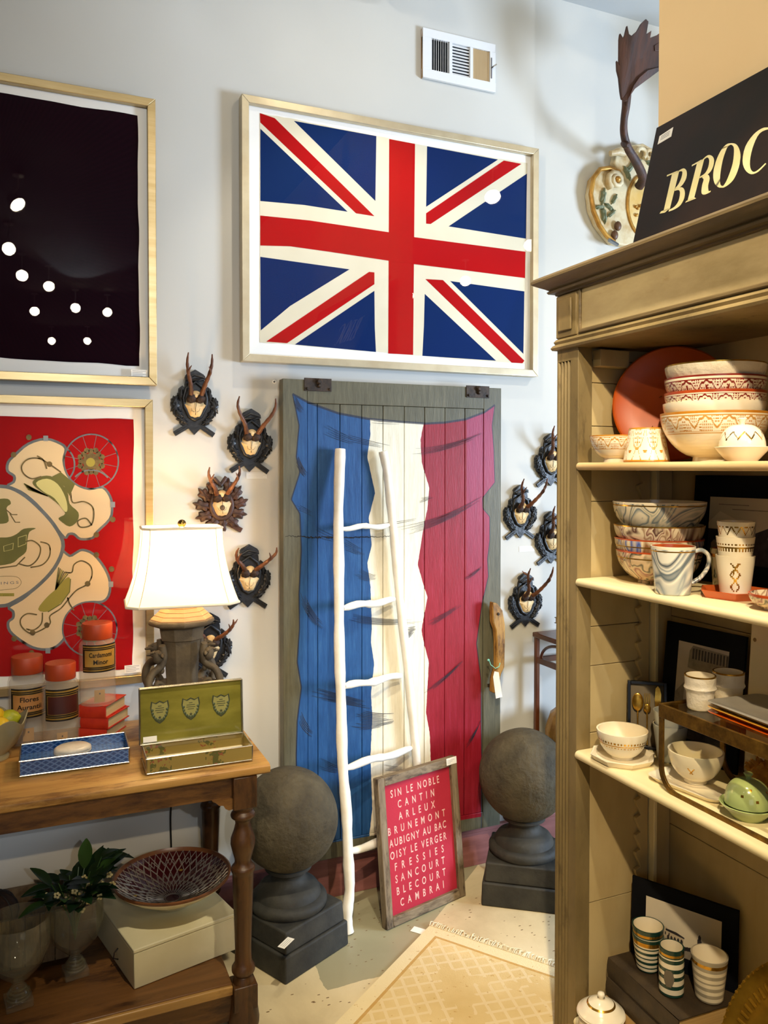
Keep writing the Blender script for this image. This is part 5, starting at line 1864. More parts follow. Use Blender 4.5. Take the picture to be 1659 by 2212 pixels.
# wooden crate behind the vases
c0 = onZ(-60, 2125, SZ)
r = thing('wooden_crate', 'small brown slatted wooden crate in shadow behind the glass vases', 'crate', (c0.x, 2.525, SZ), .0)
CW = wood('crate_brown', '5a4630', '7d6648', 'z', '3a2a1a', rough=.7, scale=4)
q0, q1 = onY(-80, 2000, 2.525).x - c0.x, onY(150, 2000, 2.525).x - c0.x
n_ = 7
for i in range(n_):
    a = q0 + (q1 - q0) * i / n_
    G().box(a + .001, a + (q1 - q0) / n_ - .001, 0, .012, .012, .155, CW).build('slat', r, bev=.001)
G().box(q0, q1, .012, .20, .012, .022, CW).build('crate_floor', r)
G().box(q0, q1, .188, .20, .022, .155, CW).build('crate_back', r)
for a in (q0, q1 - .012):
    G().box(a, a + .012, .012, .188, .022, .155, CW).build('crate_end', r)
G().box(q0 + .02, q1 - .02, .02, .18, 0, .012, M('crate_batten', '1e150c', rough=.8)).build('crate_runner', r)

VG = glass('smoky_vase_glass', (.93, .93, .86), ior=1.5, amount=1.0, haze=.045, rough=.06)
def vase(px, py, label, rb, s, xo=0):
    p = onZ(px, py, SZ)
    r = thing('footed_glass_vase', label, 'vase', (p.x, p.y, SZ), .15, 'footed glass vases on the lower shelf')
    g = G()
    b = .033 * s
    g.box(-b, b, -b, b, 0, .020 * s, VG)
    g.build('square_foot', r, bev=.003)
    g = G()
    g.lathe([(.028 * s, .020 * s), (.024 * s, .028 * s), (.028 * s, .034 * s), (.018 * s, .044 * s), (.014 * s, .052 * s), (.012 * s, .064 * s)], 32, VG)
    st_ = g.build('stem', r, smooth=60)
    for k in range(4):
        G().tube([((.028 - .003 * k) * s * cos(2 * pi * i / 20), (.028 - .003 * k) * s * sin(2 * pi * i / 20), (.020 + .008 * k) * s) for i in range(20)], .0022 * s, VG, 6, closed=True).build('stem_ring', st_)
    g = G()
    g.lathe([(.012 * s, .062 * s), (.030 * s, .072 * s), (rb * .78, .105 * s), (rb, .150 * s), (rb * 1.02, .19 * s), (rb * .98, .225 * s), (rb * .96, .225 * s), (rb * .98, .19 * s), (rb * .95, .15 * s), (rb * .74, .110 * s), (.02, .078 * s), (0, .074 * s)], 56, VG)
    g.build('glass_bowl', r, smooth=60)
    return r
va = vase(40, 2168, 'footed square-based glass vase at the lower left corner, empty', .082, 1.05)
vb_ = vase(163, 2103, 'footed square-based glass vase holding dark leaves and white blossom', .078, 1.0)
# greenery standing in the right vase
pl = thing('blossom_bunch', 'bunch of dark green leaves and small cream blossoms standing in a footed glass vase', 'plant', vb_.location + Vector((0, 0, .10)))
LF = M('dark_glossy_leaf', '0f2413', '1e3c1c', rough=.35, scale=8)
LF2 = M('mid_green_leaf', '2c4a1e', '3c5c28', rough=.4, scale=8)
BLS = M('cream_blossom', 'cdbf86', 'd9cc98', rough=.6)
rnd = random.Random(21)
gl, gs, gb = G(), G(), G()
def leafblade(g, p, d, ln, wd, m, curl=.3):
    d = Vector(d).normalized()
    s_ = d.cross(Vector((0, 0, 1)))
    if s_.length < .1:
        s_ = Vector((1, 0, 0))
    s_.normalize()
    nn_ = s_.cross(d).normalized()
    vs, fs = [], []
    K_ = 7
    for i in range(K_ + 1):
        t_ = i / K_
        c_ = p + d * ln * t_ - Vector((0, 0, 1)) * curl * ln * t_ * t_
        w_ = wd * sin(pi * min(1, t_ * .96 + .02)) ** .8 * (1.1 - .3 * t_)
        vs += [c_ - s_ * w_ / 2 + nn_ * w_ * .18, c_, c_ + s_ * w_ / 2 + nn_ * w_ * .18]
    for i in range(K_):
        a = i * 3
        fs += [(a, a + 1, a + 4, a + 3), (a + 1, a + 2, a + 5, a + 4)]
    g.add([tuple(v) for v in vs], fs, m)
for k in range(11):
    a = 2 * pi * k / 11 + rnd.uniform(-.2, .2)
    rr_ = rnd.uniform(.02, .075)
    tip = Vector((cos(a) * rr_ * 1.15 + .012, sin(a) * rr_, rnd.uniform(.15, .215)))
    gs.tube(catmull([(0, 0, 0), (cos(a) * rr_ * .3, sin(a) * rr_ * .3, .08), tuple(tip)], 5), .0018, LF2, 6)
    for j in range(6):
        b = a + rnd.uniform(-1.4, 1.4)
        leafblade(gl, tip - Vector((0, 0, rnd.uniform(0, .06))), (cos(b), sin(b), rnd.uniform(.1, 1.0)), rnd.uniform(.065, .10), rnd.uniform(.032, .046), LF if rnd.random() < .75 else LF2, rnd.uniform(.0, .4))
    for j in range(2):
        c_ = tip + Vector((rnd.uniform(-.03, .03), rnd.uniform(-.03, .02), rnd.uniform(-.07, .0)))
        for q in range(5):
            b = 2 * pi * q / 5
            gb.ball((c_.x + .006 * cos(b), c_.y + rnd.uniform(-.002, .002), c_.z + .006 * sin(b)), .0042, BLS, 8, 5, sc=(1, .6, 1))
for o, nm in ((gs.build('stems', pl), 'stems'), (gl.build('leaves', pl, smooth=60), 'leaves'), (gb.build('blossoms', pl, smooth=60), 'blossoms')):
    o['kind'] = 'stuff'
# dark round wicker ball and leaves behind the left vase
p = onY(-5, 1915, 2.52)
g = G().ball((0, 0, 0), .06, M('dark_wicker', '2a1a14', '3c261c', rough=.7, scale=50, bump=.8, bs=90), 32, 20)
for k in range(5):
    g.tube([(.061 * cos(2 * pi * i / 28) * cos(.6 * k), .061 * cos(2 * pi * i / 28) * sin(.6 * k), .061 * sin(2 * pi * i / 28)) for i in range(28)], .003, M('dark_cane', '1d1310', rough=.6), 6, closed=True)
o = tag(g.build('wicker_ball', smooth=60), 'dark brown round wicker ball inside the crate, at the left edge', 'ornament')
o.location = (p.x - .01, 2.625, SZ + .022 + .115)
# ================================================================ THE OPEN CABINET
CX0, CX1 = 1.304, 1.63          # front and back
CY0, CY1 = .46, 1.835           # near end and far end
S1, S2, S3, S4 = 1.603, 1.298, .842, .127
AGED = NT('aged_grey_gold_paint')
n1 = AGED.noise(3, 8, (1, 1, .35), .65)
c1 = AGED.ramp(n1, [(.3, '5f5134'), (.5, '7d6b45'), (.7, '968259')])
n2 = AGED.ramp(AGED.noise(16, 7, (1, 1, .3), .7), [(.56, (0, 0, 0)), (.66, (1, 1, 1))])
c1 = AGED.mix(AGED.math('MULTIPLY', n2, .55), c1, lin('3d301c'))
AGED.l(c1, AGED.b.inputs['Base Color'])
AGED.bump(AGED.noise(40, 6, (1, 1, .3)), .35, .002)
AGED = AGED.set(.55, 0, 0, .4)
FRZ = NT('aged_cream_frieze')
n1 = FRZ.noise(6, 8, (1, .35, 1), .65)
c1 = FRZ.ramp(n1, [(.3, '80704c'), (.5, '9c8b66'), (.7, 'b0a078')])
n2 = FRZ.ramp(FRZ.noise(22, 7, (1, .3, 1), .7), [(.6, (0, 0, 0)), (.7, (1, 1, 1))])
FRZ.l(FRZ.mix(FRZ.math('MULTIPLY', n2, .4), c1, lin('80643a')), FRZ.b.inputs['Base Color'])
FRZ = FRZ.set(.55, 0, 0, .4)
MOULD = M('dark_waxed_moulding', '4a3d24', '726040', rough=.5, scale=9, stretch=(1, .3, 3), bump=.3)
INN = M('cabinet_inner_cream', 'b09b6c', 'bfab7c', rough=.6, scale=3, stretch=(3, 3, 1))
INSH = M('shelf_cream_paint', 'e2d3a4', 'ead9ad', rough=.42, scale=4)
SHRED = M('shelf_worn_edge', 'b98f5c', 'e0cb98', rough=.5, scale=5, stretch=(1, .3, 1))
cab = thing('open_cabinet', 'tall open display cabinet in worn grey-gold paint with fluted posts and cream shelves', 'cabinet', (CX0, CY0, 0))
def bx(o, a0, a1, b0, b1, z0, z1, m):
    return o.box(a0 - CX0, a1 - CX0, b0 - CY0, b1 - CY0, z0, z1, m)
# posts with flutes: section in (y, x) swept upwards
def post(y0, y1, mirror=False):
    w_ = y1 - y0
    sec = []
    fl0, fl1 = .006, .062
    nfl = 4
    pts = [(0, 0), (fl0, 0)]
    fw_ = (fl1 - fl0) / nfl
    for k in range(nfl):
        for i in range(7):
            t_ = i / 6
            pts.append((fl0 + fw_ * (k + .12 + .76 * t_), .007 * sin(pi * t_)))
    pts += [(fl1 + .004, 0), (w_, 0), (w_, .045), (0, .045)]
    g = G()
    def P_(t_, d_):
        yy = (y1 - t_) if not mirror else (y0 + t_)
        return (d_, yy - CY0)
    secf = [P_(*q) for q in pts]
    flat = [P_(*q) for q in [(0, 0), (w_, 0), (w_, .045), (0, .045)]]
    g.prism(secf, .0, 1.875, AGED)
    g.prism(flat, 1.875, 1.908, AGED)
    return g.build('fluted_post', cab, bev=.0012, smooth=30)
post(1.742, CY1)
post(CY0, CY0 + .093, True)
# sides and back from boards
for nm, y0, y1 in (('side_panel', 1.748, CY1 - .01), ('side_panel', CY0 + .01, CY0 + .087)):
    g = G()
    zz = [.02, .42, .88, 1.06, 1.165, 1.50, 1.70, 1.815, 1.875, 2.05]
    for a, b in zip(zz, zz[1:]):
        bx(g, CX0 + .045, CX1, y0 + .0006 * ((int(a * 100)) % 3), y1, a + .0009, b - .0009, INN)
    g.build(nm, cab, bev=.0012)
g = G()
zz = [.02, .60, 1.18, 1.66, 1.84, 2.05]
for a, b in zip(zz, zz[1:]):
    bx(g, 1.61, CX1, CY0 + .087, 1.748, a + .001, b - .001, INN)
g.build('back_panel', cab, bev=.001)
# shelf supports: corner board and saw-tooth rack on the far side
g = G(); bx(g, 1.556, 1.609, 1.725, 1.7475, .13, 1.90, INN); g.build('corner_board', cab, bev=.002)
g = G(); bx(g, 1.545, 1.556, 1.716, 1.7475, .13, 1.70, INSH); g.build('vertical_batten', cab, bev=.002)
def rack(y_, s_):
    pts, z_ = [], .15
    while z_ < 1.66:
        pts += [(0, z_), (.016, z_ + .006), (.010, z_ + .022), (.0, z_ + .040)]
        z_ += .048
    g = G()
    g.T = Matrix(((1, 0, 0, 1.500 - CX0), (0, 0, 1, y_ - CY0), (0, 1, 0, 0), (0, 0, 0, 1)))
    g.prism(pts + [(.040, z_), (.040, .15)], 0, .012, INN)
    return g.build('sawtooth_rack', cab, bev=.001)
rack(1.7355, 1)
for z_, th in ((1.855, .022),):
    g = G(); bx(g, CX0 + .05, 1.45, 1.715, 1.7475, z_, z_ + .045, INN); g.build('top_cleat', cab, bev=.002)
for z_, th, m in ((S1, .020, SHRED), (S2, .020, INSH), (S3, .023, INSH), (S4, .023, INSH)):
    g = G()
    g.T = Matrix(((1, 0, 0, -CX0), (0, 0, 1, -CY0), (0, 1, 0, 0), (0, 0, 0, 1)))
    r_ = th / 2
    sec = [(1.298 + r_ - r_ * sin(pi * i / 8), z_ - r_ + r_ * cos(pi * i / 8)) for i in range(9)] + [(1.6095, z_ - th), (1.6095, z_)]
    g.prism(sec, CY0 + .094, 1.7405, m if m is SHRED else INSH)
    g.build('shelf', cab, smooth=40)
def ringed(prof, nm, m, ya=CY0, yb=CY1, bev=0):
    g = G()
    vs = []
    for p_, z_ in prof:
        vs += [(-p_, ya - CY0 - p_, z_), (-p_, yb - CY0 + p_, z_), (CX1 - CX0, yb - CY0 + p_, z_), (CX1 - CX0, ya - CY0 - p_, z_)]
    n_ = len(prof)
    fs = [(3, 2, 1, 0), tuple((n_ - 1) * 4 + k for k in range(4))]
    for i in range(n_ - 1):
        for k in range(4):
            fs.append((i * 4 + k, i * 4 + (k + 1) % 4, (i + 1) * 4 + (k + 1) % 4, (i + 1) * 4 + k))
    g.add(vs, fs, m)
    return g.build(nm, cab, smooth=30, bev=bev)
ringed([(0, 1.906), (.010, 1.908), (.013, 1.914), (.009, 1.920), (.004, 1.923), (.007, 1.930), (.003, 1.936), (0, 1.938)], 'lower_moulding', AGED)
ringed([(-.001, 1.938), (-.001, 2.056)], 'frieze', FRZ)
ringed([(0, 2.054), (.004, 2.056), (.005, 2.060), (.018, 2.062), (.021, 2.067), (.016, 2.071), (.024, 2.076), (.036, 2.082), (.047, 2.088), (.052, 2.092), (.052, 2.098), (.047, 2.1045)], 'crown_moulding', MOULD)
for y0, y1 in ((CY1 - .088, CY1 + .001), (CY0 - .001, CY0 + .088)):
    g = G()
    bx(g, CX0 - .004, CX0 + .02, y0, y1, 1.939, 2.053, AGED)
    o = g.build('corner_block', cab, bev=.003)
    g = G()
    bx(g, CX0 - .010, CX0 - .004, y0 + .016, y1 - .016, 1.955, 2.040, AGED)
    g.build('raised_field', o, bev=.004)
g = G()
bx(g, CX0 - .006, CX0 + .01, CY0 + .10, CY1 - .10, 1.940, 1.951, MOULD)
bx(g, CX0 - .006, CX0 + .01, CY1 - .106, CY1 - .100, 1.940, 2.054, MOULD)
g.build('frieze_beading', cab, bev=.003)
g = G(); bx(g, CX0 + .01, CX0 + .03, CY0 + .09, 1.742, .0, .104, AGED); g.build('kick_board', cab)

# ---------------------------------------------------------------- the lettered sign on top of it
sgn_b, sgn_t = Vector((1.44, 0, 2.1065)), Vector((1.625, 0, 2.56))
sv = (sgn_t - sgn_b).normalized()
su = Vector((0, -1, 0))
sn = su.cross(sv)
if sn.x > 0:
    sn = -sn
P0 = onP(1368, 520, sgn_b, sn)
ltop = onP(1418, 276, sgn_b, sn)
v0 = (P0 - sgn_b).dot(sv)
O_ = Vector((sgn_b.x, 0, sgn_b.z))
ydir = (ltop.y - P0.y) / ((ltop - sgn_b).dot(sv) - v0)
yb0 = P0.y - ydir * v0
so = Vector((1.44, yb0, 2.1065))
sg = thing('lettered_sign', 'dark brown board with cream italic letters BROC, leaning on top of the cabinet', 'sign', so)
def sp_(px, py):
    q = onP(px, py, so, sn) - so
    return (q.dot(su), q.dot(sv))
T = Matrix(((su.x, sv.x, sn.x, 0), (su.y, sv.y, sn.y, 0), (su.z, sv.z, sn.z, 0), (0, 0, 0, 1)))
SB = M('scuffed_dark_board', '130d0a', '2e1c12', rough=.6, spec=.25, scale=3, lo=.45, hi=.75, bump=.15, bs=20)
tl = sp_(1418, 276)
tr_ = sp_(1659, 133)
H_ = tl[1]
g = G(); g.T = T
g.prism([(0, 0), (.98, 0), (.98, H_), (tl[0], H_)], -.016, 0, SB)
brd = g.build('board', sg, bev=.0015)
CRL = M('cream_sign_paint', 'eadf9e', 'f2e8b4', rough=.5, scale=20)
ks = 419 / 1495
def SL(pts):
    return [sp_(1240 + a * ks, b * ks) for a, b in pts]
def sm_(pts, n=3):
    return [tuple(p) for p in catmull(pts, n)]
def letter(polys):
    g = G(); g.T = T
    for q in polys:
        g.prism(SL(q), 0, .0006, CRL)
    g.build('painted_letter', brd)
letter([[(757, 1340), (812, 1316), (738, 1612), (690, 1632)], [(718, 1350), (800, 1316), (797, 1326), (716, 1362)], [(660, 1647), (672, 1630), (745, 1600), (700, 1640)],
        sm_([(798, 1322), (845, 1298), (868, 1320), (866, 1370), (840, 1420), (808, 1450), (780, 1462)]) + sm_([(782, 1450), (806, 1420), (828, 1372), (836, 1325), (815, 1322), (797, 1334)]),
        sm_([(778, 1458), (830, 1443), (853, 1470), (850, 1525), (822, 1580), (780, 1612), (730, 1632)]) + sm_([(733, 1618), (775, 1594), (806, 1550), (818, 1490), (808, 1466), (776, 1472)])])
letter([[(950, 1255), (1003, 1230), (925, 1530), (875, 1552)], [(910, 1272), (985, 1230), (983, 1242), (908, 1284)], [(858, 1563), (866, 1550), (930, 1522), (942, 1530)],
        sm_([(985, 1236), (1030, 1198), (1065, 1203), (1080, 1238), (1066, 1300), (1030, 1345), (968, 1374)]) + sm_([(972, 1362), (1010, 1336), (1035, 1290), (1043, 1235), (1025, 1214), (985, 1246)]),
        sm_([(990, 1368), (1030, 1345), (1046, 1375), (1034, 1430), (1038, 1472), (1054, 1470)]) + sm_([(1050, 1482), (1010, 1500), (984, 1490), (988, 1430), (1000, 1385), (988, 1372)])])
o1 = [(1215, 1104), (1258, 1120), (1283, 1190), (1270, 1290), (1225, 1390), (1152, 1447), (1097, 1432), (1074, 1370), (1085, 1275), (1125, 1175), (1170, 1118)]
i1 = [(1217, 1118), (1234, 1150), (1224, 1260), (1185, 1375), (1150, 1434), (1128, 1418), (1127, 1350), (1145, 1240), (1175, 1150), (1195, 1123)]
oc, ic = catmull(o1, 4, True), catmull(i1, 4, True)
g = G(); g.T = T
def ringpoly(g, a, b, m):
    a, b = SL([tuple(p) for p in a]), SL([tuple(p) for p in b])
    n_ = 40
    A = [a[int(i * len(a) / n_)] for i in range(n_)]
    B = [b[int(i * len(b) / n_)] for i in range(n_)]
    for i in range(n_):
        j = (i + 1) % n_
        g.prism([A[i], A[j], B[j], B[i]], 0, .0006, m)
ringpoly(g, oc, ic, CRL)
g.build('painted_letter', brd)
letter([sm_([(1560, 1010), (1530, 985), (1495, 983), (1450, 990), (1385, 1037), (1322, 1130), (1300, 1240), (1320, 1310), (1365, 1343), (1420, 1325), (1482, 1262)]) +
        sm_([(1475, 1258), (1420, 1310), (1382, 1325), (1358, 1290), (1360, 1210), (1387, 1110), (1430, 1030), (1495, 998), (1535, 1010), (1555, 1060)])])
g = G(); g.T = T
g.prism(SL([(660, 1050), (765, 980), (750, 1052), (645, 1115)]), 0, .0006, LABW)
for k in range(3):
    t0, t1 = (.2 + .2 * k), (.26 + .2 * k)
    e0, e1 = (660, 1050), (645, 1115)
    f0, f1 = (765, 980), (750, 1052)
    L_ = lambda a, b, t: (a[0] + (b[0] - a[0]) * t, a[1] + (b[1] - a[1]) * t)
    M_ = lambda p_, q_, s_: (p_[0] + (q_[0] - p_[0]) * s_, p_[1] + (q_[1] - p_[1]) * s_)
    a, b, c, d = L_(e0, e1, t0), L_(f0, f1, t0), L_(f0, f1, t1), L_(e0, e1, t1)
    g.prism(SL([M_(a, b, .15), M_(a, b, .8), M_(d, c, .8), M_(d, c, .15)]), .0006, .0008, INK)
g.build('price_label', sg)

# ================================================================ CERAMICS
GOLD = M('bright_gold_lustre', 'b8862c', 'd8ac4c', rough=.22, metal=.9, scale=60)
WHT = M('warm_white_glaze', 'ece0c4', 'f2e8d0', rough=.22, scale=10, coat=.4)
WHTD = M('relief_white_glaze', 'e8dcc2', 'f0e6d0', rough=.35, scale=10, coat=.2, bump=.6, bs=60, bd=.006)
ORG = M('ochre_orange_paint', 'b8761c', 'c98a2c', rough=.3, scale=20, coat=.3)
ORL = M('soft_orange_paint', 'cf9a4e', 'c08838', rough=.3, scale=20, coat=.3)
CRS = M('crimson_brown_paint', '7a2018', '8c2c20', rough=.3, scale=20, coat=.3)
RUST = M('rust_red_paint', 'a23c14', 'b24a1c', rough=.3, scale=20, coat=.3)
TERRA = M('terracotta_glaze', 'a8481a', 'b85622', rough=.3, scale=14, coat=.3)


def bowlprof(R, h, fr=.42, fh=.10, wall=.0045, belly=.55, step=.0025):
    """outer curve from the foot to the rim, then the inside"""
    out = [(0, 0), (R * fr, 0), (R * fr * .96, h * fh)]
    n_ = 14
    cur = []
    for i in range(1, n_ + 1):
        t_ = i / n_
        cur.append((R * fr * .96 + (R - R * fr * .96) * sin(t_ * pi / 2) ** belly if False else R * (fr * .96 + (1 - fr * .96) * (1 - (1 - t_) ** 1.9) ** .80), h * (fh + (1 - fh) * t_ ** 1.15)))
    outer = resample(out[:2], .02) + resample([out[2]] + cur, step if step > .0023 else .0012)
    inner = [(max(r_ - wall, 0), max(z_, h * fh + wall)) for r_, z_ in ([out[2]] + cur)[::-1]]
    return outer, [(inner[0][0] + wall * .5, h + .0006)] + inner + [(0, h * fh + wall)]


def arches(n, z0, z1, line, dot, bg=None, band=None, rim=None, ztop=None, wl=.075, fill=None):
    bg = bg or WHT
    def f(a, z_):
        if rim and z_ > ztop - rim[1]:
            return rim[0]
        if z_ < z0 or z_ > z1:
            if band and z0 - .0035 < z_ < z0 - .0015:
                return line
            return bg
        v = (z_ - z0) / (z1 - z0)
        u = (a * n / (2 * pi)) % 1 - .5
        if v > .94 or v < .04:
            return line
        au = abs(u)
        hh = .86 - 2.6 * au ** 1.9 + .05 * cos(au * 25)
        if abs(v - hh) < wl:
            return line
        if v < hh:
            du_, dv_ = (u * 12) % 1 - .5, (v * 6) % 1 - .5
            if v < hh - .22 and du_ * du_ + dv_ * dv_ < .10 and au < .30:
                return dot
            if fill and au < .05 and .2 < v < .62:
                return dot
            return bg
        uu = .5 - au
        du_, dv_ = (uu * 12) % 1 - .5, (v * 6) % 1 - .5
        if v > hh + .2 and uu < .22 and du_ * du_ + dv_ * dv_ < .10:
            return dot
        return bg
    return f


def vessel(name, label, cat, loc, outer, inner, mat=None, f=None, inn=None, seg=64, group=None, rz=0.0, part=None, warp=None):
    """a lathed vessel; f(theta, z) gives the painted material of the outer wall"""
    g = G()
    no = len(outer)
    inn = inn or WHT
    if f:
        g.lathe(outer + inner, seg, fn=lambda a, z_, k: f(a, z_) if k < no - 1 else (inn if k > no else f(a, z_)), warp=warp)
    else:
        g.lathe(outer + inner, seg, fn=lambda a, z_, k: (mat if k <= no else inn), warp=warp)
    o = g.build(name, smooth=50)
    tag(o, label, cat, group)
    o.location = loc
    o.rotation_euler = (0, 0, rz)
    return o


def cupprof(rb, rt, h, wall=.0035, step=.003, curve=0.0):
    out = [(0, 0), (rb - .002, 0), (rb, .002)] + [(rb + (rt - rb) * t_ + curve * sin(pi * t_), .002 + (h - .002) * t_) for t_ in [i / 12 for i in range(1, 13)]]
    outer = out[:2] + resample(out[2:], step)
    inner = [(rt - wall * .5, h + .0006)] + [(rb + (rt - rb) * t_ + curve * sin(pi * t_) - wall, .002 + (h - .002) * t_) for t_ in [1, .75, .5, .25, .08]] + [(0, .008)]
    return outer, inner


# ---- shelf 1
BIG = 'stacked bowls on the top shelf'
o, i_ = bowlprof(.063, .068, .46, .16, step=.002)
vessel('footed_bowl', 'small white bowl with ochre dotted arches, leftmost on the top shelf', 'bowl', (1.350, 1.650, S1), o, i_, f=arches(11, .032, .064, ORL, ORG, rim=(ORG, .0028), ztop=.068), seg=280, rz=.3)
o, i_ = cupprof(.055, .041, .083)
def scale_(a, z_):
    if z_ > .0795 or z_ < .006:
        return ORG
    n_ = 8
    for row, zc in enumerate((.058, .022)):
        u = (a * n_ / (2 * pi) + .5 * row) % 1 - .5
        hh = zc - .026 + .055 * (abs(u) * 2) ** 2.2
        if abs(z_ - hh) < .0022 + .002 * (abs(u) > .4):
            return ORL
        if row == 0 and z_ > hh + .006 and abs(u) < .3:
            du_, dv_ = (u * 11) % 1 - .5, (z_ / .005) % 1 - .5
            if du_ * du_ + dv_ * dv_ < .09:
                return ORG
        if row == 1 and hh < z_ < .05 and (abs(u) * 1.9 + abs(z_ - zc - .004) / .012) < .35:
            return ORG
    return WHT
vessel('pattern_beaker', 'white beaker with ochre scale pattern and orange rim, beside the small dotted bowl', 'beaker', (1.366, 1.553, S1), o, i_, f=scale_, seg=200)
sx0, sy0 = 1.440, 1.412
zz_ = S1
o, i_ = bowlprof(.119, .112, .40, .10, step=.0022)
vessel('serving_bowl', 'large white bowl with ochre dotted arches, bottom of the stack on the top shelf', 'bowl', (sx0, sy0, zz_), o, i_, f=arches(15, .066, .104, ORL, ORG, rim=(ORG, .006), ztop=.112, band=True), seg=380, group=BIG, rz=.2)
o, i_ = bowlprof(.112, .085, .40, .10)
vessel('serving_bowl', 'plain white bowl showing above the ochre rim, second from the stack bottom', 'bowl', (sx0, sy0 + .002, zz_ + .050), o, i_, WHT, group=BIG)
o, i_ = bowlprof(.111, .085, .40, .10, step=.0022)
vessel('serving_bowl', 'bowl with orange-rust rim and crimson arches, middle of the stack', 'bowl', (sx0, sy0 - .001, zz_ + .074), o, i_, f=arches(16, .050, .076, CRS, CRS, rim=(RUST, .006), ztop=.085), seg=320, group=BIG)
vessel('serving_bowl', 'bowl with crimson arches and crimson rim, second from the stack top', 'bowl', (sx0 + .001, sy0, zz_ + .104), *bowlprof(.111, .088, .40, .10, step=.0022), f=arches(15, .044, .079, CRS, CRS, rim=(CRS, .0045), ztop=.088, fill=True), seg=320, group=BIG, rz=.2)
vessel('serving_bowl', 'white relief bowl with gold rim, topmost of the stack', 'bowl', (sx0, sy0 - .001, zz_ + .140), *bowlprof(.110, .082, .44, .10), f=lambda a, z_: GOLD if z_ > .0795 else WHTD, group=BIG, inn=WHTD)
# small tagine
tg = thing('small_tagine', 'small white covered dish with gold zigzag lid, in front of the bowl stack', 'covered dish', (1.372, 1.268, S1))
def tagine(root, R, m, lidf, hd=.030, hl=.062):
    g = G()
    g.lathe([(0, 0), (R * .55, 0), (R * .58, .003), (R * .98, hd - .002), (R, hd), (R * .96, hd + .001), (R * .6, .008), (0, .007)], 64, m)
    g.build('dish', root, smooth=50)
    g = G()
    pr = [(R * .74, hd - .002)] + [(R * .74 * cos(t_ * pi / 2) ** .75 + .005, hd + (hl - .014) * sin(t_ * pi / 2)) for t_ in [i / 14 for i in range(0, 15)]]
    pr = resample(pr, .002) + [(.005, hd + hl - .010), (.0095, hd + hl - .002), (.008, hd + hl), (0, hd + hl - .001)]
    n_ = len(pr)
    g.lathe(pr, 140, fn=lambda a, z_, k: lidf(a, z_ - hd))
    return g.build('domed_lid', root, smooth=60)
def zig(a, z_):
    u = (a * 11 / (2 * pi)) % 1
    v = (z_ - .016) / .016
    if 0 < v < 1 and abs(abs(u - .5) * 2 - v) < .12:
        return GOLD
    if -.1 < v < .1 and abs(u - .5) < .04:
        return GOLD
    return WHT
tagine(tg, .056, WHT, zig)
vessel('tall_cup', 'tall white cup at the right picture edge on the top shelf', 'cup', (1.452, 1.218, S1), *cupprof(.030, .037, .125), WHTD)
# orange platter leaning in the corner
pc = Vector((1.512, 1.622, S1))
r = thing('orange_platter', 'large glossy burnt orange round platter standing behind the bowls on the top shelf', 'platter', pc)
PLT = M('burnt_orange_glaze', 'b84c04', 'c45808', rough=.35, scale=3, spec=.3)
nrm = Vector((-.74, -.67, .13)).normalized()
uax = Vector((0, 0, 1)).cross(nrm).normalized()
vax = nrm.cross(uax)
g = G()
g.T = Matrix(((uax.x, vax.x, nrm.x, 0), (uax.y, vax.y, nrm.y, 0), (uax.z, vax.z, nrm.z, .151), (0, 0, 0, 1)))
g.lathe([(0, -.004), (.09, -.004), (.146, .010), (.150, .014), (.146, .017), (.140, .014), (.095, .002), (0, .001)], 96, PLT)
for (a, b, rr_) in ((-.03, .02, .5), (.01, -.01, 1.8), (-.05, -.06, 1.1), (.03, .05, 2.4), (-.01, -.045, 0.2)):
    g.tube([(a - .004 * cos(rr_), b - .004 * sin(rr_), .0035), (a + .004 * cos(rr_), b + .004 * sin(rr_), .0035)], .0009, GOLD, 5)
g.build('platter_body', r, smooth=50)

# ---- shelf 2
MB = 'marbled bowls stacked on the second shelf'
m1 = marble('marble_white_blue', 'e8dcc0', ['6f8088', 'b8b8a4', '4c5f66'], 10, 1.0, 1.8, 3)
m2 = marble('marble_maroon', 'e0cfae', ['4a1c1c', '7a4038', '9c7a5c'], 10, 3.0, 2.4, 3.5)
m3 = marble('marble_blue_brown', 'e2cfaa', ['8a5c38', '3f57a0', '6a5a3a'], 9, 5.3, 2.2, 3)
m4 = marble('marble_olive_rose', 'd8bd9a', ['54523a', '8a4f48', '3c3a30'], 9, 7.7, 2.4, 3)
def gband(m, zt, top=None, w_=.004, off=.007):
    def f(a, z_):
        if z_ > zt - .003 and top:
            return top
        return GOLD if zt - off - w_ < z_ < zt - off else m
    return f
mx0, my0 = 1.452, 1.603
hh = [(.105, .083, 0, m4, 'bowl with olive and rose marbling, bottom of the marbled stack', RUST, .014),
      (.108, .075, .030, m3, 'bowl with blue and brown marbling, second in the marbled stack', RUST, .018),
      (.110, .075, .052, m2, 'bowl with maroon marbling and gold rim, third in the marbled stack', GOLD, .060),
      (.112, .082, .076, m3, 'bowl with pale brown marbling seen as a thin band in the marbled stack', None, .060),
      (.114, .088, .118, m1, 'white bowl with blue-grey marbling and gold band, topmost of the marbled stack', WHT, .006)]
hh = [hh[0], hh[1], hh[2], hh[4]]
hh[1] = (.109, .078, .036, m3, hh[1][4], RUST, .016)
hh[2] = (.111, .078, .070, m2, hh[2][4], GOLD, .060)
for (R_, h_, dz, m_, lb_, tp_, off) in hh:
    vessel('marbled_bowl', lb_, 'bowl', (mx0, my0, S2 + dz), *bowlprof(R_, h_, .50, .08), f=gband(m_, h_, tp_, .004, off), seg=96, group=MB, inn=TERRA if tp_ is RUST else WHT)
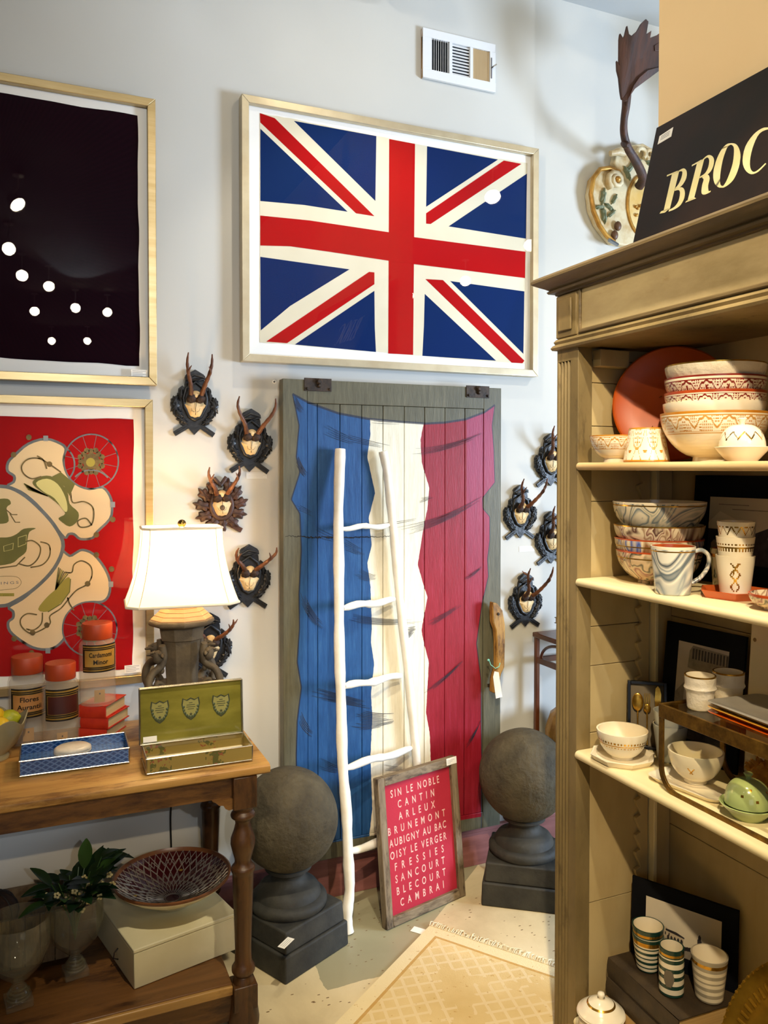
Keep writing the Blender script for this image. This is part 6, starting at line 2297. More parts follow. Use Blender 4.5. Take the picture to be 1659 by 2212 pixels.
# marbled mug
mg = thing('marbled_mug', 'grey and white marbled mug with gold band and terracotta inside, on the second shelf', 'mug', (1.350, 1.444, S2), radians(-28))
mg.scale = (.975, .975, .975)
mm = marble('marble_grey_white', 'e2ddcc', ['5c6a72', '8e979a', '3f4c56'], 8, 2.2, 2.0, 3)
o, i_ = cupprof(.040, .0515, .114)
g = G()
no = len(o)
g.lathe(o + i_, 96, fn=lambda a, z_, k: (TERRA if k > no else (WHT if z_ > .109 else (GOLD if .100 < z_ < .106 else mm))))
g.build('mug_body', mg, smooth=50)
g = G()
hp_ = catmull([(.045, 0, .100), (.066, 0, .104), (.082, 0, .090), (.080, 0, .064), (.064, 0, .040), (.043, 0, .026)], 6)
g.tube([(p_[0] if hasattr(p_, '__getitem__') else p_.x, p_[1], p_[2]) for p_ in hp_], lerp_list([.008, .0075, .007, .007, .007, .008], len(hp_)), mm, 12, flat=.7)
hd = g.build('handle', mg, smooth=60)
# hexagonal terracotta tray and stacked cups
tc = Vector((1.445, 1.352, S2))
g = G()
def ngon(n_, r_, z_, ph=0, sx_=1):
    return [(r_ * cos(2 * pi * (k + ph) / n_) * sx_, r_ * sin(2 * pi * (k + ph) / n_), z_) for k in range(n_)]
def ngon_dish(g, n_, r_, h_, m, ph=.5, sx_=1.0, wall=.006, inn=None):
    rs = [ngon(n_, r_ * .86, 0, ph, sx_), ngon(n_, r_, h_, ph, sx_), ngon(n_, r_ - wall * .7, h_, ph, sx_), ngon(n_, r_ * .86 - wall * .5, .006, ph, sx_)]
    vs = [v for q in rs for v in q]
    fs = [tuple(range(n_))[::-1], tuple(range(3 * n_, 4 * n_))]
    for i in range(3):
        for k in range(n_):
            fs.append((i * n_ + k, i * n_ + (k + 1) % n_, (i + 1) * n_ + (k + 1) % n_, (i + 1) * n_ + k))
    g.add(vs, fs, (lambda i: m if i < 2 + n_ else (inn or m)))
    return g
o = tag(ngon_dish(g, 6, .082, .018, TERRA).build('hexagonal_tray', bev=.0015, smooth=20), 'hexagonal terracotta tray under the stacked white cups', 'tray')
o.location = tc
o.rotation_euler = (0, 0, .25)
CG = 'white cups stacked on the terracotta tray'
def motif(a, z_):
    u = (a - 3.9) / .55
    if not (-1 < u < 1) or z_ < .010 or z_ > .085:
        return WHT
    z2 = (z_ - .02) / .055
    d = abs(abs(u) - abs(((z2 * 2) % 1) - .5) * 1.0)
    if d < .10 and z2 < 1:
        return GOLD
    if .45 < z2 < 1 and abs(u - (z2 - .7)) < .05:
        return GOLD
    return WHT
vessel('white_cup', 'white cup with gold tribal motif, bottom of the stack on the terracotta tray', 'cup', (tc.x, tc.y, S2 + .0065), *cupprof(.032, .042, .088), f=motif, seg=140, group=CG)
def dots(a, z_):
    if abs(z_ - .064) < .0016:
        return GOLD
    for zc in (.058, .071):
        if abs(z_ - zc) < .0022 and ((a * 34 / (2 * pi)) % 1) < .5:
            return GOLD
    return WHT
vessel('white_cup', 'white cup with gold line and dots, middle of the stack on the terracotta tray', 'cup', (tc.x, tc.y, S2 + .0505), *cupprof(.030, .0415, .086), f=dots, seg=140, group=CG)
def crown(a, z_):
    v = (z_ - .052) / .018
    u = (a * 12 / (2 * pi)) % 1
    if 0 < v < 1 and abs(abs(u - .5) * 2 - v) < .14:
        return GOLD
    if .85 < v < 1.02 and .3 < u < .7:
        return GOLD
    return WHT
vessel('white_cup', 'white cup with gold crossed motif, topmost of the stack on the terracotta tray', 'cup', (tc.x + .001, tc.y, S2 + .091), *cupprof(.030, .0405, .080), f=crown, seg=140, group=CG)
mgn = marble('marble_green', 'd8cfa8', ['3f5a2c', '7a8a4c', '2c3a24'], 16, 9.1, 2.2, 4)
vessel('marbled_cup', 'green marbled beaker behind the stacked white cups', 'cup', (1.518, 1.452, S2), *cupprof(.026, .033, .098), f=lambda a, z_: GOLD if .080 < z_ < .084 else mgn, inn=TERRA)
vessel('marbled_dish', 'small marbled dish with orange rim at the right picture edge, second shelf', 'bowl', (1.395, 1.190, S2), *bowlprof(.060, .034, .5, .1), f=lambda a, z_: RUST if z_ > .030 else m4, inn=m2)

# ---- pictures
BKM = M('black_picture_mat', '04060c', '070910', rough=.7, scale=30, spec=.15)
PHO = M('photo_sky_grey', 'b9ae96', 'cfc4ac', rough=.5, scale=3)
PHL = M('photo_pale', 'd8ccb4', rough=.5)
PHD = M('photo_dark_ink', '221f24', '3a363a', rough=.5, scale=60)
PHM = M('photo_mid_grey', '7a7268', '94897a', rough=.5, scale=50)


def picture(label, pbl, uvec, w_, h_, lean_, draw, mw, th=.008):
    """uvec: along the bottom edge seen from the front (left to right)"""
    u = Vector(uvec).normalized()
    nf = Vector((u.y, -u.x, 0))           # towards the viewer
    v = (Vector((0, 0, 1)) * cos(lean_) - nf * sin(lean_)).normalized()
    r = thing('matted_photograph', label, 'photograph', pbl)
    T = frame_of((0, 0, 0), u, v)
    g = G(); g.T = T
    g.box(0, w_, 0, h_, -th, 0, BKM)
    bd = g.build('black_mat', r, bev=.001)
    g = G(); g.T = T
    draw(g, mw, w_ - mw, mw * 1.0, h_ - mw)
    g.build('photo_print', bd)
    return r, T


def drawA(g, x0, x1, y0, y1):          # minaret and arcades on a pale sky
    W_, H_ = x1 - x0, y1 - y0
    X = lambda t: x0 + W_ * t
    Y = lambda t: y0 + H_ * t
    g.box(x0, x1, y0, y1, 0, .0006, PHL)
    def q(pts, m, w0=.0006):
        g.prism([(X(a), Y(b)) for a, b in pts], w0, w0 + .0003, m)
    q([(0, 0), (1, 0), (1, .10), (.6, .20), (.3, .28), (0, .32)], PHM)
    q([(.0, .30), (.0, .52), (.12, .56), (.13, .50), (.30, .50), (.30, .42), (.52, .40), (.52, .22), (.3, .26)], M('photo_building', 'c4b49a', rough=.5))
    for i in range(7):
        q([(.02 + .05 * i, .34), (.034 + .05 * i, .34), (.034 + .05 * i, .40), (.02 + .05 * i, .40)], PHD, .0009)
    for i in range(5):
        a = .30 + .045 * i
        q([(a, .23), (a + .030, .22), (a + .030, .32), (a + .015, .36), (a, .33)], PHD, .0009)
    q([(.28, .47), (.42, .46), (.53, .41), (.53, .38), (.28, .43)], PHD, .0009)
    for i in range(9):
        a = .54 + .035 * i
        q([(a + .03 * cos(t), .19 + .045 * sin(t) + .01 * (i % 3)) for t in [k * pi / 4 for k in range(8)]], PHD, .0009)
    q([(.70, .12), (.755, .11), (.755, .46), (.70, .48)], PHD, .0012)
    q([(.71, .47), (.745, .46), (.745, .54), (.727, .58), (.71, .54)], PHD, .0012)
    q([(.0, .28), (.04, .28), (.05, .42), (.0, .46)], PHD, .0010)


def drawB(g, x0, x1, y0, y1):          # bridge arches and roof line with script above
    W_, H_ = x1 - x0, y1 - y0
    X = lambda t: x0 + W_ * t
    Y = lambda t: y0 + H_ * t
    g.box(x0, x1, y0, y1, 0, .0006, PHO)
    def q(pts, m, w0=.0006):
        g.prism([(X(a), Y(b)) for a, b in pts], w0, w0 + .0003, m)
    q([(0, 0), (1, 0), (1, .55), (.7, .62), (.5, .48), (.3, .66), (.0, .60)], PHD)
    q([(.0, .60), (.12, .78), (.30, .66), (.30, .50), (0, .5)], PHL, .0009)
    q([(.35, .35), (.5, .35), (.5, .62), (.43, .66), (.35, .62)], M('photo_arch', 'a09684', rough=.5), .0009)
    for i in range(4):
        q([(.04 + .11 * i, .12), (.11 + .11 * i, .12), (.11 + .11 * i, .28), (.075 + .11 * i, .34), (.04 + .11 * i, .28)], PHM, .0009)
    for i, (a, b) in enumerate(((.10, .42), (.25, .62))):
        q([(a, .88 - .07 * i), (b, .88 - .07 * i), (b, .895 - .07 * i), (a, .895 - .07 * i)], PHM, .0009)
    q([(.62, .4), (.66, .7), (.72, .78), (.80, .7), (.84, .4)], PHM, .0009)


def drawC(g, x0, x1, y0, y1):          # tiled gate
    W_, H_ = x1 - x0, y1 - y0
    X = lambda t: x0 + W_ * t
    Y = lambda t: y0 + H_ * t
    g.box(x0, x1, y0, y1, 0, .0006, M('photo_lilac_grey', 'b4a89e', 'c4b8aa', rough=.5))
    def q(pts, m, w0=.0006):
        g.prism([(X(a), Y(b)) for a, b in pts], w0, w0 + .0003, m)
    q([(.22, .74), (1, .70), (1, .96), (.30, .98), (.24, .92)], PHM)
    for i in range(12):
        q([(.30 + .06 * i, .84), (.335 + .06 * i, .84), (.335 + .06 * i, .95), (.30 + .06 * i, .95)], PHD, .0009)
    q([(.26, .60), (1, .58), (1, .70), (.26, .72)], PHL, .0009)
    q([(.30, .2), (.9, .2), (.9, .56), (.30, .58)], PHM)
    q([(.0, .0), (1, 0), (1, .18), (.4, .24), (.0, .16)], PHD, .0009)
    q([(.0, .45), (.18, .58), (.18, .2), (0, .2)], PHM)


# photograph on the second shelf
pbl = Vector((1.572, 1.622, S2 + .001))
picture('black-matted old bridge photograph standing behind the cups on the second shelf', pbl, (0.02, -1, 0), .40, .272, radians(4), drawB, .055)
# photograph on the third shelf
pbl = Vector((1.528, 1.688, S3 + .001))
picture('black-matted photograph of a tiled gate standing at the back of the third shelf', pbl, (.10, -1, 0), .245, .335, radians(6), drawC, .045)
# photograph on the books
b0_ = onZ(1343, 2040, .283)

# ---- shelf 3
oc_ = Vector((1.372, 1.640, S3))
g = ngon_dish(G(), 8, .084, .016, WHT, ph=.5)
o = tag(g.build('octagonal_plate', bev=.0015, smooth=20), 'white octagonal plate under the gold-dotted bowl, left end of the third shelf', 'plate')
o.location = oc_
def dots2(a, z_):
    if abs(z_ - .044) < .0014:
        return GOLD
    for zc in (.039, .050):
        if abs(z_ - zc) < .0019 and ((a * 46 / (2 * pi)) % 1) < .5:
            return GOLD
    return WHT
vessel('white_bowl', 'white bowl with gold line and dots, on the octagonal plate', 'bowl', (oc_.x - .002, oc_.y, S3 + .0065), *bowlprof(.064, .072, .42, .07), f=dots2, seg=200)
# cutlery box
r = thing('cutlery_box', 'black framed box displaying a gold spoon, fork and knife, leaning in the cabinet corner', 'cutlery box', (1.440, 1.702, S3 + .001))
u = Vector((.78, -.62, 0)).normalized()
nf = Vector((u.y, -u.x, 0))
v = (Vector((0, 0, 1)) * cos(radians(8)) - nf * sin(radians(8))).normalized()
T = frame_of((0, 0, 0), u, v)
BXB = M('black_lacquer', '0a0b0e', rough=.3)
cw, ch = .100, .176
g = G(); g.T = T
for q in ((0, .008, 0, ch), (cw - .008, cw, 0, ch), (.008, cw - .008, 0, .008), (.008, cw - .008, ch - .008, ch)):
    g.box(q[0], q[1], q[2], q[3], -.020, .002, BXB)
fr_ = g.build('black_frame', r, bev=.001, merge=False)
g = G(); g.T = T
g.box(.008, cw - .008, .008, ch - .008, -.014, -.006, M('taupe_velvet', '6a604e', '786c58', rough=.9))
g.build('taupe_lining', r)
for k, (xx, kind) in enumerate(((.026, 0), (.050, 1), (.076, 2))):
    it = thing('gold_cutlery', ['gold spoon, left of the three in the black box', 'gold fork, middle of the three in the black box', 'gold knife, right of the three in the black box'][k], 'cutlery', r.location, 0, 'gold cutlery in the black box') if False else None
    g = G(); g.T = T @ Matrix.Translation((xx, 0, .0015))
    g.tube([(0, .012, 0), (0, .03, 0), (0, .07, 0), (0, .100, .001)], [.0030, .0022, .0017, .0022], GOLD, 10)
    if kind == 0:
        g.ball((0, .122, .001), .024, GOLD, 20, 12, sc=(.62, 1, .12))
    elif kind == 1:
        g.ball((0, .106, 0), .012, GOLD, 16, 8, sc=(.8, 1, .16))
        for q in (-.0066, -.0022, .0022, .0066):
            g.tube([(q * .8, .108, 0), (q, .125, .001), (q, .146, .0)], [.0016, .0014, .0008], GOLD, 6)
    else:
        g.prism([(-.005, .098), (.004, .098), (.0085, .12), (.0095, .145), (.006, .160), (.001, .166), (-.005, .160), (-.007, .13)], -.0008, .0010, GOLD)
    o = tag(g.build(['dessert_spoon', 'dessert_fork', 'dessert_knife'][kind], smooth=50), ['gold spoon, left of three pieces in the black box', 'gold fork, middle of three pieces in the black box', 'gold knife, right of three pieces in the black box'][kind], 'cutlery', 'gold cutlery in the black box')
    o.location = r.location
# grey cups
GRG = M('pale_grey_glaze', '9a9c96', 'aaaca4', rough=.28, scale=10, coat=.3)
for k, (lb_, dz) in enumerate((('pale grey beaker, lower of two nested, behind the brass rack leg', 0), ('pale grey beaker, upper of two nested, behind the brass rack leg', .034))):
    vessel('grey_beaker', lb_, 'beaker', (1.480 + .001 * k, 1.588, S3 + dz), *cupprof(.030, .043, .094), GRG, inn=GRG, group='nested grey beakers')
# white tray and bowl
g = G()
tcn = Vector((1.405, 1.430, S3))
def rrect(hx, hy, r_, n_=6):
    pts = []
    for cx__, cy__, a0 in ((hx - r_, hy - r_, 0), (-hx + r_, hy - r_, pi / 2), (-hx + r_, -hy + r_, pi), (hx - r_, -hy + r_, 1.5 * pi)):
        for i in range(n_ + 1):
            a = a0 + pi / 2 * i / n_
            pts.append((cx__ + r_ * cos(a), cy__ + r_ * sin(a)))
    return pts
def rdish(g, hx, hy, rad, h_, m, wall=.006, slope=.010, inn=None):
    rs = [[(x_, y_, 0) for x_, y_ in rrect(hx - slope, hy - slope, rad)], [(x_, y_, h_) for x_, y_ in rrect(hx, hy, rad)], [(x_, y_, h_) for x_, y_ in rrect(hx - wall, hy - wall, rad - wall * .5)],
          [(x_, y_, h_ * .45) for x_, y_ in rrect(hx - slope - wall, hy - slope - wall, rad - wall * .5)]]
    n_ = len(rs[0])
    vs = [v_ for q in rs for v_ in q]
    fs = [tuple(range(n_))[::-1], tuple(range(3 * n_, 4 * n_))]
    for i in range(3):
        for k in range(n_):
            fs.append((i * n_ + k, i * n_ + (k + 1) % n_, (i + 1) * n_ + (k + 1) % n_, (i + 1) * n_ + k))
    return g.add(vs, fs, lambda i: (inn if inn and i == 1 else m))
o = tag(rdish(g, .056, .100, .030, .012, WHT).build('oblong_tray', smooth=40), 'white oblong tray with rounded ends, under the white bowl inside the brass rack', 'tray')
o.location = tcn
o.rotation_euler = (0, 0, radians(10))
def ribbon(a, z_):
    u = (a - 3.75) / .16
    v = (z_ - .032) / .016
    if -1 < u < 1 and 0 < v < 1 and abs(abs(u) - abs(v - .35) * 1.2) < .22:
        return GOLD
    return WHT
vessel('white_bowl', 'white bowl with a small gold ribbon mark, inside the brass rack', 'bowl', (1.425, 1.445, S3 + .0066), *bowlprof(.063, .074, .42, .10), f=ribbon, seg=200)
# green covered dish
GRN = M('celadon_green_glaze', '9caa6a', 'aab878', rough=.18, scale=8, coat=.5)
r = thing('green_covered_dish', 'pale green round covered dish with knob, on the third shelf inside the rack', 'covered dish', (1.392, 1.262, S3))
def gl_(a, z_):
    for (aa, zz2) in ((3.6, .028), (4.3, .020), (4.0, .040), (5.0, .034)):
        if (a - aa) ** 2 * .0016 + (z_ - zz2) ** 2 < .0000085:
            return GOLD
    return GRN
tagine(r, .058, GRN, gl_, .030, .066)
vessel('blue_cup', 'dark teal blue cup at the right picture edge on the third shelf', 'cup', (1.430, 1.180, S3), *cupprof(.026, .036, .080), M('deep_teal_glaze', '0c3a56', '124a66', rough=.15, coat=.5), inn=M('navy_glaze', '061a30', rough=.2))
# brass rack
BRA = NT('patinated_brass')
BRA.l(BRA.ramp(BRA.noise(24, 7, rough=.7), [(.35, '4f3814'), (.55, '7a5a22'), (.75, '96742e')]), BRA.b.inputs['Base Color'])
BRA.bump(BRA.noise(70, 5), .25, .001)
BRA = BRA.set(.42, .75)
r = thing('brass_rack', 'low patinated brass rack with glass top, holding plates and cups on the third shelf', 'rack', (1.325, 1.452, S3))
def flatloop(x_, wdt, th):
    """side frame in the y-z plane: a flat bar bent into a long U with rounded lower corners"""
    L_ = .60
    zt, rr_ = .198, .052
    path = [(0, zt)] + [(0, zt - .02 * i) for i in range(1, 7)] + [(-rr_ + rr_ * cos(t_ * pi / 2), rr_ + .003 - rr_ * sin(t_ * pi / 2)) for t_ in [i / 8 for i in range(0, 9)]] + [(-L_ + rr_, .003)] + \
           [(-L_ + rr_ - rr_ * sin(t_ * pi / 2), .003 + rr_ - rr_ * cos(t_ * pi / 2)) for t_ in [i / 8 for i in range(1, 9)]] + [(-L_, zt)]
    g = G()
    n_ = len(path)
    vs, fs = [], []
    for i, (yy, zz2) in enumerate(path):
        a = Vector(path[min(i + 1, n_ - 1)]) - Vector(path[max(i - 1, 0)])
        a.normalize()
        nn_ = Vector((-a.y, a.x)) * th / 2
        for (sx_, sg_) in ((0, 1), (wdt, 1), (wdt, -1), (0, -1)):
            vs.append((x_ + sx_, yy + nn_.x * sg_, zz2 + nn_.y * sg_))
    for i in range(n_ - 1):
        for k in range(4):
            fs.append((i * 4 + k, i * 4 + (k + 1) % 4, (i + 1) * 4 + (k + 1) % 4, (i + 1) * 4 + k))
    fs += [(3, 2, 1, 0), tuple((n_ - 1) * 4 + k for k in range(4))]
    g.add(vs, fs, BRA)
    return g.build('bent_frame', r, bev=.0006, smooth=30)
flatloop(0, .005, .014)
flatloop(.190, .005, .014)
g = G()
g.box(-.001, .006, -.607, .007, .168, .200, BRA)
g.build('top_rail', r, bev=.0012)
g = G()
g.box(.189, .196, -.607, .007, .168, .200, BRA)
g.build('top_rail', r, bev=.0012)
g = G(); g.box(.006, .189, 0.001, .007, .168, .200, BRA); g.build('end_rail', r, bev=.001)
g = G(); g.box(.006, .189, -.607, -.601, .168, .200, BRA); g.build('end_rail', r, bev=.001)
g = G(); g.box(.006, .189, -.601, .001, .190, .196, glass('rack_glass', (.88, .86, .74), ior=1.5)); g.build('glass_top', r)
RZ = S3 + .1965
def beads(a, z_):
    return GOLD if z_ > .0745 else WHTD
def beakerp(h_, k_=1.0):
    o = [(0, 0), (.0265 * k_, 0), (.0285 * k_, .003), (.031 * k_, .040), (.034 * k_, .044), (.036 * k_, .048), (.034 * k_, .052), (.0335 * k_, .056), (.0345 * k_, h_)]
    return o[:2] + resample(o[2:], .003), [(.0335 * k_, h_ + .0006), (.031 * k_, h_), (.030 * k_, .05), (.025 * k_, .008), (0, .007)]
q = onZ(1496, 1518, RZ)
vessel('relief_beaker', 'white relief beaker with gold rim at the front left corner of the brass rack', 'beaker', (1.392, 1.400, RZ), *beakerp(.077), f=beads, group='white beakers on the rack', seg=64)
q2 = onZ(1556, 1498, RZ)
vessel('relief_beaker', 'white relief beaker with gold rim standing behind, between the other beaker and the plates', 'beaker', (1.470, 1.392, RZ), *beakerp(.079, 1.02), f=beads, group='white beakers on the rack', seg=64)
PG = 'square plates stacked on the brass rack'
q = onZ(1655, 1585, RZ)
for k, (m, lb_, hh_) in enumerate(((M('orange_glaze', 'c4500c', 'd2600f', rough=.25, coat=.4), 'orange square plate, bottom of the stack on the rack', 0),
                                  (M('amber_glaze', 'd89a2c', 'e0a840', rough=.25, coat=.4), 'amber yellow square plate, middle of the stack on the rack', .011),
                                  (M('grey_matt_glaze', '8a857c', '99948a', rough=.35), 'grey square plate with gold marks, topmost of the stack on the rack', .022))):
    r = thing('square_plate', lb_, 'plate', (1.425, 1.225, RZ + hh_), radians(-3), PG)
    rdish(G(), .082, .118, .022, .0155, m, wall=.014, slope=.022).build('plate_body', r, smooth=40)
    if k == 2:
        for qx, qy in ((0, 0), (.007, .007), (-.007, .007), (.007, -.007), (-.007, -.007), (0, .010), (0, -.010)):
            pass
        g = G()
        for i in range(9):
            g.box(-.062 + .0045 * (i % 3) - .001, -.062 + .0045 * (i % 3) + .0015, .086 + .0045 * (i // 3), .0885 + .0045 * (i // 3), .0072, .0078, GOLD)
        g.build('gold_marks', r)
# ochre coral under the rack
rnd = random.Random(4)
g = G()
OCH = M('ochre_coral', 'a8701c', 'c48c30', rough=.8, scale=40, bump=1.0, bs=120)
for k in range(60):
    th_, ph_ = rnd.uniform(0, 2 * pi), rnd.uniform(-1.2, 1.4)
    d = Vector((cos(ph_) * cos(th_), cos(ph_) * sin(th_), sin(ph_)))
    g.tube([tuple(d * .012), tuple(d * .030), tuple(d * rnd.uniform(.036, .045) + Vector((rnd.uniform(-.006, .006), rnd.uniform(-.006, .006), 0)))], [.007, .006, .003], OCH, 6)
g.ball((0, 0, 0), .030, OCH, 16, 10)
o = tag(g.build('ochre_coral', smooth=60), 'rough ochre yellow coral lump under the brass rack near the right picture edge', 'coral')
o.location = (1.515, 1.330, S3 + .046)
o.scale = (1, 1, 1.0)
# white speckled platter standing at the back right
r = thing('speckled_platter', 'cream speckled square platter standing behind the plates at the right picture edge', 'platter', (1.570, 1.436, S3 + .001))
SPK = NT('gold_speckled_cream')
vo = SPK.n('ShaderNodeTexVoronoi'); vo.inputs['Scale'].default_value = 24
SPK.l(SPK.obj(), vo.inputs['Vector'])
SPK.l(SPK.mix(SPK.math('LESS_THAN', vo.outputs['Distance'], .12), lin('e6d8b4'), lin('8a6a2c')), SPK.b.inputs['Base Color'])
SPK = SPK.set(.25, 0, .4)
g = G()
g.T = frame_of((0, 0, 0), (0.02, -1, 0), (.06, 0, 1))
g.prism([(x_ + .13, y_ + .20) for x_, y_ in rrect(.13, .199, .02)], -.008, .004, SPK)
g.build('platter_body', r, bev=.003)

# ---- shelf 4: books, photograph, striped cups, pot, brass tray
BRC = M('brown_book_cloth', '2f2418', '40321f', rough=.6, scale=20, bump=.3, bs=120)
OPG = M('aged_page_edges', 'b0905a', 'c4a46c', rough=.8, scale=3, stretch=(1, 1, 90))
A_, B_, C_ = onZ(1311, 2068, .28), onZ(1463, 2206, .28), onZ(1598, 2148, .28)
ub = (A_ - B_)                     # along the spine, away
wl_ = ub.length
uc = (C_ - B_)
ang = atan2(uc.y, uc.x)
dl_ = min(uc.length, .20)
zz_ = S4
pgl = ['thick old brown book at the bottom of the stack on the lowest shelf', 'old brown book in the middle of the stack on the lowest shelf', 'old brown book on top of the stack, striped cups standing on it']
for k, hh_ in enumerate((.050, .050, .052)):
    d_ = (A_ - B_).normalized()
    rz_ = atan2(d_.y, d_.x)
    bkm = BRC if k > 0 else M('tan_book_cloth', 'a8844c', 'b8945c', rough=.6, scale=20)
    b_ = book('book', pgl[k], min(wl_, .27), dl_ - .01 * (k == 1), hh_, (0, 0, zz_), rz_, bkm, OPG, 'old books on the lowest shelf')
    # local x runs along the spine, local y must point into the cabinet: mirror by swapping ends
    e_ = B_ + d_ * (-.0)
    b_.rotation_euler = (0, 0, rz_ + pi)
    b_.location = (A_.x + .004 * (k - 1), A_.y, zz_)
    zz_ += hh_ + .0005
BT_ = zz_
STR = [M('dark_teal_stripe', '12352c', '1a443a', rough=.25, coat=.3), M('soft_grey_stripe', 'a39a86', 'b0a692', rough=.3, coat=.3)]
def stripes(m, p_, ph, top, gold=True):
    def f(a, z_):
        if z_ > top - .004:
            return m
        if gold and top - .017 < z_ < top - .009:
            return GOLD
        if z_ > top - .020:
            return m
        return m if ((z_ + ph) / p_) % 1 < .46 else WHT
    return f
SC_ = 'striped cups on the old books'
q = onZ(1394, 2092, BT_)
vessel('striped_cup', 'dark teal striped cup nested in another, leftmost on the old books', 'cup', (q.x + .008, q.y, BT_), *cupprof(.028, .040, .090), f=stripes(STR[0], .0125, 0, .090), seg=64, group=SC_)
vessel('striped_cup', 'dark teal striped cup with gold band, upper of the nested left pair', 'cup', (q.x + .008, q.y, BT_ + .026), *cupprof(.029, .0405, .088), f=stripes(STR[0], .0125, .004, .088), seg=64, group=SC_)
q = onZ(1446, 2143, BT_)
cyl = vessel('striped_holder', 'dark teal striped cylinder with an oval window, middle of the three on the books', 'candle holder', (q.x + .006, q.y, BT_), *cupprof(.030, .030, .116),
             f=lambda a, z_: (M('window_shadow_grey', '6f6656', rough=.6) if ((a - 3.75) * .030) ** 2 / .013 ** 2 + (z_ - .048) ** 2 / .022 ** 2 < 1 else stripes(STR[0], .021, 0, .116)(a, z_)), seg=160)
q = onZ(1533, 2150, BT_)
vessel('striped_cup', 'pale grey striped cup with gold band, rightmost on the old books', 'cup', (q.x - .006, q.y - .004, BT_), *cupprof(.033, .044, .108), f=stripes(STR[1], .0165, 0, .108), seg=96, group=SC_)
pb0 = onZ(1345, 2046, BT_)
pb1 = onZ(1597, 2165, BT_)
uu_ = (Vector((1.590, 1.46, 0)) - Vector((1.462, 1.712, 0)))
picture('black-matted photograph of arcades and a minaret, standing on the old books', Vector((1.462, 1.712, BT_)), uu_, .275, .205, radians(3), drawA, .040)
# small lidded pot
r = thing('ribbed_pot', 'small white ribbed lidded pot with gold line, bottom left corner of the cabinet', 'pot', (1.322, 1.657, S4))
g = G()
pr = [(0, 0), (.035, 0), (.040, .004)]
for i in range(13):
    t_ = i / 12
    pr.append((.040 + .016 * sin(pi * (t_ * .7 + .1)) + .0018 * sin(t_ * 20), .006 + .050 * t_))
pr += [(0, .056)]
g.lathe(pr, 56, WHT)
g.build('pot_body', r, smooth=60)
g = G()
pr = [(0, .056), (.058, .056), (.061, .060), (.057, .064)]
for i in range(10):
    t_ = i / 9
    pr.append((.054 * (1 - t_) ** .7 + .006 + .0012 * sin(t_ * 22), .064 + .034 * t_))
pr += [(.006, .100), (.010, .106), (.008, .112), (0, .114)]
g.lathe(pr, 56, fn=lambda a, z_, k: GOLD if .084 < z_ < .088 else WHT)
g.build('ribbed_lid', r, smooth=60)
# brass oval tray
r = thing('brass_tray', 'large oval embossed brass tray standing at the lower right of the cabinet', 'tray', (1.372, 1.085, S4))
BRT = NT('hammered_brass')
BRT.l(BRT.ramp(BRT.noise(14, 6), [(.35, '8a661c'), (.7, 'b89030')]), BRT.b.inputs['Base Color'])
BRT = BRT.set(.32, .85)
g = G()
nrm = Vector((-.93, -.30, .22)).normalized()
uax = Vector((0, 0, 1)).cross(nrm).normalized()
vax = nrm.cross(uax)
g.T = Matrix(((uax.x, vax.x, nrm.x, 0), (uax.y, vax.y, nrm.y, 0), (uax.z, vax.z, nrm.z, .245), (0, 0, 0, 1)))
g.lathe([(0, 0), (.125, 0), (.133, .004), (.150, .014), (.166, .016), (.176, .018), (.180, .016), (.180, .013), (.150, .008), (.13, -.004), (0, -.004)], 96, BRT, sy=1.36)
bt_ = g.build('tray_body', r, smooth=50)
Tt = g.T
g = G(); g.T = Tt
for k in range(96):
    a = 2 * pi * k / 96
    g.ball((.178 * cos(a), .178 * 1.36 * sin(a), .017), .0036, BRT, 6, 4)
for k in range(72):
    a = 2 * pi * k / 72
    g.tube([(.140 * cos(a), .140 * 1.36 * sin(a), .012), (.156 * cos(a), .156 * 1.36 * sin(a), .0175)], .0032, BRT, 6)
o = g.build('beaded_border', bt_)

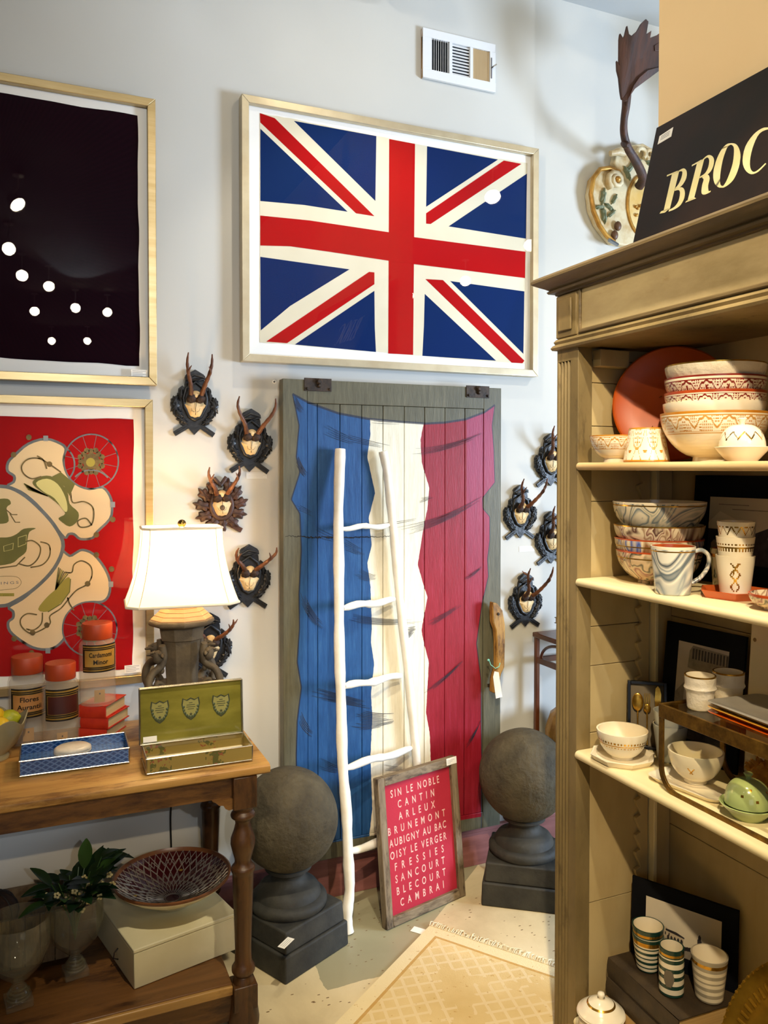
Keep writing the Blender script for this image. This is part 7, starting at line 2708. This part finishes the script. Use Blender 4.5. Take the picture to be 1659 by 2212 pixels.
# ================================================================ BENTWOOD STAND, its books and the gilt basket behind
BEN = M('reddish_bentwood', '4a2412', '65341a', rough=.35, scale=6, stretch=(6, 6, 1), coat=.2)
q = onY(1160, 1370, 2.755)
st = thing('bentwood_stand', 'slim reddish bentwood plant stand against the wall, behind the cabinet post', 'stand', (q.x, 2.455, 0))
zt = q.z
W_ = .30
for (a, b) in ((0, 0), (W_, 0), (0, .30), (W_, .30)):
    G().box(a - .009, a + .009, b - .009, b + .009, 0, zt - .01, BEN).build('leg', st, bev=.003)
G().box(-.014, W_ + .014, -.014, .314, zt - .012, zt + .008, BEN).build('top', st, bev=.004)
for b in (0, .30):
    G().box(.009, W_ - .009, b - .007, b + .007, zt - .115, zt - .092, BEN).build('cross_rail', st, bev=.002)
for a in (0, W_):
    G().box(a - .007, a + .007, .009, .291, zt - .115, zt - .092, BEN).build('cross_rail', st, bev=.002)
    G().tube([(a, .15 - .12 * cos(t_), zt - .094 + .070 * sin(t_)) for t_ in [pi * i / 16 for i in range(17)]], .006, BEN, 8).build('bent_arch', st)
for k, (hh_, m) in enumerate(((.026, M('drab_book_cloth', '4c4634', '5c5540', rough=.6)), (.022, M('black_book_cloth', '1c1a18', rough=.6)), (.024, _mc['drab_book_cloth']))):
    b_ = book('book', ['drab olive book, bottom of the stack on the bentwood stand', 'dark book, middle of the stack on the bentwood stand', 'drab olive book, topmost on the bentwood stand'][k], .20, .14, hh_, (q.x + .04 - .006 * k, 2.52 + .004 * k, zt + .0085 + .0245 * k + (.002 if k else 0)), .04 * (k - 1), m, OPG, 'books on the bentwood stand')
# gilt carved basket on the floor stand behind the ball
q = onY(1205, 1600, 2.66)
r = thing('gilt_basket', 'gilded carved urn on a dark pedestal under the bentwood stand', 'urn', (q.x + .075, 2.605, 0))
g = G()
g.lathe([(0, .40), (.05, .40), (.11, .44), (.136, .50), (.138, .55), (.120, .61), (.098, .63), (.09, .63), (.10, .55), (.08, .46), (0, .43)], 60, GILT, warp=lambda a, r_, z_: (r_ * (1 + .045 * abs(sin(a * 9))), z_))
g.build('urn_body', r, smooth=60)
g = G().lathe([(0, 0), (.09, 0), (.09, .02), (.04, .05), (.03, .3), (.05, .39), (.06, .40), (0, .40)], 32, M('dark_pedestal', '17120e', '2a211a', rough=.4))
g.build('pedestal', r, smooth=50)
